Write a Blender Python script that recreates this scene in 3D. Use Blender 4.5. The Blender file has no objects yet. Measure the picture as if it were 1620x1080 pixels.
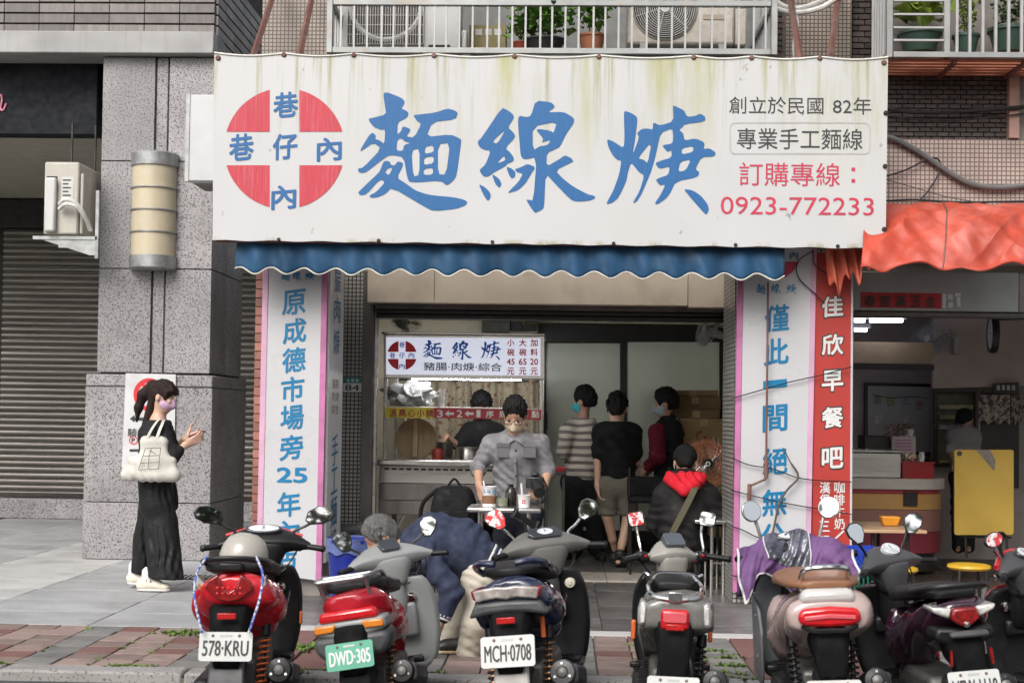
import bpy, bmesh, math, random
import numpy as np
from mathutils import Vector, Matrix, Euler
R = math.radians
rnd = random.Random(7)
sc = bpy.context.scene
col = sc.collection

# ---------------------------------------------------------------- camera
EYE = 1.40
F = 2250.0
YAW, PITCH, ROLL, SHIFT = R(2.06), R(1.4), 0.0140, 60.0
cd = bpy.data.cameras.new('camera'); cam = bpy.data.objects.new('camera', cd); col.objects.link(cam)
CM = Matrix.Rotation(YAW, 3, 'Z') @ Matrix.Rotation(math.pi/2 + PITCH, 3, 'X') @ Matrix.Rotation(ROLL, 3, 'Z')
cam.matrix_world = Matrix.Translation((0, 0, EYE)) @ CM.to_4x4()
cd.sensor_width = 36.0; cd.lens = 36.0*F/1620; cd.shift_y = SHIFT/1620
cd.clip_start = 0.05; cd.clip_end = 600
cd.dof.use_dof = True; cd.dof.focus_distance = 10.6; cd.dof.aperture_fstop = 5.0
sc.camera = cam

# ---------------------------------------------------------------- sky, sun, exposure
wd = bpy.data.worlds.new('World'); sc.world = wd; wd.use_nodes = True
wn = wd.node_tree; wn.nodes.clear()
sky = wn.nodes.new('ShaderNodeTexSky'); sky.sky_type = 'NISHITA'; sky.sun_disc = False
sky.sun_elevation = R(42); sky.sun_rotation = R(204); sky.air_density = 1.2; sky.dust_density = 6.0; sky.ozone_density = 1.0
hs = wn.nodes.new('ShaderNodeHueSaturation'); hs.inputs['Saturation'].default_value = 0.34
bg = wn.nodes.new('ShaderNodeBackground'); bg.inputs['Strength'].default_value = 0.15
wo = wn.nodes.new('ShaderNodeOutputWorld')
wn.links.new(sky.outputs[0], hs.inputs['Color']); wn.links.new(hs.outputs[0], bg.inputs[0]); wn.links.new(bg.outputs[0], wo.inputs[0])
sl = bpy.data.lights.new('sun', 'SUN'); so = bpy.data.objects.new('sun', sl); col.objects.link(so)
sl.energy = 1.3; sl.angle = R(35); sl.color = (1.0, 0.985, 0.965)
so.rotation_euler = (R(48), 0, R(-24)); so.location = (0, -4, 12)
sc.view_settings.view_transform = 'Standard'; sc.view_settings.look = 'None'
sc.view_settings.exposure = 0.36; sc.view_settings.gamma = 1.0; sc.view_settings.use_curve_mapping = False
sc.cycles.use_denoising = True
sc.cycles.max_bounces = 7; sc.cycles.diffuse_bounces = 3; sc.cycles.glossy_bounces = 3; sc.cycles.transparent_max_bounces = 12
sc.cycles.sample_clamp_indirect = 6.0

def ray(px, py):
    d = CM @ Vector(((px-810)/F, (540-py)/F + SHIFT/F, -1.0)); return d
def W(px, py, Y):                       # the point of the plane y=Y that the photograph shows at (px, py)
    d = ray(px, py); t = Y/d.y
    return Vector((d.x*t, Y, EYE + d.z*t))
def G(px, py, z=0.0):                   # the point of the ground
    d = ray(px, py); t = (z-EYE)/d.z
    return Vector((d.x*t, d.y*t, z))
def X(px, Y, py=650): return W(px, py, Y).x
def Z(py, Y, px=810): return W(px, py, Y).z

# ---------------------------------------------------------------- materials
MATS = {}
def mat(name, c, rough=.6, metal=0., var=.12, scale=6., bump=0., bscale=60., coat=0., spec=.5, dirt=0., dscale=3., dcol=(.05,.045,.04), emit=None, es=1., rnd_v=0., streak=0., trans=0., alpha=1., stretch=(1,1,1), sheen=0., c2=None, c2t=(.45,.6), c2scale=20., detail=4., aniso=0.):
    if name in MATS: return MATS[name]
    m = bpy.data.materials.new(name); m.use_nodes = True; MATS[name] = m
    nt = m.node_tree; b = nt.nodes['Principled BSDF']; N = nt.nodes.new; L = nt.links.new
    c = tuple(c[:3])
    tc = N('ShaderNodeTexCoord'); mp = N('ShaderNodeMapping'); mp.inputs['Scale'].default_value = stretch
    oi = N('ShaderNodeObjectInfo')
    L(tc.outputs['Object'], mp.inputs[0])
    off = N('ShaderNodeVectorMath'); off.operation = 'MULTIPLY_ADD'
    cmb = N('ShaderNodeCombineXYZ')
    for i in range(3): L(oi.outputs['Random'], cmb.inputs[i])
    off.inputs[1].default_value = (37., 51., 23.)
    L(cmb.outputs[0], off.inputs[0]); L(mp.outputs[0], off.inputs[2])
    vec = off.outputs[0]
    colr = N('ShaderNodeRGB'); colr.outputs[0].default_value = (*c, 1); out = colr.outputs[0]
    def noise(s, d=2., v=vec):
        n = N('ShaderNodeTexNoise'); n.inputs['Scale'].default_value = s; n.inputs['Detail'].default_value = d
        n.inputs['Roughness'].default_value = .6; L(v, n.inputs['Vector']); return n.outputs['Fac']
    def ramp(x, a, bb):
        r = N('ShaderNodeMapRange'); r.inputs[1].default_value = a; r.inputs[2].default_value = bb; r.clamp = True; L(x, r.inputs[0]); return r.outputs[0]
    def mix(f, a, bb, mode='MIX'):
        x = N('ShaderNodeMix'); x.data_type = 'RGBA'; x.blend_type = mode
        if isinstance(f, (int, float)): x.inputs[0].default_value = f
        else: L(f, x.inputs[0])
        for k, v in ((6, a), (7, bb)):
            if isinstance(v, tuple): x.inputs[k].default_value = (*v[:3], 1)
            else: L(v, x.inputs[k])
        return x.outputs[2]
    if c2 is not None: out = mix(ramp(noise(c2scale, detail), *c2t), out, tuple(c2))
    if var > 0:
        n = noise(scale)
        mr = N('ShaderNodeMapRange'); mr.inputs[1].default_value = .3; mr.inputs[2].default_value = .7
        mr.inputs[3].default_value = 1-var; mr.inputs[4].default_value = 1+var; L(n, mr.inputs[0])
        h = N('ShaderNodeHueSaturation'); L(mr.outputs[0], h.inputs['Value']); L(out, h.inputs['Color']); out = h.outputs[0]
    if rnd_v > 0:
        mr = N('ShaderNodeMapRange'); mr.inputs[3].default_value = 1-rnd_v; mr.inputs[4].default_value = 1+rnd_v; L(oi.outputs['Random'], mr.inputs[0])
        h = N('ShaderNodeHueSaturation'); L(mr.outputs[0], h.inputs['Value']); L(out, h.inputs['Color']); out = h.outputs[0]
    if dirt > 0:
        r = ramp(noise(dscale, 4.), .5, .75); mu = N('ShaderNodeMath'); mu.operation = 'MULTIPLY'; mu.inputs[1].default_value = dirt; L(r, mu.inputs[0])
        out = mix(mu.outputs[0], out, dcol)
    if streak > 0:
        m2 = N('ShaderNodeMapping'); m2.inputs['Scale'].default_value = (9., 9., .45); L(tc.outputs['Object'], m2.inputs[0])
        r = ramp(noise(1.6, 5., m2.outputs[0]), .54, .8); mu = N('ShaderNodeMath'); mu.operation = 'MULTIPLY'; mu.inputs[1].default_value = streak; L(r, mu.inputs[0])
        out = mix(mu.outputs[0], out, dcol)
    L(out, b.inputs['Base Color'])
    rr = N('ShaderNodeMapRange'); rr.inputs[1].default_value = .3; rr.inputs[2].default_value = .7
    rr.inputs[3].default_value = max(.02, rough*.8); rr.inputs[4].default_value = min(1., rough*1.2+.01); L(noise(scale*2.3), rr.inputs[0]); L(rr.outputs[0], b.inputs['Roughness'])
    b.inputs['Metallic'].default_value = metal; b.inputs['Specular IOR Level'].default_value = spec
    b.inputs['Coat Weight'].default_value = coat; b.inputs['Coat Roughness'].default_value = .06
    if trans: b.inputs['Transmission Weight'].default_value = trans
    if alpha < 1: b.inputs['Alpha'].default_value = alpha
    if sheen: b.inputs['Sheen Weight'].default_value = sheen
    if aniso: b.inputs['Anisotropic'].default_value = aniso
    if emit: b.inputs['Emission Color'].default_value = (*emit, 1); b.inputs['Emission Strength'].default_value = es
    if bump > 0:
        bp = N('ShaderNodeBump'); bp.inputs['Strength'].default_value = min(1., bump); bp.inputs['Distance'].default_value = .01
        L(noise(bscale, 2.), bp.inputs['Height']); L(bp.outputs[0], b.inputs['Normal'])
    return m
def tile_mat(name, c, grout, w, h, gap=.1, rough=.35, rv=.1, axis='XZ', dirt=.3, offset=0., c2=None):
    """small mosaic tiles too fine to pick apart"""
    if name in MATS: return MATS[name]
    m = mat(name, c, rough=rough, var=.1, dirt=0)
    nt = m.node_tree; b = nt.nodes['Principled BSDF']; N = nt.nodes.new; L = nt.links.new
    geo = N('ShaderNodeNewGeometry'); sp = N('ShaderNodeSeparateXYZ'); L(geo.outputs['Position'], sp.inputs[0])
    cb = N('ShaderNodeCombineXYZ')
    if axis == 'XZ':
        ad = N('ShaderNodeMath'); ad.operation = 'ADD'; L(sp.outputs[0], ad.inputs[0]); L(sp.outputs[1], ad.inputs[1]); L(ad.outputs[0], cb.inputs[0]); L(sp.outputs[2], cb.inputs[1])
    else: L(sp.outputs[0], cb.inputs[0]); L(sp.outputs[1], cb.inputs[1])
    br = N('ShaderNodeTexBrick'); br.offset = offset; L(cb.outputs[0], br.inputs['Vector'])
    br.inputs['Scale'].default_value = 1.; br.inputs['Brick Width'].default_value = w; br.inputs['Row Height'].default_value = h
    br.inputs['Mortar Size'].default_value = gap*min(w, h); br.inputs['Mortar Smooth'].default_value = .1
    cc = c2 or tuple(max(0, x*(1-rv*2)) for x in c)
    br.inputs['Color1'].default_value = (*c, 1); br.inputs['Color2'].default_value = (*cc, 1); br.inputs['Mortar'].default_value = (*grout, 1)
    n = N('ShaderNodeTexNoise'); n.inputs['Scale'].default_value = 2.2; n.inputs['Detail'].default_value = 8; L(geo.outputs['Position'], n.inputs['Vector'])
    r = N('ShaderNodeMapRange'); r.inputs[1].default_value = .48; r.inputs[2].default_value = .8; r.inputs[4].default_value = dirt; L(n.outputs['Fac'], r.inputs[0])
    x = N('ShaderNodeMix'); x.data_type = 'RGBA'; L(r.outputs[0], x.inputs[0]); L(br.outputs['Color'], x.inputs[6]); x.inputs[7].default_value = (.09, .08, .07, 1)
    L(x.outputs[2], b.inputs['Base Color'])
    bp = N('ShaderNodeBump'); bp.inputs['Strength'].default_value = .5; bp.inputs['Distance'].default_value = -.004; L(br.outputs['Fac'], bp.inputs['Height']); L(bp.outputs[0], b.inputs['Normal'])
    return m

# ---------------------------------------------------------------- objects
def tag(o, label=None, cat=None, group=None, kind=None):
    if label: o['label'] = label
    if cat: o['category'] = cat
    if group: o['group'] = group
    if kind: o['kind'] = kind
    return o
def thing(name, label, cat, loc=(0,0,0), rz=0., group=None):
    o = bpy.data.objects.new(name, None); col.objects.link(o); o.empty_display_size = .1
    o.location = loc; o.rotation_euler = (0, 0, rz)
    return tag(o, label, cat, group)
def inst(src, parent=None, loc=None, rot=None, scale=None, name=None):
    o = src.copy(); col.objects.link(o)
    if name: o.name = name
    if parent is not None: o.parent = parent
    if loc is not None: o.location = loc
    if rot is not None: o.rotation_euler = rot
    if scale is not None: o.scale = scale
    return o
class MB:
    def __init__(s): s.v = []; s.f = []; s.m = []; s.mi = 0; s.T = None
    def add(s, vs, fs):
        n = len(s.v)
        if s.T is not None: vs = [tuple(s.T @ Vector(p)) for p in vs]
        s.v += [tuple(p) for p in vs]; s.f += [tuple(i+n for i in f) for f in fs]; s.m += [s.mi]*len(fs); return s
    def box(s, a, b):
        x0, x1 = sorted((a[0], b[0])); y0, y1 = sorted((a[1], b[1])); z0, z1 = sorted((a[2], b[2]))
        return s.add([(x0,y0,z0),(x1,y0,z0),(x1,y1,z0),(x0,y1,z0),(x0,y0,z1),(x1,y0,z1),(x1,y1,z1),(x0,y1,z1)],
                     [(0,3,2,1),(4,5,6,7),(0,1,5,4),(1,2,6,5),(2,3,7,6),(3,0,4,7)])
    def hexa(s, p):   # 8 points: bottom ring 4 (ccw from above), top ring 4
        return s.add(p, [(0,3,2,1),(4,5,6,7),(0,1,5,4),(1,2,6,5),(2,3,7,6),(3,0,4,7)])
    def tube(s, pts, r, n=8, cap=True, closed=False):
        pts = [Vector(p) for p in pts]; m = len(pts)
        rs = r if isinstance(r, (list, tuple)) else [r]*m
        vs = []; fs = []; up = None
        for i, p in enumerate(pts):
            if closed: t = pts[(i+1) % m]-pts[i-1]
            else: t = pts[min(i+1, m-1)]-pts[max(i-1, 0)]
            t.normalize()
            if up is None: up = Vector((0,0,1)) if abs(t.z) < .9 else Vector((1,0,0))
            a = (up - t*up.dot(t)); a.normalize(); b = t.cross(a); up = a
            for k in range(n):
                an = 2*math.pi*k/n; vs.append(p + (a*math.cos(an)+b*math.sin(an))*rs[i])
        for i in range(m if closed else m-1):
            j = (i+1) % m
            for k in range(n): fs.append((i*n+k, i*n+(k+1) % n, j*n+(k+1) % n, j*n+k))
        if cap and not closed: fs += [tuple(range(n-1, -1, -1)), tuple(range((m-1)*n, m*n))]
        return s.add(vs, fs)
    def loft(s, rings, cap=True, closed=False):
        n = len(rings[0]); m = len(rings); vs = [p for r in rings for p in r]; fs = []
        for i in range(m if closed else m-1):
            j = (i+1) % m
            for k in range(n): fs.append((i*n+k, i*n+(k+1) % n, j*n+(k+1) % n, j*n+k))
        if cap and not closed: fs += [tuple(range(n-1, -1, -1)), tuple(range((m-1)*n, m*n))]
        return s.add(vs, fs)
    def lathe(s, prof, c=(0,0,0), n=24, axis='Z', a0=0., a1=2*math.pi):
        full = abs(a1-a0-2*math.pi) < 1e-6; k = n if full else n+1; vs = []; fs = []
        for r, h in prof:
            for i in range(k):
                a = a0+(a1-a0)*i/n; u, v = r*math.cos(a), r*math.sin(a)
                p = (u, v, h) if axis == 'Z' else ((u, h, v) if axis == 'Y' else (h, u, v))
                vs.append((p[0]+c[0], p[1]+c[1], p[2]+c[2]))
        for j in range(len(prof)-1):
            for i in range(n):
                q = (i+1) % k; fs.append((j*k+i, j*k+q, (j+1)*k+q, (j+1)*k+i))
        return s.add(vs, fs)
    def prism(s, poly, y0, y1, axis='Y'):   # poly in (x,z) extruded along y (or (y,z) along x, (x,y) along z)
        n = len(poly)
        def P(p, d): return (p[0], d, p[1]) if axis == 'Y' else ((d, p[0], p[1]) if axis == 'X' else (p[0], p[1], d))
        vs = [P(p, y0) for p in poly]+[P(p, y1) for p in poly]
        fs = [tuple(range(n)), tuple(range(2*n-1, n-1, -1))]+[(i, n+i, n+(i+1) % n, (i+1) % n) for i in range(n)]
        return s.add(vs, fs)
    def grid(s, fn, nu, nv, double=0.):
        vs = [fn(i/nu, j/nv) for j in range(nv+1) for i in range(nu+1)]
        fs = [(j*(nu+1)+i, j*(nu+1)+i+1, (j+1)*(nu+1)+i+1, (j+1)*(nu+1)+i) for j in range(nv) for i in range(nu)]
        return s.add(vs, fs)
    def sphere(s, c, r, n=12, m=8, sc3=(1,1,1)):
        vs = []; fs = []
        for j in range(m+1):
            t = math.pi*j/m
            for i in range(n):
                a = 2*math.pi*i/n
                vs.append((c[0]+r*sc3[0]*math.sin(t)*math.cos(a), c[1]+r*sc3[1]*math.sin(t)*math.sin(a), c[2]+r*sc3[2]*math.cos(t)))
        for j in range(m):
            for i in range(n): fs.append((j*n+i, (j+1)*n+i, (j+1)*n+(i+1) % n, j*n+(i+1) % n))
        return s.add(vs, fs)
    def build(s, name, m, parent=None, world=False, smooth=False, bev=0., sub=0, seg=2, solid=0., angle=40, fix=True):
        vs = s.v
        if parent is not None and world:
            o0 = parent.location if parent.parent is None else parent.location + parent.parent.location
            if parent.type == 'MESH' and parent.parent is not None: o0 = parent.parent.location
            vs = [(p[0]-o0[0], p[1]-o0[1], p[2]-o0[2]) for p in vs]
        me = bpy.data.meshes.new(name); me.from_pydata(vs, [], s.f); me.update()
        if fix:
            bm = bmesh.new(); bm.from_mesh(me); bmesh.ops.recalc_face_normals(bm, faces=bm.faces[:]); bm.to_mesh(me); bm.free()
        ms = m if isinstance(m, (list, tuple)) else [m]
        for q in ms: me.materials.append(q)
        if len(ms) > 1: me.polygons.foreach_set('material_index', s.m)
        o = bpy.data.objects.new(name, me); col.objects.link(o)
        if parent is not None: o.parent = parent
        if solid: md = o.modifiers.new('solid', 'SOLIDIFY'); md.thickness = solid; md.offset = 0
        if bev: md = o.modifiers.new('bevel', 'BEVEL'); md.width = bev; md.segments = seg; md.limit_method = 'ANGLE'; md.angle_limit = R(35)
        if sub: md = o.modifiers.new('sub', 'SUBSURF'); md.levels = sub; md.render_levels = sub
        if smooth or sub or bev:
            me.polygons.foreach_set('use_smooth', [True]*len(me.polygons))
            if not sub and angle < 180: me.set_sharp_from_angle(angle=R(angle))
        me.update(); return o
def box(name, a, b, m, parent=None, world=True, bev=0., **k): return MB().box(a, b).build(name, m, parent, world, bev=bev, **k)
def catmull(pts, k=6, closed=False):
    P = [Vector(p) for p in pts]; n = len(P); out = []
    for i in range(n if closed else n-1):
        p0 = P[i-1] if (i > 0 or closed) else P[0]*2-P[1]; p1 = P[i]; p2 = P[(i+1) % n]
        p3 = P[(i+2) % n] if (i+2 < n or closed) else P[-1]*2-P[-2]
        for j in range(k):
            t = j/k; out.append(.5*((2*p1)+(p2-p0)*t+(2*p0-5*p1+4*p2-p3)*t*t+(3*p1-p0-3*p2+p3)*t**3))
    if not closed: out.append(P[-1])
    return out
def arc_rect(x0, z0, x1, z1, r, n=5):
    out = []
    for cx, cz, a in ((x1-r, z1-r, 0), (x0+r, z1-r, 90), (x0+r, z0+r, 180), (x1-r, z0+r, 270)):
        for i in range(n+1):
            t = R(a+90*i/n); out.append((cx+r*math.cos(t), cz+r*math.sin(t)))
    return out

# ---------------------------------------------------------------- flat lettering
_tc = {}
def glyphs(body, weight=0., lift=0., sx=1., slant=0.):
    """2D mesh of a piece of text, about one unit per em, centred on its own box"""
    key = (body, weight, lift, sx, slant)
    if key in _tc: return _tc[key]
    cu = bpy.data.curves.new('t', 'FONT'); cu.body = body; cu.size = 1.; cu.offset = weight; cu.resolution_u = 3; cu.fill_mode = 'FRONT'; cu.dimensions = '2D'
    ob = bpy.data.objects.new('t', cu)
    me = bpy.data.meshes.new_from_object(ob)
    vs = [(v.co.x, v.co.y) for v in me.vertices]; fs = [tuple(p.vertices) for p in me.polygons]
    bpy.data.objects.remove(ob); bpy.data.curves.remove(cu); bpy.data.meshes.remove(me)
    xs = [p[0] for p in vs]; ys = [p[1] for p in vs]; cx = (min(xs)+max(xs))/2; cy = (min(ys)+max(ys))/2
    w = max(xs)-min(xs); h = max(ys)-min(ys)
    vs = [((x-cx)*sx+slant*(y-cy), y-cy+lift*(x-cx)) for x, y in vs]
    _tc[key] = (vs, fs, w*sx, h); return _tc[key]
def poly2d(polys):
    cu = bpy.data.curves.new('t', 'CURVE'); cu.dimensions = '2D'; cu.fill_mode = 'FRONT'
    for p in polys:
        s = cu.splines.new('POLY'); s.points.add(len(p)-1); s.use_cyclic_u = True
        for q, (x, y) in zip(s.points, p): q.co = (x, y, 0, 1)
    ob = bpy.data.objects.new('t', cu); me = bpy.data.meshes.new_from_object(ob)
    vs = [(v.co.x, v.co.y) for v in me.vertices]; fs = [tuple(p.vertices) for p in me.polygons]
    bpy.data.objects.remove(ob); bpy.data.curves.remove(cu); bpy.data.meshes.remove(me)
    return vs, fs
def chaikin(p):
    out = []
    for i in range(len(p)):
        a = p[i]; b = p[(i+1) % len(p)]
        out += [(a[0]*.8+b[0]*.2, a[1]*.8+b[1]*.2), (a[0]*.2+b[0]*.8, a[1]*.2+b[1]*.8)]
    return out
# ================================================================ ground
def speckle(name, base, fleck, scale=70., amt=(.56,.62), rough=.5, big=.12, dirt=.25):
    m = mat(name, base, rough=rough, var=big, scale=2.5, c2=fleck, c2t=amt, c2scale=scale, detail=3., dirt=dirt, dscale=1.5, dcol=(.1,.09,.09), rnd_v=.06)
    return m
M_road = mat('asphalt', (.055,.055,.057), rough=.85, var=.25, scale=3, bump=.6, bscale=160, c2=(.11,.11,.11), c2t=(.6,.7), c2scale=180)
M_kerb = speckle('kerb_granite', (.27,.26,.25), (.12,.11,.11), 60, rough=.75, dirt=.6)
M_paver = mat('paver_pink', (.235,.17,.15), rough=.8, var=.22, scale=4, bump=.3, bscale=90, rnd_v=.26, dirt=.75, dscale=4)
M_paver_red = mat('paver_red', (.15,.07,.06), rough=.8, var=.22, scale=4, bump=.3, bscale=90, rnd_v=.18, dirt=.6, dscale=4, dcol=(.09,.075,.07))
M_paver_grey = mat('paver_grey', (.155,.15,.143), rough=.8, var=.2, scale=4, bump=.3, bscale=90, rnd_v=.15, dirt=.4, dscale=5)
M_joint = mat('joint_sand', (.13,.125,.1), rough=.95, var=.3, scale=12, bump=.4, c2=(.09,.12,.035), c2t=(.5,.62), c2scale=6)
M_slab = speckle('pavement_granite', (.34,.345,.35), (.23,.23,.235), 90, rough=.55, big=.14, dirt=.45)
M_slab_l = speckle('pavement_granite_light', (.43,.425,.415), (.31,.31,.30), 90, rough=.6, big=.12, dirt=.45)
M_slab_w = mat('light_border_stone', (.48,.47,.45), rough=.6, var=.1, dirt=.35, dscale=6)
M_dark_tile = mat('dark_floor_tile', (.105,.10,.098), rough=.34, var=.3, scale=3, rnd_v=.12, dirt=.3, dscale=2.5, dcol=(.2,.19,.18))
M_cream_tile = mat('cream_floor_tile', (.46,.42,.37), rough=.32, var=.1, dirt=.3, dscale=5)
M_brown_tile = mat('brown_floor_tile', (.09,.065,.055), rough=.3, var=.25, rnd_v=.1, dirt=.3)

KY = 7.55
o = MB().add([(-70,-60,-.06),(70,-60,-.06),(70,KY+.01,-.06),(-70,KY+.01,-.06)], [(0,1,2,3)]).build('road', M_road); tag(o, kind='structure')
o = MB().add([(-70,KY+.02,-.022),(70,KY+.02,-.022),(70,60,-.022),(-70,60,-.022)], [(0,1,2,3)]).build('pavement', M_joint); tag(o, kind='structure')
pav = o
kerb = box('kerb', (-40, KY+.004, -.20), (40, KY+.15, -.03), M_joint, None, False); tag(kerb, kind='structure')
ks = MB().box((0,0,0),(.985,.175,.165)).build('kerb_stone', M_kerb, kerb, bev=.014); ks.location = (-7, KY, -.165)
for i in range(1, 14): inst(ks, kerb, (-7+i, KY+rnd.uniform(-.004,.004), -.165+rnd.uniform(-.004,.003)))
# brick paving between kerb and slabs
PW, PD, Y0, Y1 = .214, .20, KY+.185, 9.13
pv = {}
for k, m in (('a', M_paver), ('r', M_paver_red), ('g', M_paver_grey)):
    b_ = MB().box((0,0,-.05),(PW-.008, PD-.008, 0)); b_.T = None
    pv[k] = b_.build('paver', m, pav, bev=.004, seg=1)
used = set()
xi = -26
def place(k, loc, sx=1., sy=1., rz=0.):
    src = pv[k]
    if k not in used: used.add(k); o = src
    else: o = inst(src, pav)
    o.location = loc; o.scale = (sx, sy, 1); o.rotation_euler = (rnd.uniform(-.006,.006), rnd.uniform(-.006,.006), rz); return o
rows = 7; pd = (Y1-Y0)/rows
for i in range(-28, 20):
    x = i*PW
    pat = i % 14
    if pat in (0, 4, 10): k = 'g'
    elif pat in (5,6,7,8,9): k = 'r'
    else: k = 'a'
    if k == 'r' and pat % 2 == 1 and pat < 9:
        for j in range(2): place('r', (x, Y0+j*pd*3.5, rnd.uniform(-.004,.002)), 2.02, pd*3.5/PD)
    elif k == 'r' and pat != 9: continue
    else:
        for j in range(rows):
            kk = k if (k != 'a' or rnd.random() > .14) else 'r'
            place(kk, (x, Y0+j*pd, rnd.uniform(-.005,.003)), 1, pd/PD*.99)
# granite slabs
def slabs(x0, x1, y0, y1, w, d, m, par=pav, z=0., jit=.002, off=0., name='slab', skip=None, m2=None):
    src = None; nx = max(1, round((x1-x0)/w)); ny = max(1, round((y1-y0)/d)); w = (x1-x0)/nx; d = (y1-y0)/ny
    src2 = None
    for j in range(ny):
        for i in range(nx):
            x = x0+i*w; y = y0+j*d
            if skip and skip(x+w/2, y+d/2): continue
            alt = m2 and m2[1](i, j)
            s_ = src2 if alt else src
            if s_ is None:
                s_ = MB().box((0,0,-.05),(w-.006, d-.006, 0)).build(name, m2[0] if alt else m, par, bev=.003, seg=1)
                if alt: src2 = s_
                else: src = s_
                o = s_
            else: o = inst(s_, par)
            o.location = (x, y, z+rnd.uniform(-jit, 0))
slabs(-2.05, 3.2, 8.955+.18, 9.32, .9, .2, M_slab_w, name='border_stone')
slabs(-7.0, -2.06, 9.135, 18.0, .9, .6, M_slab, m2=(M_slab_l, lambda i, j: i == 2))
slabs(-2.05, 3.2, 9.325, 12.05, .6, .3, M_dark_tile, name='floor_tile')
slabs(-2.05, 1.62, 12.06, 12.7, .62, .62, M_cream_tile, z=.012, name='floor_tile')
slabs(-2.05, 1.62, 12.705, 16.4, .6, .6, M_dark_tile, z=.012, name='floor_tile')
slabs(1.63, 5.5, 12.06, 17.5, .6, .6, M_brown_tile, name='floor_tile')
slabs(3.21, 5.6, 9.135, 12.05, .6, .6, M_dark_tile, name='floor_tile')
# drain grate
gx = G(300, 913)
dg = thing('drain_grate', 'small dark drain grate in the pavement at the foot of the granite pillar', 'drain grate', (gx.x, gx.y, 0))
M_dkmetal = mat('dark_metal', (.035,.034,.033), rough=.45, metal=.6, var=.3, dirt=.3, dcol=(.12,.08,.05))
MB().box((-.3,-.14,.002),(.3,.14,.006)).build('tray', M_dkmetal, dg)
for i in range(14): MB().box((-.285+i*.042,-.13,.006),(-.265+i*.042,.13,.014)).build('bar', M_kerb, dg)
# weeds in the joints
M_weed = mat('weed', (.10,.165,.028), rough=.7, var=.35, scale=9, rnd_v=.2)
w = MB()
def tuft(x, y, z, h, n):
    for _ in range(n):
        a = rnd.uniform(0, 6.28); r = rnd.uniform(0, .03); l = rnd.uniform(.4, 1)*h; wd_ = rnd.uniform(.004,.010)
        bx, by = x+r*math.cos(a), y+r*math.sin(a); ox, oy = math.cos(a)*l*.7, math.sin(a)*l*.7; tx, ty = -math.sin(a)*wd_, math.cos(a)*wd_
        w.add([(bx-tx,by-ty,z),(bx+tx,by+ty,z),(bx+ox*.6+tx*1.3,by+oy*.6+ty*1.3,z+l*.7),(bx+ox,by+oy,z+l*.75),(bx+ox*.6-tx*1.3,by+oy*.6-ty*1.3,z+l*.7)], [(0,1,2,3,4)])
for _ in range(420):
    x = rnd.uniform(-3.4, 2.6)
    if math.sin(x*3.1)+math.sin(x*7.7+1) > -.3: tuft(x, KY+.18+rnd.gauss(0,.012), -.012, rnd.uniform(.012,.035), 5)
for i in range(-14, 10, 1):
    if rnd.random() < .45:
        x = i*PW-.004
        for _ in range(16): tuft(x+rnd.gauss(0,.008), rnd.uniform(Y0, Y1), -.012, rnd.uniform(.010,.03), 4)
for px, py in ((265,1000),(290,1003),(300,1000),(455,1028),(480,1022),(470,1026),(1140,1030),(1145,1040),(1152,1052),(1160,1065),(440,1065),(475,1063)):
    g = G(px, py)
    for _ in range(14): tuft(g.x+rnd.gauss(0,.05), g.y+rnd.gauss(0,.03), -.008, rnd.uniform(.015,.045), 5)
o = w.build('weeds', M_weed, fix=False); tag(o, 'green weeds and moss growing in the joints of the brick paving', 'weeds', kind='stuff')

# ================================================================ left building
M_gran = mat('pillar_granite', (.30,.288,.296), rough=.55, var=.2, scale=1.6, c2=(.04,.037,.04), c2t=(.50,.63), c2scale=66, detail=8., rnd_v=.13, streak=.4, dirt=.25, dscale=1.2, dcol=(.13,.115,.11))
M_gran_l = mat('lintel_granite', (.31,.305,.305), rough=.6, var=.16, scale=2, c2=(.3,.3,.3), c2t=(.5,.66), c2scale=60, streak=.5, dcol=(.17,.155,.15))
M_wtile = mat('wall_tile', (.155,.138,.132), rough=.5, var=.2, scale=8, stretch=(3,3,.4), rnd_v=.34, streak=.35, dcol=(.1,.085,.08))
M_darkjoint = mat('dark_joint', (.035,.03,.03), rough=.9, var=.2)
M_dull = mat('dull_plaster', (.30,.28,.25), rough=.85, var=.15, scale=2, dirt=.4)
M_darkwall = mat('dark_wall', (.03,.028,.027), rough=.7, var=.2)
YP = 13.2
xl, xr = X(152, YP), X(335, YP, 400)
xlB, xrB = X(133, YP-.07, 750), xr
zL, zB = Z(90, YP, 200), Z(590, YP, 240)
lb = thing('stone_building', 'grey granite and brown tile building with wide pillar at the left edge', 'building', (xl, YP, 0))
YS = 14.5
# core of pillar and upper wall
box('pillar_core', (xl+.03, YP+.02, 0), (xr-.02, YS, zL-.02), M_darkjoint, lb)
rowsz = [zB, Z(425, YP, 240), Z(255, YP, 240), zL]
xg0, xg1 = X(242, YP, 400), X(261, YP, 400)
for a, b in zip(rowsz[:-1], rowsz[1:]):
    for x0, x1, pr in ((xl, xg0-.012, 0), (xg0+.006, xg1-.006, .012), (xg1+.012, xr, 0)):
        box('slab', (x0, YP+pr, a+.004), (x1, YP+.08, b-.006), M_gran, lb, bev=.004)
    box('slab', (xr-.019, YP+.084, a+.004), (xr, YP+.62, b-.006), M_gran, lb, bev=.004)
    box('slab', (xr-.019, YP+.626, a+.004), (xr-.003, YS, b-.006), M_gran, lb, bev=.004)
    box('slab', (xl, YP+.084, a+.004), (xl+.05, YS, b-.006), M_gran, lb, bev=.004)
pB = YP-.08
box('base_core', (xlB+.03, pB+.02, 0), (xrB+.03, YS+.02, zB-.03), M_darkjoint, lb)
zc = [0, Z(795, pB, 240), Z(612, pB, 240), Z(592, pB, 240)]
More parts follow.
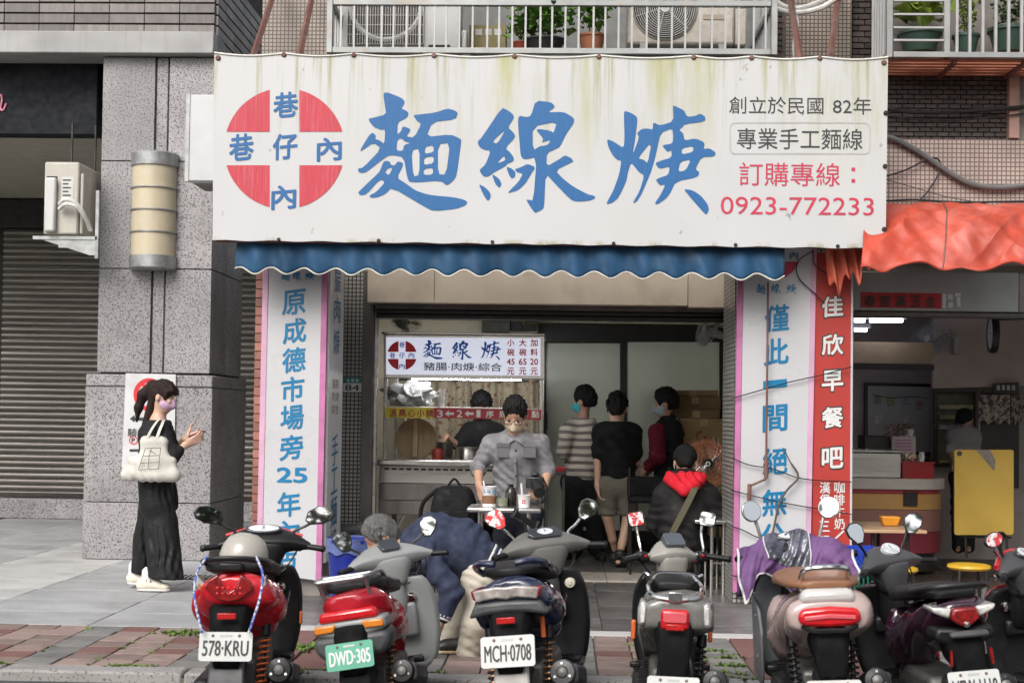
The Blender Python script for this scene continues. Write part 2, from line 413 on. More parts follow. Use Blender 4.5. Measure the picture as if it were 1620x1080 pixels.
for i, (a, b) in enumerate(zip(zc[:-1], zc[1:])):
    box('slab', (xlB, pB, a+.003), (xrB+.05, pB+.07, b-.004), M_gran, lb, bev=.005 if i < 2 else .012)
    box('slab', (xrB+.002, pB+.074, a+.003), (xrB+.05, YS+.03, b-.004), M_gran, lb, bev=.005)
    box('slab', (xlB, pB+.074, a+.003), (xlB+.06, YS+.03, b-.004), M_gran, lb, bev=.005)
# lintel and tiled wall above
zt0 = Z(50, YP-.1, 170)
box('lintel', (-8.5, YP-.12, zL+.004), (xr+.01, YP+.3, zt0), M_gran_l, lb, bev=.01)
box('wall', (-8.5, YP+.02, zt0+.002), (xr-.015, 16.2, 8.2), M_darkjoint, lb)
tw, th = .335, .10
t0 = MB().box((0,0,0),(tw-.006,.03,th-.016)).build('tile', M_wtile, lb, bev=.002, seg=1); first = True
bx = Vector((xl, YP, 0))
for j in range(7):
    for i in range(15):
        o = t0 if first else inst(t0, lb); first = False
        o.location = Vector((xr-.01-(i+1)*tw, YP-.005+rnd.uniform(-.003,.003), zt0+.006+j*th))-bx
for j in range(9):
    for i in range(8):
        o = inst(t0, lb); o.location = Vector((xr+.012, YP+.03+i*tw, zt0-.20+j*th))-bx; o.rotation_euler = (0,0,R(90))
box('side_wall', (xr-.4, YP+.3, zL-.6), (xr-.02, 16.2, zt0), M_darkjoint, lb)
# arcade ceiling and back wall
zc_ = Z(216, 13.8, 80)
box('arcade_ceiling', (-9, 13.75, zc_), (xl+.05, 18.2, zc_+.1), mat('arcade_ceiling_paint', (.42,.39,.34), rough=.8, var=.1, dirt=.25), lb)
YB = 18.0
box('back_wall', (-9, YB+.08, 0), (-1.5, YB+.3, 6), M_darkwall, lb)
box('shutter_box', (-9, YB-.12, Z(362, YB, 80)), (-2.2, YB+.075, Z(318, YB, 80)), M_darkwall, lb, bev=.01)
box('sill', (-9, YB-.25, 0), (-2.2, YB+.07, Z(787, YB, 80)), M_gran, lb, bev=.01)
M_shut = mat('shutter_steel', (.21,.195,.18), rough=.38, metal=.55, var=.15, scale=1.5, stretch=(.5,1,8), dirt=.45, dscale=2, dcol=(.07,.06,.05), rnd_v=.10)
z0, z1 = Z(785, YB, 80), Z(364, YB, 80)
def shutter(x0, x1, label):
    sh = thing('roller_shutter', label, 'shutter', ((x0+x1)/2, YB, z0))
    n = 44; p = (z1-z0)/n; src = None
    prof = [(-.010,0),(-.034,.2),(-.040,.45),(-.034,.72),(-.008,.86),(.004,.9),(.004,1.0),(.012,1.0),(.012,0)]
    for i in range(n):
        if src is None:
            w_ = (x1-x0)/2
            src = MB().prism([(a, b*p) for a, b in prof], -w_, w_, axis='X').build('slat', M_shut, sh, smooth=True, angle=50); o = src
        else: o = inst(src, sh)
        o.location = (0, rnd.uniform(-.002,.002), i*p)
    box('bottom_rail', (x0, YB-.05, z0-.005), (x1, YB+.02, z0+.05), M_dkmetal, sh)
shutter(-7.2, -3.75, 'wide brown steel roller shutter behind the granite pillar at the left edge')
shutter(-3.74, -2.35, 'strip of steel roller shutter between the granite pillar and the brick column')
# fascia sign
fs = thing('fascia_sign', 'dark navy fascia sign panel with a pink script letter at top left', 'sign', (X(75, 13.55), 13.55, Z(152, 13.55)))
M_navy = mat('navy_panel', (.012,.014,.019), rough=.7, spec=.2, var=.2, dirt=.15, dcol=(.09,.09,.09))
box('panel', (-8.5, 13.5, Z(213, 13.5, 80)), (X(154, 13.5, 150), 13.7, Z(95, 13.5, 80)), M_navy, fs, bev=.01)
pk = mat('pink_script', (.78,.25,.36), rough=.4, var=.05)
pts = [W(a, b, 13.49) for a, b in ((-30,160),(-20,176),(-12,160),(-8,150),(-9,170),(-4,156),(1,150),(3,158),(1,172),(5,174),(10,164))]
MB().tube(catmull(pts, 5), .009, 6).build('script_letter', pk, fs, True, smooth=True)
# recessed side wall right of fascia / black bay
# air conditioner
ac = thing('air_conditioner', 'beige outdoor air conditioner on a steel bracket beside the granite pillar', 'air conditioner', (X(105, 12.9), 13.0, Z(375, 12.9, 105)))
M_acb = mat('ac_beige', (.43,.41,.36), rough=.45, var=.08, dirt=.3, dscale=6, dcol=(.25,.2,.15), streak=.2)
M_acw = mat('ac_white', (.50,.50,.49), rough=.4, var=.06, dirt=.2, dscale=6, dcol=(.3,.27,.22), streak=.15)
M_pipe = mat('pipe_wrap', (.62,.61,.58), rough=.7, var=.2, scale=20, dirt=.4)
M_galv = mat('galvanised', (.33,.34,.34), rough=.45, metal=.6, var=.25, scale=9, dirt=.25)
Ya = 12.75
xa0, xa1 = X(69, Ya, 320), X(124, Ya, 320); za0, za1 = Z(371, Ya, 100), Z(256, Ya, 100)
box('casing', (xa0, Ya, za0), (xa1, Ya+.78, za1), M_acb, ac, bev=.018)
box('side_cover', (xa1+.002, Ya+.03, za0+.01), (X(147, Ya, 320)-.1, Ya+.25, za1-.1), M_acb, ac, bev=.01)
box('recess', (X(73,Ya,320), Ya-.004, Z(302,Ya,90)), (X(90,Ya,320), Ya+.02, Z(279,Ya,90)), M_darkjoint, ac)
box('valve_cover', (X(73,Ya,320), Ya-.06, Z(368,Ya,90)), (X(91,Ya,320), Ya-.005, Z(282,Ya,90)), M_acw, ac, bev=.02)
box('rating_label', (X(97,Ya,320), Ya-.003, Z(317,Ya,90)), (X(116,Ya,320), Ya-.001, Z(280,Ya,90)), M_acw, ac)
for k in range(5):
    box('label_print', (X(99,Ya,320), Ya-.0045, Z(286+k*6,Ya,90)), (X(99+13-(k%2)*4,Ya,320), Ya-.0035, Z(284+k*6,Ya,90)), M_darkjoint, ac)
for dz in (0, .045):
    pts = [(X(90,Ya), Ya-.05, Z(338,Ya)+dz), (X(104,Ya), Ya-.11, Z(332,Ya)+dz), (X(120,Ya), Ya-.09, Z(336,Ya)+dz*.6), (X(130,Ya), Ya-.03, Z(352,Ya)+dz*.3), (X(134,Ya)+dz*.2, Ya+.05, Z(370,Ya))]
    MB().tube(catmull(pts, 5), .018, 8).build('hose', M_pipe, ac, True, smooth=True)
zb = za0-.012
box('bracket', (xa0-.1, Ya+.02, zb-.03), (X(152,Ya,380), Ya+.06, zb), M_galv, ac)
MB().prism([(xa0-.02, zb-.032), (X(152,Ya,380), zb-.032), (X(152,Ya,380), zb-.17), (X(140,Ya,380), zb-.17)], Ya+.03, Ya+.036).build('bracket', M_galv, ac, True)
box('wall_rail', (X(149,Ya,380), Ya+.02, zb-.2), (X(154,Ya,380), Ya+.06, zb+.42), M_galv, ac)
box('bracket', (xa0-.1, Ya+.68, zb-.03), (X(152,Ya,380), Ya+.72, zb), M_galv, ac)
MB().tube([(X(80,Ya), Ya+.4, za1), (X(81,Ya), Ya+.4, zc_)], .012, 6).build('hanger', M_dkmetal, ac, True)
MB().tube([(X(113,Ya), Ya+.5, za1), (X(113,Ya), Ya+.5, zc_)], .012, 6).build('hanger', M_dkmetal, ac, True)
# wall lamp
YLm = YP-.02
wl = thing('wall_lamp', 'cream cylindrical wall lamp with grey caps and metal rings on the granite pillar', 'wall lamp', (X(244, YLm), YLm, Z(425, YLm, 244)))
cx = X(244, YLm, 330); rr_ = (X(282, YLm-.1)-X(207, YLm-.1))/2
M_cream = mat('lamp_diffuser', (.50,.44,.32), rough=.45, var=.1, scale=5, dirt=.4, dscale=5, dcol=(.33,.25,.14), streak=.25)
zz0, zz1, zz2, zz3 = (Z(v, YLm-.1, 244) for v in (424, 404, 262, 242))
MB().lathe([(rr_*.93, zz1-.01), (rr_*.93, zz2+.01)], (cx, YLm, 0), 32).build('diffuser', M_cream, wl, True, smooth=True)
MB().lathe([(.0, zz0-.015), (rr_*.9, zz0-.01), (rr_, zz0+.005), (rr_, zz1), (rr_*.9, zz1+.004)], (cx, YLm, 0), 32).build('cap', M_galv, wl, True, smooth=True)
MB().lathe([(rr_*.9, zz2-.004), (rr_, zz2), (rr_*1.01, zz3-.005), (rr_*.95, zz3+.008), (0, zz3+.012)], (cx, YLm, 0), 32).build('cap', M_galv, wl, True, smooth=True)
for v in (297, 332, 367):
    z_ = Z(v, YLm-.1, 244); MB().lathe([(rr_*.92, z_-.006), (rr_*.99, z_-.006), (rr_*.99, z_+.006), (rr_*.92, z_+.006)], (cx, YLm, 0), 32).build('ring', M_galv, wl, True, smooth=True)
# ================================================================ noodle shop building (columns, walls, upper floor)
M_mos = tile_mat('beige_mosaic', (.37,.305,.25), (.09,.07,.06), .034, .034, .16, rv=.05, dirt=.55)
M_mosw = tile_mat('white_mosaic', (.46,.445,.415), (.07,.066,.063), .034, .034, .16, rv=.05, dirt=.5)
M_mosp = tile_mat('pink_mosaic', (.46,.37,.33), (.15,.105,.09), .034, .034, .14, rv=.04, dirt=.45)
M_dbrick = mat('dark_brick', (.050,.036,.032), rough=.45, var=.3, scale=9, rnd_v=.35)
M_mortar = mat('mortar', (.20,.18,.165), rough=.9, var=.2)
M_rtile = mat('red_column_tile', (.27,.115,.085), rough=.45, var=.2, scale=8, rnd_v=.22, dirt=.3)
M_beam = mat('beige_beam', (.74,.63,.50), rough=.6, var=.08, scale=2, dirt=.35, dscale=2.2, dcol=(.22,.15,.10), streak=.1)
M_steel = mat('stainless', (.50,.48,.455), rough=.32, metal=.85, var=.15, scale=2, stretch=(.4,1,5), dirt=.35, dscale=3, dcol=(.16,.13,.11))
M_steel_b = mat('stainless_bright', (.60,.59,.57), rough=.22, metal=.95, var=.1, scale=3)
M_frame = mat('dark_frame', (.016,.014,.013), rough=.4, var=.2)
M_post = mat('grimy_post', (.10,.09,.085), rough=.55, var=.3, scale=5, dirt=.4, dcol=(.24,.21,.18))
M_crm = mat('cream_wall', (.78,.72,.56), rough=.75, var=.1, scale=1.5, dirt=.3)
YC = 10.78
sb = thing('noodle_shop_building', 'noodle shop building with tiled columns and beige shutter beam in the middle', 'building', (0, 12.0, 0))
xc0, xc1 = X(401, YC, 650), X(513, YC, 650)
YCb = 11.45
box('column_core', (xc0+.015, YC+.02, 0), (xc1-.012, YCb, 2.9), M_mortar, sb)
# reddish tiles wrapping the column's left edge
sb0 = Vector((0, 12.0, 0))
t1 = MB().box((0,0,0),(.115,.018,.062)).build('tile', M_rtile, sb, bev=.003, seg=1); first = True
for j in range(42):
    for side in (0, 1):
        o = t1 if first else inst(t1, sb); first = False
        if side == 0: o.location = Vector((xc0, YC, .02+j*.068))-sb0
        else: o.location = Vector((xc0-.004, YC+.14, .02+j*.068))-sb0; o.rotation_euler = (0,0,R(-90)); 
# right column (behind white and red signs)
xd0, xd1 = X(1157, YC+.05, 650), X(1352, YC+.05, 650)
box('column', (xd0+.02, YC+.06, 0), (xd1-.03, 11.6, 3.0), M_mosw, sb)
# white mosaic return wall between column and shop front
Yf = 12.0
xm0, xm1 = X(525, Yf), X(577, Yf)
box('wall', (xm0-.5, Yf, 0), (xm1, Yf+.3, 2.9), M_mosw, sb)
box('wall', (xc0+.02, YCb+.005, 0), (xc0+.3, Yf-.01, 2.9), M_mosw, sb)
box('wall', (-2.52, 12.35, 0), (-2.25, 18, 2.9), M_mosw, sb)
MB().box((X(572, Yf-.06, 650), Yf-.09, 0), (X(590, Yf-.06, 650), Yf+.1, Z(430, Yf, 580))).build('door_post', M_post, sb, True, bev=.004)
box('door_post', (X(591, Yf-.02, 650), Yf-.03, 0), (X(596, Yf-.02, 650), Yf+.04, Z(485, Yf, 590)), M_steel, sb, bev=.003)
xr0 = X(1150, Yf, 500)
box('door_post', (xr0, Yf-.05, 0), (xr0+.1, Yf+.08, Z(490, Yf, 1150)), M_post, sb, bev=.004)
# beige shutter box and its dark slot
zb0, zb1 = Z(481, Yf-.25, 820), Z(424, Yf-.25, 820)
xb0, xb1, xbm = X(581, Yf-.25, 460), X(1160, Yf-.25, 460), X(1089, Yf-.25, 460)
MB().box((xb0, Yf-.25, zb0), (xbm-.003, Yf+.3, 2.9)).build('shutter_box', M_beam, sb, True, bev=.006)
MB().box((xbm, Yf-.257, zb0-.012), (xb1, Yf+.3, 2.9)).build('shutter_box', M_beam, sb, True, bev=.006)
MB().box((X(687, Yf-.25, 460)-.002, Yf-.2525, zb0+.02), (X(687, Yf-.25, 460)+.002, Yf-.2495, 2.6)).build('seam', M_post, sb, True)
for i, (dy, v0, v1) in enumerate(((-.13, 484, 491), (-.11, 492, 498), (-.09, 499, 505))):
    box('shutter_rail', (X(594, Yf-.1, 500), Yf+dy, Z(v1, Yf-.1, 820)), (xr0+.05, Yf+.1, Z(v0, Yf-.1, 820)), M_frame if i else M_post, sb, bev=.005)
# floor slab and upper walls
box('soffit', (-2.6, 11.83, 2.9), (2.2, 17, 3.05), M_dull, sb)
xu0 = X(413, 12.0, 40)
box('upper_wall', (xu0, 12.05, 2.4), (X(525, 12.0, 40), 12.4, 6.0), M_mos, sb)
box('upper_wall', (X(525, 12.0, 40), 12.55, 3.0), (X(1225, 12.0, 40), 12.8, 6.0), mat('grey_balcony_wall', (.16,.165,.16), rough=.8, var=.2, dirt=.3), sb)
box('pilaster', (X(1242, 12.0, 40), 12.0, 3.0), (X(1347, 12.0, 40), 12.4, 6.0), M_mos, sb)
box('upper_wall', (X(1200, 12.1, 40), 12.17, 3.0), (X(1400, 12.1, 40), 12.5, 6.4), M_mortar, sb)
# dark brick facing, each brick a piece
bw, bh = .105, .05
b0 = MB().box((0,0,0),(bw-.008,.03,bh-.008)).build('brick', M_dbrick, sb, bev=.002, seg=1); first = True
def bricks(px0, px1, py0, py1, Y, par=None, b0=b0, sb0=sb0):
    global first
    par = par or sb
    xa, xb = X(px0, Y, (py0+py1)/2), X(px1, Y, (py0+py1)/2); za, zb_ = Z(py1, Y, (px0+px1)/2), Z(py0, Y, (px0+px1)/2)
    j = 0; z = za
    while z < zb_:
        x = xa-(bw/2 if j % 2 else 0)
        while x < xb:
            w_ = min(bw, xb-x); l = max(x, xa)
            o = b0 if first else inst(b0, par); first = False
            o.location = Vector((l, Y-.02+rnd.uniform(-.002,.002), z))-sb0; o.scale = ((min(x+bw, xb)-l)/bw, 1, 1)
            x += bw
        z += bh; j += 1
bricks(1222, 1241, -5, 92, 12.16)
bricks(1348, 1396, -5, 96, 12.16)
# red-brown diagonal steel struts holding the sign
M_rust = mat('red_oxide_steel', (.145,.062,.048), rough=.6, var=.25, scale=9, dirt=.4, dcol=(.25,.2,.18))
for (a, b, Ya_, Yb_) in (((400,90),(440,-30),10.6,11.9), ((474,86),(497,-20),10.6,11.9), ((1266,92),(1247,-20),10.7,11.9), ((1313,95),(1328,-20),10.7,11.9)):
    p, q = W(*a, Ya_), W(*b, Yb_)
    MB().tube([p-(q-p)*.15, q], .026, 4).build('sign_strut', M_rust, sb, True)
# interior shell
box('inner_wall', (-2.2, 14.65, .012), (-.40, 14.8, 2.89), M_crm, sb)
box('inner_wall', (1.72, 12.15, .0), (1.85, 16.5, 2.89), M_crm, sb)
box('inner_wall', (-2.24, 12.35, .0), (-2.14, 16.5, 2.89), M_crm, sb)
box('ceiling', (-2.2, 12.4, 2.5), (1.8, 16.5, 2.6), M_crm, sb)
box('inner_wall', (-.45, 16.3, 0), (1.8, 16.45, 2.5), M_crm, sb)
# house number
hn = thing('house_number', 'green and white house number plate reading 84 on the white mosaic wall', 'number plate', (X(557, Yf), Yf, Z(608, Yf, 557)))
Yn = Yf-.012
M_gp = mat('number_green', (.05,.27,.22), rough=.4); M_wp = mat('number_white', (.72,.74,.72), rough=.4)
box('plate', (X(543,Yn,608), Yn, Z(620,Yn,557)), (X(572,Yn,608), Yf-.001, Z(606,Yn,557)), M_wp, hn)
box('header', (X(543,Yn,608), Yn, Z(605.6,Yn,557)), (X(572,Yn,608), Yf-.001, Z(597,Yn,557)), M_gp, hn)
# drain pipe elbow
dp = thing('drain_pipe', 'grey plastic drain pipe elbow low on the white mosaic wall', 'pipe', (X(550, 11.9), 11.9, 0))
M_pvc = mat('grey_pvc', (.11,.11,.11), rough=.45, var=.15, dirt=.4)
pts = [W(530, 838, 11.85), W(548, 838, 11.85), W(563, 838, 11.85), W(568, 850, 11.85), W(568, 900, 11.85)]
MB().tube(catmull(pts, 5), .05, 12).build('elbow', M_pvc, dp, True, smooth=True)
MB().tube([W(566, 836, 11.85), W(577, 836, 11.85)], .062, 12).build('collar', M_pvc, dp, True, smooth=True)
MB().tube([W(538, 838, 11.85), W(542, 838, 11.85)], .06, 12).build('collar', M_pvc, dp, True, smooth=True)
# ================================================================ lettering shapes
def _c(s): 
    v = [float(t) for t in s.replace(';', ' ').replace(',', ' ').split()]
    return list(zip(v[0::2], v[1::2]))
BIG = {
'mian': (560, 130, 5.025, ["222,90 240,78 270,82 370,122 392,142 396,165 370,208 405,222 428,240 424,270 400,290 342,318 340,420 372,388 384,348 440,368 446,384 412,432 478,440 534,328 500,310 468,264 480,258 640,240 740,204 800,220 826,240 806,292 620,314 572,436 768,412 850,448 856,466 822,740 800,780 744,826 700,784 448,804 425,760 396,598 300,582 256,594 100,718 80,726 40,726 28,708 34,690 70,686 216,530 150,484 56,550 42,548 110,430 140,400 168,424 164,456 200,464 238,496 244,374 210,380 150,358 112,310 110,290 130,286 250,256 238,190",
 "340,462 374,446 400,470 448,486 396,500 388,548 336,546", "456,544 522,526 524,740 474,754", "570,512 632,502 636,556 562,570", "560,600 636,590 636,645 558,660", "558,692 632,682 632,736 558,740", "668,492 766,480 738,736 672,734",
 "236,628 284,632 296,664 326,664 346,632 384,640 394,662 342,764 420,812 490,862 560,888 640,904 800,916 890,936 914,958 890,984 820,1010 640,1030 560,990 306,842 250,896 190,922 140,928 120,910 180,880 252,796 204,780 100,900 50,908 34,886 44,872 180,740 204,716", "246,722 268,690 308,684 280,744"]),
'xian': (745, 140, 5.268, ["250,158 300,180 345,215 354,244 302,326 350,365 370,405 282,500 330,540 358,580 354,610 300,632 290,650 190,704 150,738 112,742 84,715 70,684 120,640 164,520 100,514 62,486 50,444 82,418", "172,444 286,342 216,466", "214,628 276,560 288,604",
 "292,652 340,670 372,700 370,740 346,754 324,738", "172,714 235,755 256,796 252,820 236,832 204,800", "64,800 120,830 160,870 170,908 150,942 134,936 100,880",
 "532,98 660,110 692,140 688,160 632,196 770,192 840,232 860,256 852,290 790,380 740,488 714,500 632,538 632,652 740,588 784,554 840,580 856,608 830,620 704,684 780,760 860,820 980,882 1030,892 1046,908 1010,930 930,942 870,942 830,920 720,810 624,706 616,980 604,1010 545,1040 528,1030 464,934 480,930 526,938 548,572 450,594 424,580 412,548 390,320 388,240 410,226 450,238 496,228",
 "510,316 716,274 686,372 664,352 565,336 540,346 604,420 586,450 664,428 644,466 606,478 580,478 516,516",
 "364,676 425,656 470,630 541,656 500,720 460,790 400,850 320,876 314,868 400,780 436,712 385,702"]),
'geng': (950, 150, 5.4, ["194,150 208,140 250,152 304,186 312,214 296,370 272,520 330,364 308,330 350,292 400,288 444,298 444,244 460,240 504,262 620,226 612,95 622,90 710,130 734,186 800,180 848,156 892,186 886,226 710,250 700,272 668,298 705,330 714,390 808,370 888,404 878,462 926,454 984,490 970,526 860,530 808,636 846,658 832,702 642,742 600,840 560,890 490,938 466,932 520,850 558,768 510,776 472,730 500,712 580,686 594,612 500,636 466,584 520,562 606,536 606,472 570,490 528,438 540,428 612,416 618,360 610,284 508,326 480,480 440,640 400,740 350,860 310,920 284,930 290,910 340,820 376,690 330,664 260,576 232,680 224,740 160,880 110,926 64,940 56,930 110,830 160,690 180,562 150,564 110,530 70,460 54,400 60,384 110,402 196,460 204,380",
 "316,546 436,398 404,590 370,556", "692,456 792,436 790,486 692,510", "680,572 774,550 728,646 664,658", "708,802 790,816 860,860 916,930 930,980 910,1020 890,1010 800,910"])}
BRUSH = {}
for k, (ox, oy, s_, pl) in BIG.items():
    ps = [[(ox+x/s_, oy+y/s_) for x, y in _c(p)] for p in pl]
    allp = [q for p in ps for q in p]; x0 = min(q[0] for q in allp); x1 = max(q[0] for q in allp); y0 = min(q[1] for q in allp); y1 = max(q[1] for q in allp)
    cx_, cy_ = (x0+x1)/2, (y0+y1)/2
    vs, fs_ = poly2d([chaikin([(x-cx_, cy_-y) for x, y in p]) for p in ps])
    BRUSH[k] = (vs, fs_, x1-x0, y1-y0, cx_, cy_)
def letter(body, px, py, Y, h=None, w=None, m=None, parent=None, weight=0., lift=0., name='lettering', dy=-.003, slant=0., plane=None):
    """flat characters on the plane y=Y, centred where the photograph has them; h, w in photo pixels"""
    if body in BRUSH: vs, fs_, gw, gh = BRUSH[body][:4]
    else: vs, fs_, gw, gh = glyphs(body, 0., lift, 1., slant)
    k = Y/F
    sy = (h*k/gh) if h else None; sx = (w*k/gw) if w else None
    if sy is None: sy = sx
    if sx is None: sx = sy
    c = W(px, py, Y)
    b = MB()
    wt = max(0., weight)*.8; offs = [(0, 0)] if wt == 0 else [(0, 0)]+[(wt*math.cos(a), wt*math.sin(a)) for a in (.4, 1.45, 2.5, 3.54, 4.6, 5.64)]
    for i, (ox, oy) in enumerate(offs): b.add([(c.x+(x+ox)*sx, Y+dy-i*.0002, c.z+(y+oy)*sy) for x, y in vs], fs_)
    return b.build(name, m, parent, True, fix=False)
M_blue = mat('sign_blue', (.010,.105,.29), rough=.5, var=.1, scale=3, stretch=(30,1,1), dirt=.1)
M_bblue = mat('banner_blue', (.0,.16,.34), rough=.45, var=.06)
M_red = mat('sign_red', (.46,.03,.052), rough=.5, var=.1, scale=4, stretch=(20,1,1), dirt=.12, dcol=(.7,.6,.6))
M_red2 = mat('sign_crimson', (.47,.03,.07), rough=.5, var=.08)
M_ink = mat('sign_black', (.03,.03,.032), rough=.5, var=.1)
M_grey = mat('sign_grey', (.42,.42,.41), rough=.5, var=.1)
M_whitep = mat('print_white', (.62,.62,.61), rough=.45, var=.04)

# ================================================================ big sign
YS_ = 10.30
TL, TR, BR, BL = W(339, 85, YS_), W(1405, 92, YS_), W(1401, 393, YS_), W(336, 380, YS_)
def vinyl():
    m = mat('sign_vinyl', (.485,.487,.497), rough=.42, var=.03, scale=1.2)
    nt = m.node_tree; b = nt.nodes['Principled BSDF']; N = nt.nodes.new; L = nt.links.new
    g = N('ShaderNodeNewGeometry'); sp = N('ShaderNodeSeparateXYZ'); L(g.outputs['Position'], sp.inputs[0])
    def nz(sx, sz, d=6, s=1.):
        mp = N('ShaderNodeMapping'); mp.inputs['Scale'].default_value = (sx, 1, sz); L(g.outputs['Position'], mp.inputs[0])
        n = N('ShaderNodeTexNoise'); n.inputs['Scale'].default_value = s; n.inputs['Detail'].default_value = d; n.inputs['Roughness'].default_value = .65; L(mp.outputs[0], n.inputs['Vector']); return n.outputs['Fac']
    def mr(x, a, bb, c=0., d=1.):
        r = N('ShaderNodeMapRange'); r.inputs[1].default_value = a; r.inputs[2].default_value = bb; r.inputs[3].default_value = c; r.inputs[4].default_value = d; L(x, r.inputs[0]); return r.outputs[0]
    def mul(a, bb):
        q = N('ShaderNodeMath'); q.operation = 'MULTIPLY'; L(a, q.inputs[0])
        if isinstance(bb, float): q.inputs[1].default_value = bb
        else: L(bb, q.inputs[1])
        return q.outputs[0]
    def mix(f, a, c):
        x = N('ShaderNodeMix'); x.data_type = 'RGBA'; L(f, x.inputs[0]); L(a, x.inputs[6]); x.inputs[7].default_value = (*c, 1); return x.outputs[2]
    base = b.inputs['Base Color'].links[0].from_socket
    top = mr(sp.outputs[2], 3.05, 4.0); bot = mr(sp.outputs[2], 2.675, 2.635)
    mid = mr(sp.outputs[0], -1.9, -1.1)
    green = mul(mul(mul(mr(nz(4.2, .5), .47, .66), top), mid), .85)
    out = mix(green, base, (.33,.32,.09))
    fine = mul(mul(mr(nz(13., .55), .53, .68), mr(sp.outputs[2], 3.3, 4.0)), .9)
    out = mix(fine, out, (.24,.235,.06))
    edge = mul(mul(mr(nz(9., 2.), .52, .62), bot), .75); out = mix(edge, out, (.24,.22,.08))
    rust = mul(mr(sp.outputs[0], TL.x+.045, TL.x+.005), mr(nz(9., .5), .45, .6)); out = mix(mul(rust, .8), out, (.42,.18,.05))
    sp2 = mul(mr(nz(9., 7., 3), .70, .74), .7); out = mix(sp2, out, (.2,.19,.15))
    gen = mul(mr(nz(1.2, .8), .45, .75), .22); out = mix(gen, out, (.55,.54,.45))
    L(out, b.inputs['Base Color'])
    bp = N('ShaderNodeBump'); bp.inputs['Strength'].default_value = .14; bp.inputs['Distance'].default_value = .02; L(nz(1.6, .25, 2), bp.inputs['Height']); L(bp.outputs[0], b.inputs['Normal'])
    return m
sg = thing('shop_sign', 'large white vinyl sign with blue calligraphy and a red cross roundel above the awning', 'sign', ((TL.x+TR.x)/2, YS_, BL.z))
top = []
n = 96
tie = [0, .105, .21, .33, .45, .575, .715, .80, .90, 1.0]
for i in range(n+1):
    t = i/n; k = max(j for j in range(len(tie)-1) if tie[j] <= t+1e-9); u = (t-tie[k])/(tie[k+1]-tie[k])
    p = TL.lerp(TR, t); top.append((p.x, YS_, p.z - .020*math.sin(math.pi*u)))
bot = [(BL.lerp(BR, i/n).x, YS_, BL.lerp(BR, i/n).z+.004*math.sin(i*.9)) for i in range(n+1)]
mb = MB()
rows_ = 10
mb.grid(lambda u, v: tuple(Vector(bot[round(u*n)]).lerp(Vector(top[round(u*n)]), v)), n, rows_)
pn = mb.build('panel', vinyl(), sg, True)
md = pn.modifiers.new('solid', 'SOLIDIFY'); md.thickness = .004; md.offset = 1 if False else -1
hem = MB().tube([Vector(p)+Vector((0,-.004,.006)) for p in top], .007, 6).build('hem', mat('hem_white', (.66,.65,.6), rough=.5, dirt=.3), sg, True, smooth=True)
for t in tie:
    p = TL.lerp(TR, t); MB().lathe([(0,-.012),(.012,-.012),(.02,-.004),(.02,0)], (p.x + (.03 if t == 0 else -.03 if t == 1 else 0), YS_-.002, p.z-.004-(.03 if t in (0,1) else 0)), 10, 'Y').build('grommet', M_rust, sg, True)
for t in (.29, .57, .9):
    for A, B in ((TR, BR),):
        p = A.lerp(B, t); MB().lathe([(0,-.012),(.012,-.012),(.018,-.004),(.018,0)], (p.x-.012, YS_-.002, p.z), 10, 'Y').build('grommet', M_dkmetal, sg, True)
for t in (.1, .25, .42, .6, .78, .93):
    p = BL.lerp(BR, t); MB().lathe([(0,-.01),(.01,-.01),(.014,-.004),(.014,0)], (p.x, YS_-.002, p.z+.012), 8, 'Y').build('grommet', M_dkmetal, sg, True)
# steel frame behind the vinyl
for za, zb_ in ((BL.z+.02, BL.z+.06), (TL.z-.13, TL.z-.09), (BL.z+.6, BL.z+.64)):
    box('frame', (TL.x+.03, YS_+.03, za-.03), (TR.x-.03, YS_+.07, zb_-.03), M_rust, sg)
for t in (0.01, .25, .5, .75, .985):
    x = TL.lerp(TR, t).x; box('frame', (x, YS_+.072, BL.z), (x+.04, YS_+.11, TL.z-.05), M_rust, sg)
# roundel: red quarter segments
Yt = YS_-.003
cc = (450, 235); rad = 95.5
def seg(xs, ys):
    pts = []
    gx, gy = (23.5, 26.5)
    a0 = math.asin(gy/rad); a1 = math.acos(gx/rad)
    pts = [(gx, gy)]+[(rad*math.cos(a0+(a1-a0)*i/14), rad*math.sin(a0+(a1-a0)*i/14)) for i in range(15)]
    return [(cc[0]+xs*x, cc[1]-ys*y) for x, y in pts]
for xs in (1, -1):
    for ys in (1, -1):
        p = [W(x, y, Yt) for x, y in seg(xs, ys)]
        MB().add(p, [tuple(range(len(p)))]).build('roundel_quarter', M_red, sg, True)
for ch, x, y, h in (('巷', 452, 166, 39), ('巷', 382, 233, 41), ('仔', 451, 232, 40), ('內', 521, 236, 36), ('內', 449, 312, 37)):
    letter(ch, x, y, YS_, h=h, w=38, m=M_blue, parent=sg, weight=.028, lift=.10)
for k in ('mian', 'xian', 'geng'):
    b_ = BRUSH[k]; letter(k, b_[4], b_[5], YS_, h=b_[3], w=b_[2], m=M_blue, parent=sg)
for ch, x, y, h, m_ in (('創立於民國', 1228, 167, 27, M_ink), ('82年', 1348, 168, 27, M_ink), ('專業手工麵線', 1265, 220, 33, M_ink)):
    letter(ch, x, y, YS_, h=h, w={'創立於民國':148, '82年':60, '專業手工麵線':197}[ch], m=m_, parent=sg, weight=0.)
letter('訂購專線', 1249, 276, YS_, h=37, w=158, m=M_red2, parent=sg, weight=.0)
for y in (268, 286): 
    c = W(1350, y, Yt); MB().add([(c.x-.013, Yt, c.z-.013), (c.x+.013, Yt, c.z-.013), (c.x+.013, Yt, c.z+.013), (c.x-.013, Yt, c.z+.013)], [(0,1,2,3)]).build('colon_dot', M_red2, sg, True)
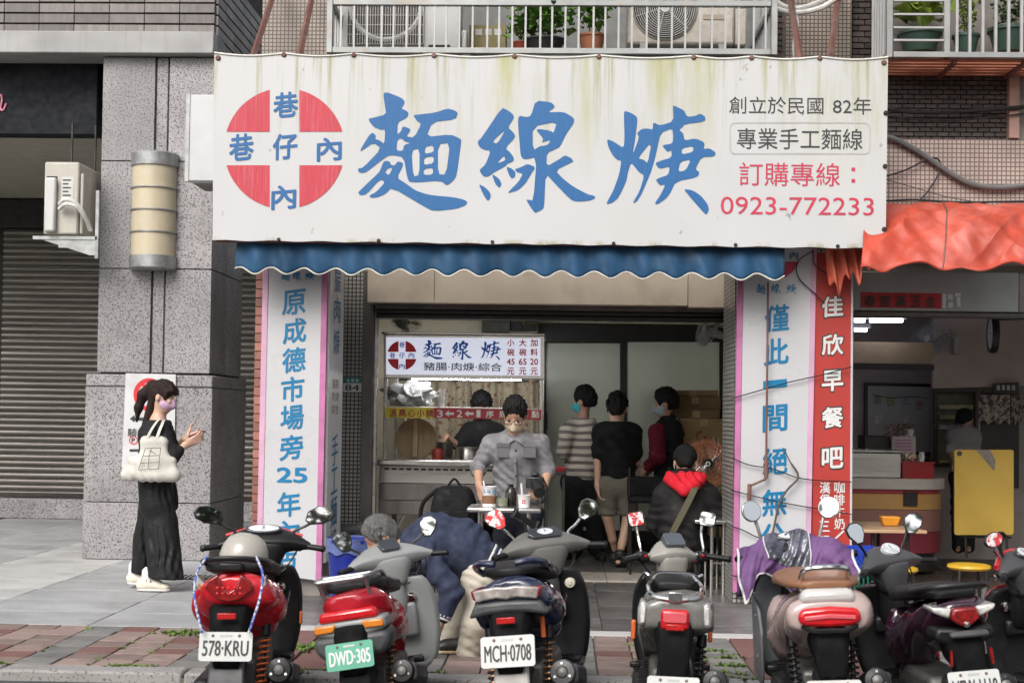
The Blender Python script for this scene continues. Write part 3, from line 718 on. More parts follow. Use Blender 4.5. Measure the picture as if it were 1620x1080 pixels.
letter('0923-772233', 1261, 326, YS_, h=28, w=240, m=M_red2, parent=sg, weight=0.)
ro = arc_rect(1154, 193, 1377, 244, 9); ri = arc_rect(1156, 195, 1375, 242, 8)
a = [W(x, y, Yt) for x, y in ro]; b_ = [W(x, y, Yt) for x, y in ri]; k = len(a)
MB().add(a+b_, [(i, (i+1) % k, k+(i+1) % k, k+i) for i in range(k)]).build('border_line', M_grey, sg, True)
# white light box behind the sign's left end
lbx = thing('side_sign', 'plain white projecting sign box behind the left end of the big sign', 'sign', W(316, 228, 10.9))
box('casing', (X(294, 10.9, 228), 10.9, Z(286, 10.9, 316)), (X(335, 10.9, 228)+.2, 11.02, Z(150, 10.9, 316)), mat('box_white', (.52,.53,.54), rough=.35, var=.05, dirt=.2), lbx, bev=.006)
box('side_panel', (X(294, 10.9, 228)+.01, 11.022, Z(286, 10.9, 316)+.01), (X(335, 10.9, 228)+.2, 11.5, Z(150, 10.9, 316)-.01), M_dull, lbx)
box('edge_trim', (X(293, 10.89, 228), 10.893, Z(287, 10.9, 316)), (X(299, 10.89, 228), 10.898, Z(149, 10.9, 316)), M_galv, lbx)

# ================================================================ blue awning
M_awn = mat('blue_tarp', (.018,.062,.13), rough=.6, spec=.2, var=.3, scale=5, stretch=(1,1,.6), dirt=.35, dscale=3, dcol=(.02,.04,.07), c2=(.07,.14,.21), c2t=(.55,.75), c2scale=3)
aw = thing('awning', 'blue scalloped tarpaulin awning under the big sign', 'awning', (-.2, 10.4, Z(440, 10.4)))
x0, x1 = X(371, 10.35, 400), X(1243, 10.35, 400)
nsc = 17
def awn(u, v):   # v=0 bottom edge, 1 top
    x = x0+(x1-x0)*u
    ph = u*nsc*1.0
    sc_ = .5-.5*math.cos(2*math.pi*(ph+.35))
    zb_ = Z(429+11*u, 10.4, 370+870*u) + .052*sc_ - .02
    zt_ = Z(383+8*u, 10.4, 370+870*u)+.12
    z = zb_+(zt_-zb_)*v
    fold = (.022*math.sin(2*math.pi*ph+1.)+.012*math.sin(u*71+v*2)+.008*math.sin(u*143+3+v*4)+.010*(abs(math.sin(u*58+v*3.1))**.6-.6))*(1-v*.6)
    return (x, 10.36+fold+(.10*v*v), z)
o = MB().grid(awn, 220, 14).build('canopy', M_awn, aw, True, smooth=True, angle=180, solid=.004)
MB().tube([Vector(awn(i/260, 0))+Vector((0,-.003,-.003)) for i in range(261)], .006, 5).build('hem', mat('awning_hem', (.55,.53,.47), rough=.6, dirt=.5), aw, True, smooth=True)
MB().tube([(x0+.05, 10.52, Z(385, 10.5)), (x1-.05, 10.52, Z(389, 10.5))], .04, 12).build('roller', M_galv, aw, True, smooth=True)

# ================================================================ vertical signs on the columns
M_acr = mat('acrylic_white', (.49,.49,.51), rough=.3, var=.04, scale=1.5, dirt=.15, dscale=2, dcol=(.45,.43,.42), streak=.12)
M_pinkf = mat('pink_frame', (.44,.15,.31), rough=.45, var=.2, scale=6, dirt=.3, dcol=(.35,.12,.25))
M_pinkl = mat('pink_frame_light', (.56,.33,.46), rough=.45, var=.12, scale=6, dirt=.15)
def quadplate(name, c, Y, th, m, parent, bev=.003):
    """plate with four photo corners (tl,tr,br,bl) on plane y=Y, thickness behind"""
    tl, tr, br, bl = [W(*p, Y) for p in c]; d = Vector((0, th, 0))
    return MB().hexa([bl, br, br+d, bl+d, tl, tr, tr+d, tl+d]).build(name, m, parent, True, bev=bev)
def strip(a, b, w0, Y, th, m, parent, name='frame'):
    """vertical strip between photo points a (top-left) and b (bottom-left), w0 px wide"""
    return quadplate(name, (a, (a[0]+w0, a[1]), (b[0]+w0, b[1]), b), Y, th, m, parent)
Yv = YC-.05
vs1 = thing('vertical_sign', 'tall white vertical sign with blue characters and pink frame on the brick column', 'sign', W(460, 905, Yv))
quadplate('panel', ((426,380),(511,380),(500,918),(413,905)), Yv, .045, M_acr, vs1)
strip((417,380),(405,905), 9, Yv-.006, .05, M_pinkl, vs1)
strip((510,380),(499,918), 9.5, Yv-.006, .05, M_pinkf, vs1)
for k, x in (('mian', 452), ('xian', 470), ('geng', 490)): letter(k, x, 437, Yv, h=14, w=15, m=M_bblue, parent=vs1)
for ch, x, y in (('原',465,478),('成',466,523),('德',465,569),('市',463,615),('場',462,660),('旁',461,707),('年',457,797),('內',455,842),('店',452,880)):
    letter(ch, x, y, Yv, h=38, w=36, m=M_bblue, parent=vs1, weight=.024, lift=.13)
letter('25', 462, 751, Yv, h=23, w=47, m=M_bblue, parent=vs1, weight=.03)
# narrow sign on the column's inner side
xs_ = xc1-.004
vs2 = thing('vertical_sign', 'narrow white vertical sign on the inner side of the brick column', 'sign', (xs_, YC+.3, .2))
zz0 = .38; MB().box((xs_, YC+.02, .25), (xs_+.03, YCb+.05, 2.75)).build('panel', mat('side_white', (.74,.74,.74), rough=.4, var=.05), vs2, True, bev=.003)
for zq, ch, hh in ((2.45,'腸',.22),(2.2,'肉',.2),(1.95,'焿',.2),(1.1,'手',.24),(.86,'工',.2),(.62,'麵',.24),(.38,'線',.22)):
    vs, fs_, gw, gh = glyphs(ch, 0., .08)
    MB().add([(xs_+.033, YC+.36+x*.5/gw*.62, zq+y*hh/gh) for x, y in vs], fs_).build('lettering', M_bblue, vs2, True, fix=False)
for zq, ch in ((1.62,'豬腸'),(1.52,'肉焿'),(1.42,'綜合')):
    vs, fs_, gw, gh = glyphs(ch)
    MB().add([(xs_+.033, YC+.34+x*.34/gw, zq+y*.075/gh) for x, y in vs], fs_).build('lettering', mat('sign_brown', (.30,.12,.08), rough=.5), vs2, True, fix=False)
# right white sign
vs3 = thing('vertical_sign', 'tall white vertical sign with blue characters and loose wires on the right column', 'sign', W(1225, 940, Yv))
quadplate('panel', ((1177,380),(1284,380),(1273,942),(1168,936)), Yv, .045, M_acr, vs3)
strip((1168,380),(1159,936), 9, Yv-.006, .05, M_pinkf, vs3)
strip((1284,380),(1273,942), 8.5, Yv-.006, .05, M_pinkl, vs3)
for k, x in (('mian', 1204), ('xian', 1228), ('geng', 1252)): letter(k, x, 457, Yv, h=16, w=16, m=M_bblue, parent=vs3)
letter('內', 1256, 404, Yv, h=12, w=13, m=M_bblue, parent=vs3, weight=.02)
q = [W(x, y, Yv-.003) for x, y in ((1242,414),(1264,414),(1260,423),(1252,432),(1240,440))]; MB().add(q, [tuple(range(5))]).build('roundel_quarter', M_red2, vs3, True)
for ch, x, y in (('僅',1229,503),('此',1228,556),('間',1226,661),('絕',1226,729),('無',1225,794),('公',1223,848)):
    letter(ch, x, y, Yv, h=40, w=37, m=M_bblue, parent=vs3, weight=.026, lift=.10)
letter('一', 1226, 607, Yv, w=36, h=9, m=M_bblue, parent=vs3, weight=.02, lift=.04)
# red sign
M_redb = mat('red_banner', (.39,.038,.030), rough=.4, var=.08, scale=2, dirt=.12)
vs4 = thing('vertical_sign', 'tall red vertical sign with white outlined characters at the right column', 'sign', W(1318, 900, Yv))
quadplate('panel', ((1291,400),(1348,400),(1345,878),(1284,878)), Yv+.01, .04, M_redb, vs4)
strip((1347,400),(1344,935), 3.5, Yv+.004, .05, M_acr, vs4)
for ch, y in (('佳',485),('欣',545),('早',602),('餐',660),('吧',724)):
    letter(ch, 1317, y, Yv+.01, h=34, w=35, m=M_ink, parent=vs4, weight=.055, lift=.08, dy=-.002)
    letter(ch, 1317, y, Yv+.01, h=31, w=32, m=M_whitep, parent=vs4, weight=.032, lift=.08, dy=-.004, name='lettering')
for i, ch in enumerate('咖啡牛奶'): letter(ch, 1328, 771+19*i, Yv+.01, h=17, w=16, m=M_whitep, parent=vs4, weight=.02)
letter('奶', 1327, 866, Yv+.01, h=17, w=16, m=M_whitep, parent=vs4, weight=.02)
q = [W(x, y, Yv+.006) for x, y in ((1334,838),(1336,840),(1322,853),(1320,851))]; MB().add(q, [(0,1,2,3)]).build('slash_mark', M_whitep, vs4, True)
for i, ch in enumerate('漢堡'): letter(ch, 1305, 771+19*i, Yv+.01, h=17, w=16, m=M_whitep, parent=vs4, weight=.02)
letter('三', 1304, 832, Yv+.01, h=16, w=16, m=M_whitep, parent=vs4, weight=.02)
letter('明', 1303, 855, Yv+.01, h=16, w=16, m=M_whitep, parent=vs4, weight=.02)
letter('84', 557, 613, Yn, h=9.5, w=22, m=M_ink, parent=hn, weight=.01, dy=-.002)
for q in (549, 556, 563): quadplate('print_mark', ((q,599.5),(q+4,599.5),(q+4,603.5),(q,603.5)), Yn-.002, .001, M_whitep, hn, 0)
# wires, crank rod and dry twig hanging in front of the right white sign
M_wire = mat('black_wire', (.012,.012,.012), rough=.6, var=.1)
wr = thing('loose_wires', 'black wires strung across the white sign on the right column', 'wires', W(1230, 760, Yv-.03))
for p in (((1158,630),(1200,618),(1250,604),(1300,593),(1347,580)), ((1158,724),(1185,735),(1225,742),(1270,757),(1347,762)), ((1156,775),(1200,786),(1250,797),(1347,813)), ((1157,832),(1175,838),(1200,850),(1230,856)), ((1158,910),(1190,914)), ((1287,396),(1262,414),(1264,440),(1290,465),(1305,480)), ((1286,396),(1290,420),(1318,440),(1326,462))):
    MB().tube(catmull([W(x, y, Yv-.03) for x, y in p], 5), .0045, 5).build('wire', M_wire, wr, True, smooth=True)
cr = thing('awning_crank', 'brown awning crank rod hanging in front of the right white sign', 'crank', W(1210, 780, Yv-.06))
for p, r in (((((1215,446),(1212,745)),.008)), (((1212,725),(1212,757)),.016), (((1212,757),(1187,768)),.009), (((1186,765),(1185,796)),.016)):
    MB().tube([W(x, y, Yv-.06) for x, y in p], r, 8).build('rod', M_rust, cr, True, smooth=True)
tw_ = thing('dry_twig', 'dry brown twig caught on the lower part of the right white sign', 'twig', W(1220, 830, Yv-.05))
MB().tube(catmull([W(x, y, Yv-.05) for x, y in ((1239,708),(1250,730),(1263,754),(1245,775),(1232,800),(1222,845))], 4), [.004]*5+[.008]*16, 6).build('stem', mat('twig', (.09,.06,.045), rough=.8), tw_, True, smooth=True)
# ================================================================ right-hand building and its breakfast shop
rb = thing('breakfast_shop_building', 'pink mosaic and dark brick building with a steel shop fascia at the right', 'building', (3.4, 11.0, 0))
rb0 = Vector((3.4, 11.0, 0))
box('brick_wall', (X(1396, 10.97, 150), 10.97, 2.9), (6.4, 11.3, 6.6), M_mortar, rb)
bq = MB().box((0,0,0),(bw-.008,.03,bh-.008)).build('brick', M_dbrick, rb, bev=.002, seg=1); first = True
bw, bh = .088, .036
bq.data = MB().box((0,0,0),(bw-.006,.03,bh-.006)).build('brick_source', M_dbrick).data
bpy.data.objects.remove(bpy.data.objects['brick_source'])
bricks(1400, 1600, 111, 224, 10.965, rb, bq, rb0)
box('wall_band', (X(1386, 10.9, 270), 10.9, Z(345, 10.9, 1500)), (6.4, 10.965, Z(220, 10.9, 1500)), M_mosp, rb)
box('pilaster', (X(1597, 10.88, 150), 10.88, Z(219, 10.9, 1600)), (X(1613, 10.88, 150), 11.0, Z(60, 10.9, 1600)), mat('red_pilaster', (.36,.21,.17), rough=.5, var=.2, dirt=.3), rb)
# interior shell
M_pinkw = mat('pinkish_wall', (.50,.43,.41), rough=.6, var=.08, dirt=.25)
box('side_wall', (xd1-.02, 11.61, 0), (xd1+.08, 17, 2.9), M_pinkw, rb)
box('side_wall', (5.9, 11.2, 0), (6.0, 17, 2.9), M_pinkw, rb)
box('back_wall', (xd1+.08, 16.9, 0), (5.9, 17, 2.9), M_pinkw, rb)
box('ceiling', (xd1+.08, 11.3, 2.62), (5.9, 16.9, 2.7), M_dull, rb)
box('fascia', (X(1350, 11.2, 460), 11.2, Z(493, 11.2, 1480)), (X(1612, 11.2, 460), 11.35, Z(430, 11.2, 1480)), mat('fascia_steel', (.36,.38,.37), rough=.42, metal=.4, var=.12, scale=2, dirt=.3, dcol=(.15,.13,.1)), rb, bev=.008)
box('fascia', (X(1613, 11.2, 460), 11.22, Z(493, 11.2, 1480)), (6.0, 11.35, Z(430, 11.2, 1480)), M_dull, rb, bev=.008)
box('fascia_lip', (X(1350, 11.2, 460), 11.17, Z(501, 11.2, 1480)), (6.0, 11.36, Z(495, 11.2, 1480)), M_post, rb)
box('beam', (xd1+.08, 13.4, Z(575, 13.4, 1410)), (X(1476, 13.4, 560), 13.6, Z(541, 13.4, 1410)), mat('tan_beam', (.33,.25,.16), rough=.6, dirt=.3), rb)
box('beam', (xd1+.08, 13.35, Z(585, 13.4, 1410)), (X(1476, 13.4, 560), 13.39, Z(576, 13.4, 1410)), M_frame, rb)
box('partition', (xd1+.08, 15.2, 1.0), (X(1478, 15.2, 560), 15.3, 2.62), M_pinkw, rb)
pw = MB().prism([(X(1476, 14.2, 560), Z(614, 14.2, 1476)), (5.9, Z(598, 14.2, 1620)-.02), (5.9, 2.62), (X(1476, 14.2, 560), 2.62)], 14.2, 14.28)
pw.build('partition', M_pinkw, rb, True)
box('partition', (X(1476, 14.6, 700), 14.6, 0), (5.9, 14.7, 2.0), mat('grey_partition', (.35,.31,.29), rough=.6, dirt=.3), rb)
# lamps
M_tube = mat('lit_tube', (.9,.9,.95), emit=(.80,.82,1.), es=14., var=0)
for k, (pa, pb, py, Y_) in enumerate(((1352,1368,507,13.2), (1376,1428,507,13.2), (1352,1371,522,13.9))):
    t_ = thing('tube_lamp', ['short lit fluorescent tube at the column end of the breakfast shop ceiling', 'long lit fluorescent tube in the breakfast shop ceiling', 'short lit fluorescent tube deeper under the breakfast shop ceiling'][k], 'lamp', W((pa+pb)/2, py, Y_))
    a, b = W(pa, py, Y_), W(pb, py, Y_)
    MB().tube([a, b], .016, 8).build('tube', M_tube, t_, True, smooth=True)
    box('fixture', (a.x-.03, Y_-.05, a.z+.02), (b.x+.03, Y_+.05, a.z+.06), M_whitep, t_)
# lucky red couplet on fascia
cp = thing('red_couplet', 'red paper couplet with dark characters pasted on the steel fascia', 'paper banner', W(1425, 475, 11.19))
M_rpap = mat('red_paper', (.42,.022,.03), rough=.5, var=.2, c2=(.6,.35,.05), c2t=(.68,.72), c2scale=60)
quadplate('paper', ((1362,462),(1489,464),(1489,488),(1362,486)), 11.192, .006, M_rpap, cp, 0)
for i, ch in enumerate('春堂滿玉金'): letter(ch, 1376+i*24, 475.5+i*.3, 11.192, h=17, w=17, m=M_ink, parent=cp, weight=.02, lift=.06)
tp = thing('torn_paper', 'torn white paper scraps right of the red couplet on the fascia', 'paper', W(1505, 477, 11.19))
for q in (((1491,464),(1497,465),(1496,488),(1491,488)), ((1499,466),(1507,465),(1507,474),(1500,473)), ((1501,478),(1508,478),(1507,487),(1500,486)), ((1510,464),(1520,463),(1520,468),(1511,469)), ((1513,470),(1519,469),(1520,486),(1514,484))):
    quadplate('scrap', q, 11.192, .003, M_whitep, tp, 0)
# wall fan
def fan_head(root, c, r, yaw, pitch, mg, mb_, mh, nring=7, nsp=28, depth=.10, blades=3):
    T = Matrix.Translation(c) @ Matrix.Rotation(yaw, 4, 'Z') @ Matrix.Rotation(pitch, 4, 'X')
    b = MB(); b.T = T
    for k in range(1, nring+1):
        q = k/nring; y = -depth*.5*math.cos(q*1.3); n = 40
        b.tube([(r*q*math.cos(2*math.pi*i/n), y, r*q*math.sin(2*math.pi*i/n)) for i in range(n)], .0025, 4, closed=True)
    for i in range(nsp):
        a = 2*math.pi*i/nsp
        b.tube([(r*q*math.cos(a+q*.5), -depth*.5*math.cos(q*1.3), r*q*math.sin(a+q*.5)) for q in (.12,.35,.6,.8,1.)], .0018, 3, cap=False)
        b.tube([(r*q*math.cos(a), depth*.55*math.cos(q*1.4), r*q*math.sin(a)) for q in (.2,.6,1.)], .0018, 3, cap=False)
    b.build('cage', mg, root, True)
    for k in range(blades):
        b = MB(); b.T = T; a0 = 2*math.pi*k/blades
        def bl(u, v):
            rr = r*(.15+.75*u); a = a0+(v-.5)*1.5*(.7+.3*math.sin(u*3)); return (rr*math.cos(a), .03*(v-.5)*2*(1-u*.3), rr*math.sin(a))
        b.grid(bl, 8, 8).build('blade', mb_, root, True, smooth=True, solid=.003)
    b = MB(); b.T = T; b.lathe([(0,-depth*.55),(r*.15,-depth*.52),(r*.17,-depth*.4),(r*.14,0),(r*.2,depth*.5),(r*.22,depth*1.3),(r*.15,depth*1.8),(0,depth*1.85)], n=20, axis='Y')
    b.build('motor', mh, root, True, smooth=True)
M_fanw = mat('fan_grey', (.45,.45,.44), rough=.4, var=.1, dirt=.3)
M_blade = mat('fan_blade_clear', (.25,.27,.28), rough=.2, var=.1)
wf = thing('wall_fan', 'grey wall fan in the breakfast shop turned downwards to the left', 'fan', W(1475, 545, 13.7))
fan_head(wf, W(1470, 540, 13.7), .20, R(-42), R(-28), M_fanw, M_blade, M_fanw)
MB().tube([W(1490, 528, 13.8), W(1512, 532, 14.1)], .016, 8).build('arm', M_fanw, wf, True)
box('mount', (X(1508, 14.1), 14.1, Z(560, 14.1, 1515)), (X(1518, 14.1), 14.19, Z(530, 14.1, 1515)), M_fanw, wf, bev=.01)
ck = thing('wall_clock', 'round dark-rimmed clock seen at an angle on the breakfast shop arm', 'clock', W(1571, 528, 12.6))
cT = Matrix.Translation(W(1571, 528, 12.6)) @ Matrix.Rotation(R(-97), 4, 'Z')
b = MB(); b.T = cT; b.lathe([(0,-.02),(.135,-.02),(.145,-.03),(.165,-.03),(.17,0),(.165,.03),(0,.03)], n=32, axis='Y'); b.build('rim', M_frame, ck, True, smooth=True)
b = MB(); b.T = cT; b.lathe([(0,-.024),(.134,-.024)], n=32, axis='Y'); b.build('dial', M_whitep, ck, True)
b = MB(); b.T = cT; b.box((-.004,-.028,0),(.004,-.027,.1)); b.box((0,-.028,-.004),(.07,-.027,.004)); b.build('hand', M_ink, ck, True)
MB().tube([W(1576, 505, 12.6), W(1640, 503, 12.6)], .012, 6).build('arm', M_frame, ck, True)
# whiteboard with pinned pictures
wb = thing('whiteboard', 'dark framed whiteboard with small pinned pictures on the breakfast shop back wall', 'board', W(1422, 660, 15.1))
Yw = 15.12
M_board = mat('board_grey', (.40,.40,.41), rough=.4, var=.05)
quadplate('frame', ((1368,605),(1478,607),(1478,720),(1368,718)), Yw, .05, M_frame, wb)
quadplate('board', ((1373,610),(1473,612),(1473,715),(1373,713)), Yw-.006, .005, M_board, wb, 0)
for i, (x, y, c) in enumerate(((1388,632,(.2,.25,.2)),(1409,635,(.35,.36,.2)),(1434,634,(.25,.35,.4)),(1455,640,(.3,.25,.22)),(1390,662,(.5,.5,.5)),(1436,664,(.45,.45,.46)))):
    quadplate('picture', ((x-6,y-6),(x+6,y-6),(x+6,y+7),(x-6,y+7)), Yw-.011, .003, mat('picture_%d' % i, c, rough=.6, var=.4, scale=30), wb, 0)
MB().tube(catmull([W(x, y, Yw-.012) for x, y in ((1380,624),(1410,629),(1440,627),(1468,630))], 4), .004, 4).build('string', M_wire, wb, True)
# dark glass showcase
gc = thing('glass_cabinet', 'dark framed glass cabinet at the back of the breakfast shop', 'cabinet', W(1512, 735, 14.4))
Yg = 14.3
for c in (((1478,615),(1548,615),(1548,620),(1478,620)), ((1478,732),(1548,732),(1548,738),(1478,738)), ((1478,620),(1483,620),(1483,732),(1478,732)), ((1543,620),(1548,620),(1548,732),(1543,732))): quadplate('frame', c, Yg, .05, M_frame, gc)
quadplate('back_panel', ((1483,620),(1543,620),(1543,732),(1483,732)), Yg+.25, .02, mat('olive_dim', (.10,.095,.06), rough=.4, var=.3), gc, 0)
for i, (y, c) in enumerate(((640,(.32,.30,.16)),(656,(.26,.24,.12)),(672,(.25,.29,.30)),(727,(.45,.36,.12)))): quadplate('shelf_row', ((1486,y),(1540,y),(1540,y+7),(1486,y+7)), Yg+.12, .1, mat('row_%d' % i, c, rough=.5, var=.3, scale=20), gc)
# dark doorway with lace curtain
dw = thing('doorway', 'dark doorway at the back of the breakfast shop', 'doorway', W(1580, 770, 14.5))
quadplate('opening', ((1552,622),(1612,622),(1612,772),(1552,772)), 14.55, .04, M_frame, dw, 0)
quadplate('frame', ((1546,616),(1551,616),(1551,775),(1546,775)), 14.5, .09, M_pinkw, dw)
lc = thing('lace_curtain', 'white lace half curtain hanging in the dark doorway', 'curtain', W(1580, 640, 14.4))
M_lace = mat('lace', (.55,.50,.46), rough=.8, var=.3, scale=25, c2=(.15,.12,.11), c2t=(.5,.56), c2scale=22)
for xa, xb in ((1548,1597),(1600,1620)):
    def lace(u, v):
        p = W(xa+(xb-xa)*u, 624+(48-7*abs(math.sin(u*9.4)))*(1-v), 14.4); return (p.x, 14.4+.02*math.sin(u*24), p.z)
    MB().grid(lace, 30, 6).build('panel', M_lace, lc, True, smooth=True)
sm = thing('small_sign', 'small dark sign with pale writing above the lace curtain', 'sign', W(1592, 613, 14.1))
quadplate('board', ((1571,606),(1612,604),(1612,621),(1571,622)), 14.1, .02, M_frame, sm)
for q in range(4): quadplate('print_mark', ((1577+q*8,609),(1582+q*8,609),(1582+q*8,617),(1577+q*8,617)), 14.097, .002, M_grey, sm, 0)
# counter with striped front and rounded end
ct = thing('snack_counter', 'curved counter striped cream orange brown and maroon in the breakfast shop', 'counter', W(1425, 890, 13.0))
Yk = 12.9
xk0, xk1 = xd1+.1, X(1503, Yk, 800)
def cpath(e=0., n=8):
    r = .35; pts = [(xk0, Yk-e)]
    for i in range(n+1):
        a = R(-90+90*i/n); pts.append((xk1-r+(r+e)*math.cos(a), Yk+r+(r+e)*math.sin(a)))
    pts += [(xk1+e, Yk+1.2), (xk0, Yk+1.2)]; return pts
def cm(n_, c): return mat(n_, c, rough=.35, var=.06, dirt=.15)
for nm, ya, yb, m_, e in (('top', 757, 774, cm('counter_cream', (.55,.50,.45)), .03), ('band', 774.3, 781, cm('counter_red', (.35,.03,.04)), 0), ('band', 781.3, 806, cm('counter_orange', (.55,.31,.10)), 0.004), ('band', 806.3, 841, cm('counter_brown', (.30,.14,.11)), 0), ('band', 841.3, 875, cm('counter_maroon', (.20,.02,.035)), .004), ('base', 875.3, 905, M_frame, -.05)):
    MB().prism(cpath(e), Z(yb, Yk, 1430), Z(ya, Yk, 1430), axis='Z').build(nm, m_, ct, True, bev=.004)
quadplate('outlet_box', ((1430,778),(1452,778),(1452,800),(1430,800)), Yk-.03, .03, M_frame, ct)
zt_ = Z(757, Yk, 1430)
sbx = thing('steel_box', 'stainless steel box standing on the snack counter', 'box', (X(1386, Yk+.1), Yk+.3, zt_))
box('body', (xk0+.02, Yk+.08, zt_), (X(1425, Yk+.1, 735), Yk+.7, Z(716, Yk+.1, 1400)), M_steel, sbx, bev=.01)
box('lid', (xk0+.01, Yk+.06, Z(715.5, Yk+.1, 1400)), (X(1427, Yk+.1, 735), Yk+.72, Z(711, Yk+.1, 1400)), M_steel_b, sbx, bev=.008)
bk = thing('red_basket', 'dark red plastic basket full of wrapped snacks on the snack counter', 'basket', (X(1452, Yk+.15), Yk+.3, zt_))
xa, xb = X(1428, Yk+.12, 735), X(1477, Yk+.12, 735); zb_ = Z(733, Yk+.12, 1450)
M_rpl = mat('red_plastic', (.36,.025,.03), rough=.35, var=.08)
for a, b in (((xa,Yk+.12,zt_),(xb,Yk+.135,zb_)),((xa,Yk+.5,zt_),(xb,Yk+.515,zb_)),((xa,Yk+.136,zt_),(xa+.015,Yk+.499,zb_)),((xb-.015,Yk+.136,zt_),(xb,Yk+.499,zb_))): box('side', a, b, M_rpl, bk)
box('rim', (xa-.012,Yk+.108,zb_+.001), (xb+.012,Yk+.118,zb_+.018), M_rpl, bk)
cols_ = [(.6,.5,.4),(.55,.2,.15),(.6,.6,.62),(.3,.25,.15),(.5,.4,.2)]
for i in range(26):
    b = MB(); b.T = Matrix.Translation((rnd.uniform(xa+.04, xb-.04), rnd.uniform(Yk+.17,Yk+.45), zb_+rnd.uniform(-.02,.07))) @ Euler((rnd.uniform(0,3),rnd.uniform(0,3),rnd.uniform(0,3))).to_matrix().to_4x4()
    b.box((-.04,-.025,-.012),(.04,.025,.012)); b.build('packet', mat('packet_%d' % (i % 5), cols_[i % 5], rough=.3, var=.3, scale=30), bk, True, bev=.008)
nt_ = thing('notice_card', 'pink and white notice card standing behind the steel box', 'notice', W(1430, 715, Yk+.75))
quadplate('card', ((1411,690),(1449,690),(1449,718),(1411,718)), Yk+.75, .02, mat('notice_pale', (.5,.42,.42), rough=.5), nt_)
for i in range(4): quadplate('print_line', ((1416,695+i*5),(1442,695+i*5),(1442,697+i*5),(1416,697+i*5)), Yk+.746, .002, M_pinkf, nt_, 0)
kb = thing('black_case', 'black equipment case behind the steel box in the breakfast shop', 'box', W(1390, 712, Yk+.85))
quadplate('case', ((1367,688),(1410,690),(1410,716),(1367,716)), Yk+.85, .3, M_frame, kb, .01)
fl = thing('flower_pot', 'white pot with small red and green plants on the black case', 'plant', W(1420, 690, Yk+.9))
c = W(1438, 686, Yk+.9); MB().lathe([(0,0),(.035,0),(.05,.075),(.045,.075),(.04,.01)], (c.x, c.y, c.z-.03), 16).build('pot', M_whitep, fl, True, smooth=True)
b = MB()
for i in range(160):
    p = W(rnd.uniform(1398,1446), rnd.uniform(670,690), Yk+.9+rnd.uniform(-.08,.08)); a = rnd.uniform(0,6.28); r_ = rnd.uniform(.01,.022); t = Vector((math.cos(a), math.sin(a)*.5, rnd.uniform(-.6,.6)))*r_; s_ = Vector((-math.sin(a)*.4, .6, .7))*r_*.6
    b.mi = i % 3 == 0; b.add([p-t, p+s_, p+t, p-s_], [(0,1,2,3)])
b.build('foliage', [mat('dim_leaf', (.06,.10,.04), rough=.6), mat('dim_flower', (.35,.06,.05), rough=.6)], fl, True, fix=False)
# folded yellow table
yt = thing('folded_table', 'yellow folding table stood on its edge with a grey paper taped on it', 'table', W(1557, 862, 12.3))
M_yel = mat('yellow_laminate', (.46,.30,.05), rough=.35, var=.12, scale=3, dirt=.2, dcol=(.3,.22,.1))
Yy = 12.3
pl_ = [W(x, y, Yy) for x, y in arc_rect(1510, 711, 1604, 846, 4)]
MB().prism([(p.x, p.z) for p in pl_], Yy, Yy+.025).build('tabletop', M_yel, yt, True, bev=.004)
for x in (1527, 1592): MB().tube([W(x, 846, Yy+.05), W(x+2, 882, Yy+.05)], .012, 8).build('leg', M_frame, yt, True)
MB().tube([W(1520, 848, Yy+.05), W(1600, 850, Yy+.05)], .010, 6).build('crossbar', M_frame, yt, True)
quadplate('paper', ((1544,711),(1566,711),(1575,728),(1573,745),(1543,745)) [:4], Yy-.004, .003, mat('grey_paper', (.20,.17,.15), rough=.8, var=.3, scale=25), yt, 0)
c = W(1518, 717, Yy-.004); MB().lathe([(0,-.003),(.022,-.003),(.022,0)], (c.x, Yy-.001, c.z), 16, 'Y').build('sticker', M_ink, yt, True)
# wooden dining table with orange basket
wt_ = thing('dining_table', 'light wood dining table with dark legs in front of the striped counter', 'table', W(1405, 900, 11.2))
M_wood = mat('table_wood', (.40,.26,.15), rough=.4, var=.2, scale=3, stretch=(1,9,1), dirt=.15)
ztb = Z(838, 10.75, 1420)
a = W(1467, 838, 10.75)
MB().prism([(xd1+.06, 10.75), (a.x, 10.75), (X(1398, 11.6, 820), 11.6), (xd1+.06, 11.6)], ztb-.025, ztb, axis='Z').build('tabletop', M_wood, wt_, True, bev=.004)
for x, y in ((a.x-.12, 10.85), (xd1+.15, 10.85), (X(1390, 11.5, 820), 11.5)): MB().tube([(x, y, 0), (x, y, ztb-.026)], .016, 8).build('leg', M_frame, wt_, True)
ob = thing('orange_basket', 'small orange plastic basket on the wood dining table', 'basket', (X(1407, 11.1, 830), 11.15, ztb))
xo = X(1407, 11.15, 830)
MB().loft([[(xo+sx*.055, 11.15+sy*.05, ztb+.002) for sx, sy in ((-1,-1),(1,-1),(1,1),(-1,1))], [(xo+sx*.075, 11.15+sy*.07, ztb+.075) for sx, sy in ((-1,-1),(1,-1),(1,1),(-1,1))]]).build('body', mat('orange_plastic', (.62,.25,.02), rough=.4), ob, True, bev=.01)
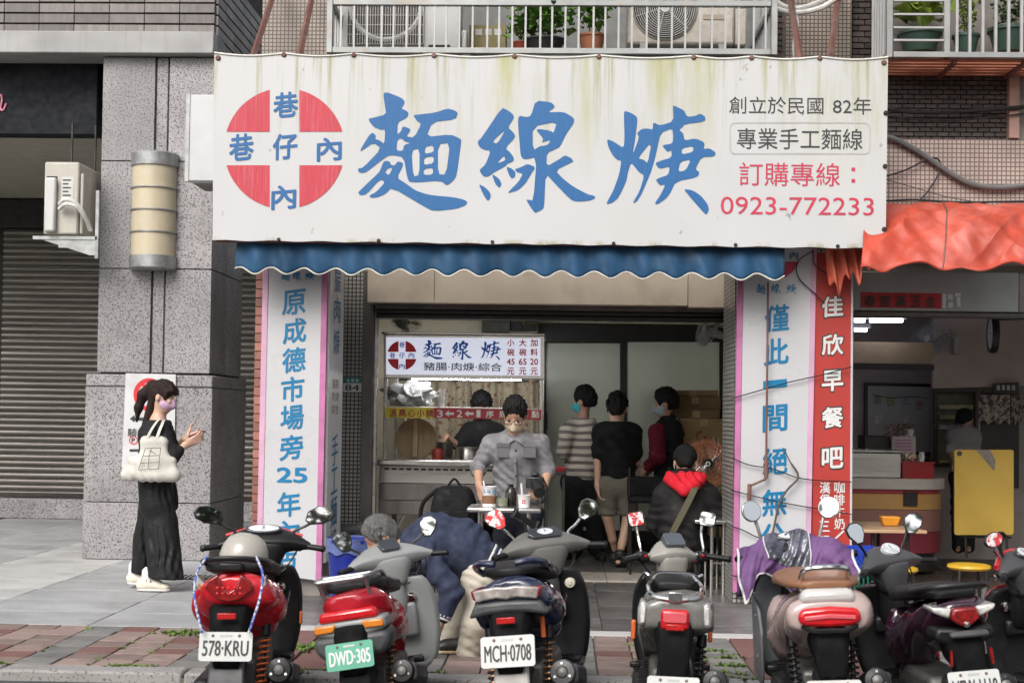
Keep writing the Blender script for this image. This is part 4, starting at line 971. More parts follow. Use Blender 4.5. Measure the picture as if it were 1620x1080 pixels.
# yellow stools
def stool(px, py, Y_, label):
    z_ = Z(py, Y_, px); x_ = X(px, Y_, py)
    s_ = thing('stool', label, 'stool', (x_, Y_, 0), group='yellow round stools by the dining table')
    MB().lathe([(0, z_-.03), (.13, z_-.03), (.145, z_-.015), (.14, z_), (.12, z_+.006), (0, z_+.008)], (x_, Y_, 0), 28).build('seat', mat('stool_yellow', (.58,.34,.02), rough=.35, var=.08), s_, True, smooth=True)
    for sx, sy in ((-1,-1),(1,-1),(1,1),(-1,1)): MB().tube([(x_+sx*.085, Y_+sy*.085, z_-.03), (x_+sx*.12, Y_+sy*.12, 0)], .011, 8).build('leg', M_frame, s_, True, smooth=True)
    n = 20; MB().tube([(x_+.10*math.cos(6.283*i/n), Y_+.10*math.sin(6.283*i/n), z_*.45) for i in range(n)], .007, 6, closed=True).build('ring', M_frame, s_, True)
stool(1418, 897, 9.75, 'yellow round stool under the wood dining table, nearer the striped counter')
stool(1533, 893, 9.75, 'yellow round stool in front of the folded yellow table')
# stacked crates
def crate(z, m, label, rz):
    c = G(1318, 960); s_ = thing('crate', label, 'crate', (c.x+.02, 10.15, z), rz, group='crates stacked at the red sign')
    w_, d_, h_ = .19, .15, .165
    for i, (a, b) in enumerate((((-w_,-d_),(w_,-d_+.012)), ((-w_,d_-.012),(w_,d_)), ((-w_,-d_+.0125),(-w_+.012,d_-.0125)), ((w_-.012,-d_+.0125),(w_,d_-.0125)))):
        b_ = MB()
        ln = 12; long_ = i < 2
        for k in range(ln+1):
            t = k/ln
            if long_: x = a[0]+(b[0]-a[0]-.012)*t; b_.box((x, a[1], .02), (x+.012, b[1], h_-.03))
            else: y = a[1]+(b[1]-a[1]-.012)*t; b_.box((a[0], y, .02), (b[0], y+.012, h_-.03))
        b_.box((a[0],a[1],0),(b[0],b[1],.02)); b_.box((a[0],a[1],h_-.03),(b[0],b[1],h_)); b_.box((a[0],a[1],h_*.42),(b[0],b[1],h_*.52))
        b_.build('side', m, s_)
    MB().box((-w_+.013,-d_+.013,.004),(w_-.013,d_-.013,.012)).build('bottom', m, s_)
M_bc = mat('blue_crate', (.01,.045,.36), rough=.4, var=.1); M_gcr = mat('green_crate', (.005,.10,.07), rough=.4, var=.1)
crate(0.0, M_bc, 'blue plastic crate at the bottom of the crate stack', .05)
crate(.166, M_gcr, 'green plastic crate in the middle of the crate stack', -.03)
crate(.332, M_bc, 'blue plastic crate on top of the crate stack', .04)

# ================================================================ red awning and torn cloth
def tarp(name, c, lo):
    return mat(name, c, rough=.5, spec=.3, var=.12, scale=2.5, dirt=.45, dscale=4, dcol=lo, c2=tuple(min(1., x*1.25+.12) for x in c), c2t=(.5,.75), c2scale=1.8, bump=.25, bscale=14)
ra = thing('awning', 'wrinkled red tarpaulin awning over the breakfast shop', 'awning', W(1500, 435, 10.3))
def red(u, v):
    px = 1362+330*u
    bt = 424+9*math.cos((u-.02)*13.5)-12*max(0, math.cos((u-.49)*13))**3
    p0 = W(px, bt, 10.12); p1 = W(px, 322, 10.86)
    bulge = math.sin(v*math.pi)*.16
    fold = .055*math.sin(u*9+v*5+1.2*math.sin(v*4))*math.sin(v*math.pi)**.7+.03*math.sin(u*21-v*7+math.sin(u*7)*2)*(1-v*.5)+.014*math.sin(u*47+v*13)
    cre = .030*(abs(math.sin(u*7.3+v*2.6+.8*math.sin(v*5)))**.6-.6)+.018*(abs(math.sin(u*15-v*8+1.1*math.sin(u*9)))**.6-.6)+.010*(abs(math.sin(u*31+v*17))**.7-.6)
    fold = fold*.55-cre*math.sin(min(1., v*1.15)*math.pi)**.5
    p = p0.lerp(p1, v); return (p.x, p.y-bulge*.75-fold, p.z+bulge*.55+fold*.5)
MB().grid(red, 220, 60).build('canopy', tarp('red_tarp', (.42,.062,.035), (.17,.035,.03)), ra, True, smooth=True, angle=180, solid=.004)
MB().tube([Vector(red(.39, i/20))+Vector((0,-.004,.004)) for i in range(21)], .006, 5).build('seam', M_rust, ra, True)
MB().tube([Vector(red(i/60, 0))+Vector((0,0,-.002)) for i in range(61)], .008, 5).build('hem', tarp('red_tarp', (.42,.062,.035), (.17,.035,.03)), ra, True, smooth=True)
oc = thing('torn_cloth', 'torn orange-red cloth hanging over the top of the red sign', 'cloth', W(1340, 440, 10.55))
def rag(u, v):
    px = 1309+76*u
    d = 28+44*math.exp(-((u-.22)/.2)**2)+26*math.exp(-((u-.62)/.12)**2)+10*math.sin(u*31)
    p = W(px, 390+d*(1-v), 10.5); return (p.x, 10.5+.03*math.sin(u*26+v*3)+.05*v, p.z)
MB().grid(rag, 70, 10).build('cloth', mat('orange_cloth', (.52,.11,.06), rough=.7, var=.15, scale=4, stretch=(5,5,.5), dirt=.35, dcol=(.35,.1,.07)), oc, True, smooth=True, angle=180, solid=.003)
# black cables on the pink wall
cb = thing('wall_cables', 'grey conduit and black cables looping over the pink mosaic wall', 'cables', W(1500, 260, 10.85))
for p, r, m_ in ((((1400,216),(1420,222),(1450,238),(1480,258),(1510,278),(1540,292),(1580,297),(1640,292)), .022, M_pvc), (((1398,280),(1430,270),(1455,258),(1475,250),(1487,256),(1484,276),(1470,300),(1455,316)), .007, M_wire), (((1398,283),(1440,295),(1500,312),(1560,322)), .003, M_wire), (((1398,318),(1450,316),(1520,320),(1640,318)), .008, M_wire)):
    MB().tube(catmull([W(x, y, 10.86) for x, y in p], 6), r, 8).build('cable', m_, cb, True, smooth=True)
for p, r in ((((1398,172),(1450,178),(1530,176),(1640,168)), .016), (((1398,182),(1440,188),(1520,190),(1640,178)), .006)):
    MB().tube(catmull([W(x, y, 10.86) for x, y in p], 6), r, 8).build('cable', M_wire, cb, True, smooth=True)

# ================================================================ balcony cages
M_alu = mat('grey_aluminium', (.30,.31,.31), rough=.45, metal=.4, var=.15, scale=5, dirt=.35, dscale=6, dcol=(.30,.17,.08))
M_alub = mat('bar_aluminium', (.37,.37,.37), rough=.4, metal=.3, var=.1, dirt=.2, dcol=(.3,.2,.12))
Yq = 11.0
cg = thing('balcony_cage', 'grey metal window cage holding two air conditioners above the big sign', 'cage', W(870, 85, Yq))
cg0 = cg.location.copy()
xg0_, xg1_ = X(526, Yq, 60), X(1220, Yq, 60); zg0 = Z(85, Yq, 870)
zA = zg0+.045; zM = Z(9, Yq, 870)
box('rail', (xg0_, Yq, zg0), (xg1_, Yq+.05, zA), M_alu, cg, bev=.004)
box('rail', (xg0_, Yq, zM), (xg1_, Yq+.05, zM+.045), M_alu, cg, bev=.004)
box('rail', (xg0_, Yq, zM+1.2), (xg1_, Yq+.05, zM+1.245), M_alu, cg, bev=.004)
for x in (xg0_-.05, xg1_+.002): box('post', (x, Yq, zg0), (x+.048, Yq+.05, zM+1.25), M_alu, cg, bev=.004)
b1 = None; nb = 33
for i in range(nb):
    x = xg0_+(xg1_-xg0_)*(i+.6)/nb + (.012 if i % 4 == 3 else 0)
    if b1 is None: b1 = MB().box((-.0075,.012,zA+.001),(.0075,.030,zM+1.199)).build('bar', M_alub, cg); b1.data.transform(Matrix.Translation((0,0,-cg0.z))); o = b1
    else: o = inst(b1, cg)
    o.location = (x-cg0.x, 0, 0)
for s_, xx in ((0, xg0_-.02), (1, xg1_+.02)):
    for k in range(9):
        o = inst(b1, cg); o.location = (xx-cg0.x, .12*(k+1), 0)
    box('side_rail', (xx-.02, Yq+.052, zg0), (xx+.02, 12.4, zA), M_alu, cg)
    box('side_rail', (xx-.02, Yq+.052, zM), (xx+.02, 12.4, zM+.045), M_alu, cg)
for k in range(10): box('floor_slat', (xg0_, Yq+.10+k*.125, zg0-.02), (xg1_, Yq+.15+k*.125, zg0+.0), M_rust, cg)
# white air conditioner with wire grille
def ac_unit(x0, x1, z0, z1, Y, m, label):
    a = thing('air_conditioner', label, 'air conditioner', ((x0+x1)/2, Y+.15, z0))
    box('casing', (x0, Y, z0), (x1, Y+.30, z1), m, a, bev=.02)
    for fx in (.12, .85): box('foot', (x0+(x1-x0)*fx, Y-.03, z0-.05), (x0+(x1-x0)*fx+.06, Y+.33, z0-.001), M_galv, a)
    return a
xa, xb = X(541, 11.35, 60), X(728, 11.35, 60); za, zb_ = Z(78, 11.35, 640), Z(-45, 11.35, 640)
a1 = ac_unit(xa, xb, za, zb_, 11.35, M_acw, 'white air conditioner with a square wire grille at the left end of the cage')
gx0, gx1, gz0 = X(550, 11.34, 60), X(670, 11.34, 60), Z(71, 11.34, 610)
box('recess', (gx0, 11.335, gz0), (gx1, 11.349, zb_-.05), mat('dark_recess', (.07,.06,.055), rough=.7, var=.3, scale=4), a1)
b = MB()
for i in range(31): b.box((gx0+(gx1-gx0)*i/30-.002, 11.318, gz0), (gx0+(gx1-gx0)*i/30+.002, 11.322, zb_-.04))
for j in range(8): b.box((gx0, 11.323, gz0+(zb_-gz0-.05)*j/7-.002), (gx1, 11.327, gz0+(zb_-gz0-.05)*j/7+.002))
b.build('grille', M_acw, a1, True)
MB().lathe([(.27,0),(.29,-.012),(.31,0)], ((gx0+gx1)/2, 11.334, gz0+.33), 32, 'Y').build('fan_ring', M_acw, a1, True)
box('side_cover', (xb+.004, 11.40, za+.02), (xb+.05, 11.6, Z(45, 11.35, 740)), M_acw, a1, bev=.012)
box('vent', (X(678, 11.34, 60), 11.343, Z(74, 11.34, 690)), (X(712, 11.34, 60), 11.349, Z(71, 11.34, 690)), M_darkjoint, a1)
xa, xb = X(992, 11.35, 60), X(1162, 11.35, 60); za, zb_ = Z(70, 11.35, 1080), Z(-60, 11.35, 1080)
M_aco = mat('ac_aged', (.46,.43,.375), rough=.45, var=.08, dirt=.5, dscale=22, dcol=(.2,.13,.08))
a2 = ac_unit(xa, xb, za, zb_, 11.35, M_aco, 'aged beige air conditioner with round fan grille at the right end of the cage')
c = W(1052, 13, 11.34); rf = (X(1101, 11.34)-X(1003, 11.34))/2
MB().lathe([(0,-.002),(rf,-.002)], (c.x, 11.347, c.z), 40, 'Y').build('fan_opening', M_darkjoint, a2, True)
MB().lathe([(rf*1.0,-.004),(rf*1.02,-.02),(rf*1.07,-.004)], (c.x, 11.347, c.z), 40, 'Y').build('fan_ring', M_aco, a2, True, smooth=True)
b = MB()
for k in range(3, 15):
    r_ = rf*k/14.6; b.tube([(c.x+r_*math.cos(6.283*i/36), 11.33, c.z+r_*math.sin(6.283*i/36)) for i in range(36)], .0035, 4, closed=True)
for k in range(6):
    a_ = k*1.047+.3; b.box((0,0,0),(0,0,0)) if False else b.tube([(c.x+rf*.15*math.cos(a_), 11.326, c.z+rf*.15*math.sin(a_)), (c.x+rf*math.cos(a_), 11.326, c.z+rf*math.sin(a_))], .0035, 4)
b.build('grille', M_acw, a2, True)
MB().lathe([(0,-.03),(rf*.16,-.028),(rf*.18,-.015)], (c.x, 11.345, c.z), 20, 'Y').build('hub', M_acw, a2, True, smooth=True)
box('handle_slot', (X(1113, 11.34, 20), 11.343, Z(31, 11.34, 1130)), (X(1145, 11.34, 20), 11.349, Z(23, 11.34, 1130)), mat('slot_brown', (.35,.3,.24), rough=.6), a2)
box('side_cover', (xb+.004, 11.38, za+.0), (xb+.10, 11.6, Z(12, 11.35, 1170)), M_aco, a2, bev=.012)
box('shelf', (X(985, 11.3, 75), 11.28, za-.075), (X(1188, 11.3, 75), 11.7, za-.052), M_galv, a2)
# box behind the plants
cbx = thing('storage_box', 'olive cardboard box with pale print behind the balcony plants', 'box', W(775, 80, 11.7))
box('carton', (X(742, 11.7, 60), 11.7, Z(80, 11.7, 770)), (X(800, 11.7, 60), 12.0, Z(40, 11.7, 770)), mat('olive_card', (.22,.19,.09), rough=.8, var=.15), cbx)
for q in range(3): quadplate('print_mark', ((752+q*15,46),(763+q*15,46),(763+q*15,56),(752+q*15,56)), 11.697, .002, M_grey, cbx, 0)
# potted plants on the balcony: every leaf a piece
M_leaf = mat('bright_leaf', (.12,.28,.04), rough=.45, var=.3, scale=10, rnd_v=.35)
M_leaf_y = mat('yellow_leaf', (.25,.34,.05), rough=.5, var=.25, rnd_v=.3)
M_leaf_d = mat('dark_leaf', (.045,.10,.022), rough=.45, var=.3, rnd_v=.3)
M_stem = mat('plant_stem', (.09,.10,.03), rough=.7)
M_terra = mat('terracotta', (.30,.115,.06), rough=.7, var=.15, dirt=.3); M_bpot = mat('black_pot', (.03,.03,.035), rough=.5, var=.15); M_gpot = mat('green_pot', (.035,.075,.055), rough=.45, var=.15, dirt=.3)
def leafmesh(l, wd_):
    return MB().add([(0,0,0),(wd_*.8,l*.3,.006*l/.06),(wd_,l*.55,.012*l/.06),(wd_*.5,l*.85,.002),(0,l,-.008*l/.06),(-wd_*.5,l*.85,.002),(-wd_,l*.55,.012*l/.06),(-wd_*.8,l*.3,.006*l/.06),(0,l*.5,-.004)], [(0,1,8),(1,2,8),(2,3,8),(3,4,8),(4,5,8),(5,6,8),(6,7,8),(7,0,8)])
def potted(label, px, py, Y, rad, pot_h, mp, mleaf, spread, hgt, n, lsize=.055, long_=False):
    c = W(px, py, Y)
    p = thing('potted_plant', label, 'plant', c)
    MB().lathe([(0,0),(rad*.72,0),(rad,pot_h*.86),(rad*1.08,pot_h*.86),(rad*1.08,pot_h),(rad*.96,pot_h),(rad*.9,pot_h*.8),(0,pot_h*.8)], n=24).build('pot', mp, p, smooth=True)
    st = MB(); src = None
    nst = 7 if not long_ else 5
    tips = []
    for k in range(nst):
        a = 6.283*k/nst+rnd.uniform(-.4,.4); q = rnd.uniform(.3, 1.)
        t = Vector((math.cos(a)*spread*q, math.sin(a)*spread*q*.7, pot_h+hgt*rnd.uniform(.55, 1.)))
        mid = Vector((t.x*.45, t.y*.45, pot_h+(t.z-pot_h)*.6)); path = catmull([(t.x*.1, t.y*.1, pot_h*.78), mid, t], 5); tips.append(path)
        st.tube(path, .004, 5)
    st.build('stems', M_stem, p, smooth=True)
    for i in range(n):
        path = tips[i % nst]; q = path[min(len(path)-1, int(len(path)*rnd.uniform(.25, 1.)))]
        pos = q+Vector((rnd.gauss(0, spread*.20), rnd.gauss(0, spread*.17), rnd.gauss(0, hgt*.13)))
        rot = (rnd.uniform(-.5,.9), rnd.uniform(-.6,.6), rnd.uniform(0,6.283))
        if src is None: src = leafmesh(lsize, lsize*.36).build('leaf', mleaf, p, smooth=True, angle=180); o = src
        else: o = inst(src, p)
        o.location = pos; o.rotation_euler = rot; k_ = rnd.uniform(.6, 1.25); o.scale = (k_, k_, k_)
    return p
potted('leafy green plant in a dark trough beside the white air conditioner', 862, 82, 11.3, .16, .09, M_bpot, M_leaf, .34, .46, 260, .085)
potted('leafy green plant in a terracotta pot beside the round grille air conditioner', 936, 82, 11.25, .105, .13, M_terra, M_leaf, .23, .44, 190, .08)
potted('small plant in a red pot at the left end of the balcony plants', 826, 82, 11.35, .08, .07, mat('red_pot', (.28,.05,.03), rough=.6), M_leaf, .16, .30, 80, .07)
# right cage
Yr = 10.40
cr_ = thing('balcony_cage', 'window cage with potted plants at the top right corner', 'cage', W(1520, 90, Yr))
cr0 = cr_.location.copy()
x0, x1 = X(1414, Yr, 60), X(1700, Yr, 60); z0, z1 = Z(91, Yr, 1500), Z(82, Yr, 1500)
box('rail', (x0, Yr, z0), (x1, Yr+.05, z1), M_alu, cr_, bev=.004)
box('rail', (x0, Yr, z1+1.2), (x1, Yr+.05, z1+1.25), M_alu, cr_, bev=.004)
xm = X(1494, Yr, 40)
for x in (x0-.05, xm): box('post', (x, Yr+.002, z0), (x+.045, Yr+.05, z1+1.25), M_alu, cr_, bev=.004)
for y in (63, 43, 22, 0, -22, -44): box('louvre', (x0, Yr+.01, Z(y+1.5, Yr, 1455)), (xm, Yr+.03, Z(y-1.5, Yr, 1455)), M_alub, cr_)
b2 = None
for i in range(10):
    x = X(1515+i*20.5, Yr, 40)
    if b2 is None: b2 = MB().box((-.010,.012,z1+.001-cr0.z),(.010,.034,z1+1.19-cr0.z)).build('bar', M_alub, cr_); o = b2
    else: o = inst(b2, cr_)
    o.location = (x-cr0.x, 0, 0)
for k in range(6):
    o = inst(b2, cr_); o.location = (x0-.03-cr0.x, .09*(k+1), 0)
box('side_rail', (x0-.05, Yr+.052, z0), (x0-.005, 10.96, z1), M_alu, cr_)
M_orsl = mat('orange_slat', (.42,.17,.10), rough=.6, var=.15, dirt=.4)
for k in range(6): box('floor_slat', (x0-.05, Yr+.07+k*.088, z0-.005), (x1, Yr+.125+k*.088, z0+.012), M_orsl, cr_)
for x in (X(1500, 10.6, 100), X(1610, 10.6, 100)): box('bearer', (x, Yr+.055, z0-.03), (x+.03, 10.95, z0-.006), M_rust, cr_)
potted('spiky aloe-like plant in a long green trough behind the louvres of the right cage', 1455, 84, 10.7, .155, .15, M_gpot, M_leaf_y, .16, .35, 40, .17, True)
potted('bright feathery shrub in a green pot in the right cage', 1528, 84, 10.65, .095, .13, M_gpot, M_leaf_y, .13, .33, 190, .035)
potted('dark leaved plant in a wide green tub at the right edge of the cage', 1597, 84, 10.7, .15, .18, M_gpot, M_leaf_d, .20, .22, 150, .045)
# white pipes at the cage's right end
wp = thing('air_pipes', 'white insulated air conditioner pipes bending above the right end of the sign', 'pipes', W(1270, 10, 11.6))
for k, p in enumerate((((1195,-10),(1225,12),(1260,20),(1300,12),(1330,-8)), ((1222,-12),(1230,4),(1255,14),(1290,6),(1320,-14)), ((1258,15),(1262,40),(1255,70),(1258,110)))):
    MB().tube(catmull([W(x, y, 11.6) for x, y in p], 6), .022 if k < 2 else .009, 8).build('pipe', M_pipe, wp, True, smooth=True)
# ================================================================ food cart
Yk_ = 12.35
kt = thing('food_cart', 'stainless steel noodle stall cart with glass canopy in the shop front', 'cart', (X(730, Yk_, 800), Yk_+.4, 0))
def kx(p, y=650): return X(p, Yk_, y)
def kz(v, p=730): return Z(v, Yk_, p)
xk0_, xk1_ = kx(600, 740), kx(862, 740)
ztop = kz(727)
box('counter_top', (kx(587,733), Yk_-.12, ztop-.055), (xk1_+.02, Yk_+.95, ztop), M_steel_b, kt, bev=.012)
box('front_panel', (xk0_, Yk_, kz(765)), (xk1_, Yk_+.03, ztop-.056), M_steel, kt, bev=.003)
for i in range(16):
    x = kx(612+i*11.6, 742); box('vent_slot', (x-.022, Yk_-.003, kz(743)-.008), (x+.022, Yk_-.0005, kz(743)+.008), M_darkjoint, kt)
M_steel_d = mat('grimy_stainless', (.22,.20,.19), rough=.4, metal=.8, var=.2, scale=2, stretch=(3,1,.5), dirt=.5, dscale=3, dcol=(.07,.055,.05))
box('lower_panel', (xk0_, Yk_-.012, kz(792)), (xk1_, Yk_+.02, kz(765.8)), M_steel_d, kt, bev=.004)
box('lower_panel', (xk0_, Yk_-.004, kz(815)), (xk1_, Yk_+.02, kz(792.8)), M_steel_d, kt, bev=.004)
for x in (xk0_+.02, xk1_-.06):
    for y in (Yk_+.05, Yk_+.8): box('leg', (x, y, .013), (x+.045, y+.045, kz(816)), M_steel, kt)
MB().tube([(xk0_+.06, Yk_+.1, .2), (xk0_+.22, Yk_+.05, kz(816))], .018, 8).build('brace', M_steel, kt, True)
zl0, zl1 = kz(597), kz(530)
for x in (kx(606, 650), kx(853, 650)): box('post', (x, Yk_+.02, ztop+.001), (x+.03, Yk_+.05, zl1-.0), M_steel_b, kt, bev=.003)
for x in (kx(606, 650), kx(853, 650)): box('post', (x, Yk_+.85, ztop+.001), (x+.03, Yk_+.88, zl1-.0), M_steel_b, kt, bev=.003)
box('roof', (kx(604,530), Yk_-.02, zl1+.001), (kx(862,530), Yk_+.9, zl1+.02), M_steel_b, kt, bev=.004)
M_glass = mat('clear_glass', (.9,.95,.93), rough=.03, var=0, trans=1., spec=.5)
box('glass', (kx(611,650), Yk_+.86, ztop+.05), (kx(617,650), Yk_+.865, zl0), M_glass, kt) if False else None
# light box sign
ls = thing('light_box_sign', 'lit menu light box with roundel and blue characters on top of the cart', 'sign', (kx(735, 563), Yk_, zl0))
M_lit = mat('lit_acrylic', (.75,.76,.80), rough=.35, var=.03, emit=(.78,.82,.98), es=.48)
Yl = Yk_-.05
quadplate('casing', ((607,529),(862,531),(862,600),(607,598)), Yl, .14, M_steel_b, ls, .006)
quadplate('face', ((611,533),(855,535),(855,594),(611,592)), Yl-.004, .003, M_lit, ls, 0)
quadplate('added_fill_face', ((611,533),(855,535),(855,594),(611,592)), Yl+.141, .003, mat('added_fill_glow', (.75,.76,.80), rough=.35, var=0, emit=(.86,.88,.95), es=4.5), ls, 0)  # added glowing panel, hidden behind the box, to brighten the shop interior
M_lr = mat('lit_red', (.45,.02,.03), rough=.4, emit=(.5,.01,.02), es=.12); M_lb = mat('lit_blue', (.01,.12,.45), rough=.4, emit=(.0,.10,.5), es=.12)
cc = (636, 562); rad = 23.5
for xs in (1, -1):
    for ys in (1, -1):
        g_ = 5.5; a0 = math.asin(g_/rad); a1 = math.acos(g_/rad)
        q = [(g_, g_)]+[(rad*math.cos(a0+(a1-a0)*i/10), rad*math.sin(a0+(a1-a0)*i/10)) for i in range(11)]
        p = [W(cc[0]+xs*x, cc[1]-ys*y, Yl-.006) for x, y in q]; MB().add(p, [tuple(range(len(p)))]).build('roundel_quarter', M_lr, ls, True)
for ch, x, y in (('巷',636,545),('巷',621,562),('仔',636,562),('內',651,562),('內',636,579)): letter(ch, x, y, Yl-.004, h=9, w=9, m=M_lb, parent=ls, weight=.02)
for k, x in (('mian',685),('xian',731),('geng',777)): letter(k, x, 553 if k == 'mian' else 554, Yl-.004, h=31, w=32, m=M_lb, parent=ls)
letter('豬腸·肉焿·綜合', 732, 580, Yl-.004, h=13, w=124, m=M_ink, parent=ls, weight=.014, lift=.0)
for x, t in ((808, '小碗45元'), (827, '大碗65元'), (845, '加料20元')):
    for i, ch in enumerate((t[0], t[1], t[2:4], t[4])): letter(ch, x, 542+15*i, Yl-.004, h=11 if i != 2 else 9.5, w=11 if i != 2 else 12, m=M_lr, parent=ls, weight=.03)
# tube under the light box
tb = thing('tube_lamp', 'long lit fluorescent tube under the menu light box', 'lamp', W(738, 598, Yk_+.1))
a, b = W(651, 597.5, Yk_+.1), W(824, 599.5, Yk_+.1)
MB().tube([a, b], .013, 10).build('tube', mat('lit_tube_warm', (.95,.95,.95), emit=(.95,.97,1.), es=50., var=0), tb, True, smooth=True)
box('fixture', (a.x-.03, Yk_+.06, a.z+.018), (b.x+.03, Yk_+.15, a.z+.04), M_whitep, tb)
# order strip
os_ = thing('order_sign', 'yellow and red order sign strip across the cart glass', 'sign', W(735, 655, Yk_))
Yo = Yk_-.02
quadplate('yellow_panel', ((609,644),(685.5,645),(685.5,661),(609,660)), Yo, .006, mat('strip_yellow', (.60,.50,.03), rough=.4), os_, 0)
quadplate('red_panel', ((686,645),(856,648),(856,664),(686,661)), Yo, .006, mat('strip_red', (.33,.022,.03), rough=.4), os_, 0)
M_sr = mat('strip_print', (.30,.06,.02), rough=.5)
for i, ch in enumerate('溫高心小請'): letter(ch, 622+14.5*i, 652.5+.2*i, Yo, h=12, w=12, m=M_sr, parent=os_, weight=.03, lift=.05)
for ch, x in (('3',696),('2',727),('1',757)): letter(ch, x, 654, Yo, h=11, w=8.5 if ch != '1' else 5, m=M_whitep, parent=os_, weight=.02)
for x in (711, 742):
    q = [W(x+u, 654+v, Yo-.003) for u, v in ((-7,0),(-1,-5),(-1,-2),(7,-2),(7,2),(-1,2),(-1,5))]; MB().add(q, [tuple(range(7))]).build('arrow', M_whitep, os_, True)
for ch, x in (('序',775),('順',796),('餐',822),('點',847)): letter(ch, x, 655, Yo, h=11, w=12, m=M_whitep, parent=os_, weight=.03, lift=.06)
# wooden lid, pots and clutter on the cart
M_wlid = mat('lid_wood', (.27,.185,.11), rough=.6, var=.25, scale=3, stretch=(6,1,.6), dirt=.2)
wl_ = thing('wooden_lid', 'large round wooden pot lid leaning behind the cart counter', 'lid', W(660, 727, Yk_+.35))
c = W(658, 694, Yk_+.3); rl = (X(691, Yk_+.3)-X(625, Yk_+.3))/2
T = Matrix.Translation(c) @ Matrix.Rotation(R(-8), 4, 'X')
b = MB(); b.T = T; b.lathe([(0,-.012),(rl*.985,-.012),(rl,-.006),(rl,.006),(0,.012)], n=40, axis='Y'); b.build('disc', M_wlid, wl_, True)
b = MB(); b.T = T; b.box((-.022,-.05,-rl*.92),(.022,-.014,rl*.92)); b.build('handle', mat('lid_wood_light', (.38,.27,.16), rough=.6, var=.2, stretch=(6,1,.6)), wl_, True, bev=.006)
def pot(px0, px1, py0, py1, Y, label, m=M_steel_b):
    cx_ = X((px0+px1)/2, Y, py1); r_ = (X(px1, Y)-X(px0, Y))/2; z0 = ztop+.001; z1_ = Z(py0, Y, (px0+px1)/2)
    p = thing('pot', label, 'pot', (cx_, Y, z0))
    MB().lathe([(0,0),(r_,0),(r_,z1_-z0),(r_*1.04,z1_-z0+.006),(r_*.97,z1_-z0+.004),(r_*.95,.03),(0,.03)], n=32).build('body', m, p, smooth=True)
pot(720, 760, 708, 727, Yk_+.45, 'wide stainless steel pot on the cart behind the man in the grey shirt')
pot(690, 716, 700, 727, Yk_+.7, 'dark cooking pot at the back of the cart counter', mat('dark_pot', (.10,.09,.085), rough=.35, metal=.6))
jr = thing('sauce_jar', 'small jar of red sauce on the cart counter', 'jar', W(693, 724, Yk_+.2))
c = W(693, 724, Yk_+.2); MB().lathe([(0,0),(.05,0),(.055,.03),(.055,.075),(.045,.09),(0,.09)], (c.x, c.y, ztop+.001), 18).build('body', mat('chili_red', (.28,.03,.02), rough=.3), jr, True, smooth=True)
# shelf of clutter at the left of the cart
sh_ = thing('cart_shelf', 'steel shelf behind the order strip of the cart', 'shelf', W(735, 645, Yk_+.3))
zs = kz(643)
box('board', (kx(611,650), Yk_+.05, zs-.02), (kx(852,650), Yk_+.32, zs-.004), M_steel, sh_, bev=.003)
bagm = mat('clear_bag', (.20,.20,.19), rough=.2, var=.2, scale=8, bump=.8, bscale=12)
pb = thing('plastic_bag', 'crumpled clear plastic bag on the cart shelf above the yellow strip', 'bag', W(650, 640, Yk_+.2))
b = MB(); c = W(650, 628, Yk_+.2)
def bagf(u, v):
    a = u*2*math.pi; t = v*math.pi; q = 1+.25*math.sin(a*3+t*4)+.18*math.sin(a*7-t*6)+.10*math.sin(a*13+t*3)
    return (c.x+.20*q*math.sin(t)*math.cos(a), c.y+.09*q*math.sin(t)*math.sin(a), max(zs, c.z+.095*q*math.cos(t)+.03*math.cos(a*2)))
b.grid(bagf, 48, 24).build('bag', bagm, pb, True, smooth=True, angle=25)
bt = thing('sauce_bottle', 'small white bottle on the cart shelf by the left post', 'bottle', W(627, 640, Yk_+.2))
c = W(627, 640, Yk_+.25); MB().lathe([(0,0),(.03,0),(.032,.1),(.012,.13),(.012,.165),(0,.165)], (c.x, c.y, zs), 16).build('body', M_acw, bt, True, smooth=True)
cm_ = thing('utensil_cup', 'grey cup of spoons on the cart shelf', 'cup', W(703, 642, Yk_+.2))
c = W(698, 640, Yk_+.2); MB().lathe([(0,0),(.04,0),(.045,.09),(.04,.09),(.036,.01)], (c.x, c.y, zs), 16).build('cup', M_steel, cm_, True, smooth=True)
for i in range(6): MB().tube([(c.x-.02+.008*i, c.y, zs+.02), (c.x-.035+.014*i, c.y+.01, zs+.14+.01*(i % 3))], .004, 5).build('spoon', M_steel_b, cm_, True)
# floral curtain
fc = thing('floral_curtain', 'cream curtain with red floral print behind the cart', 'curtain', W(745, 640, 13.9))
M_flor = mat('floral_cloth', (.42,.36,.25), rough=.85, var=.1, c2=(.22,.06,.05), c2t=(.56,.64), c2scale=24, detail=3.)
nt = M_flor.node_tree
def curt(u, v):
    p = W(640+212*u, 600+130*(1-v), 13.9); return (p.x, 13.9+.035*math.sin(u*38)+.015*math.sin(u*91), p.z-.0)
MB().grid(curt, 120, 8).build('cloth', M_flor, fc, True, smooth=True, angle=180, solid=.003)
MB().tube([W(630, 600, 13.9), W(856, 603, 13.9)], .01, 6).build('rod', M_frame, fc, True)
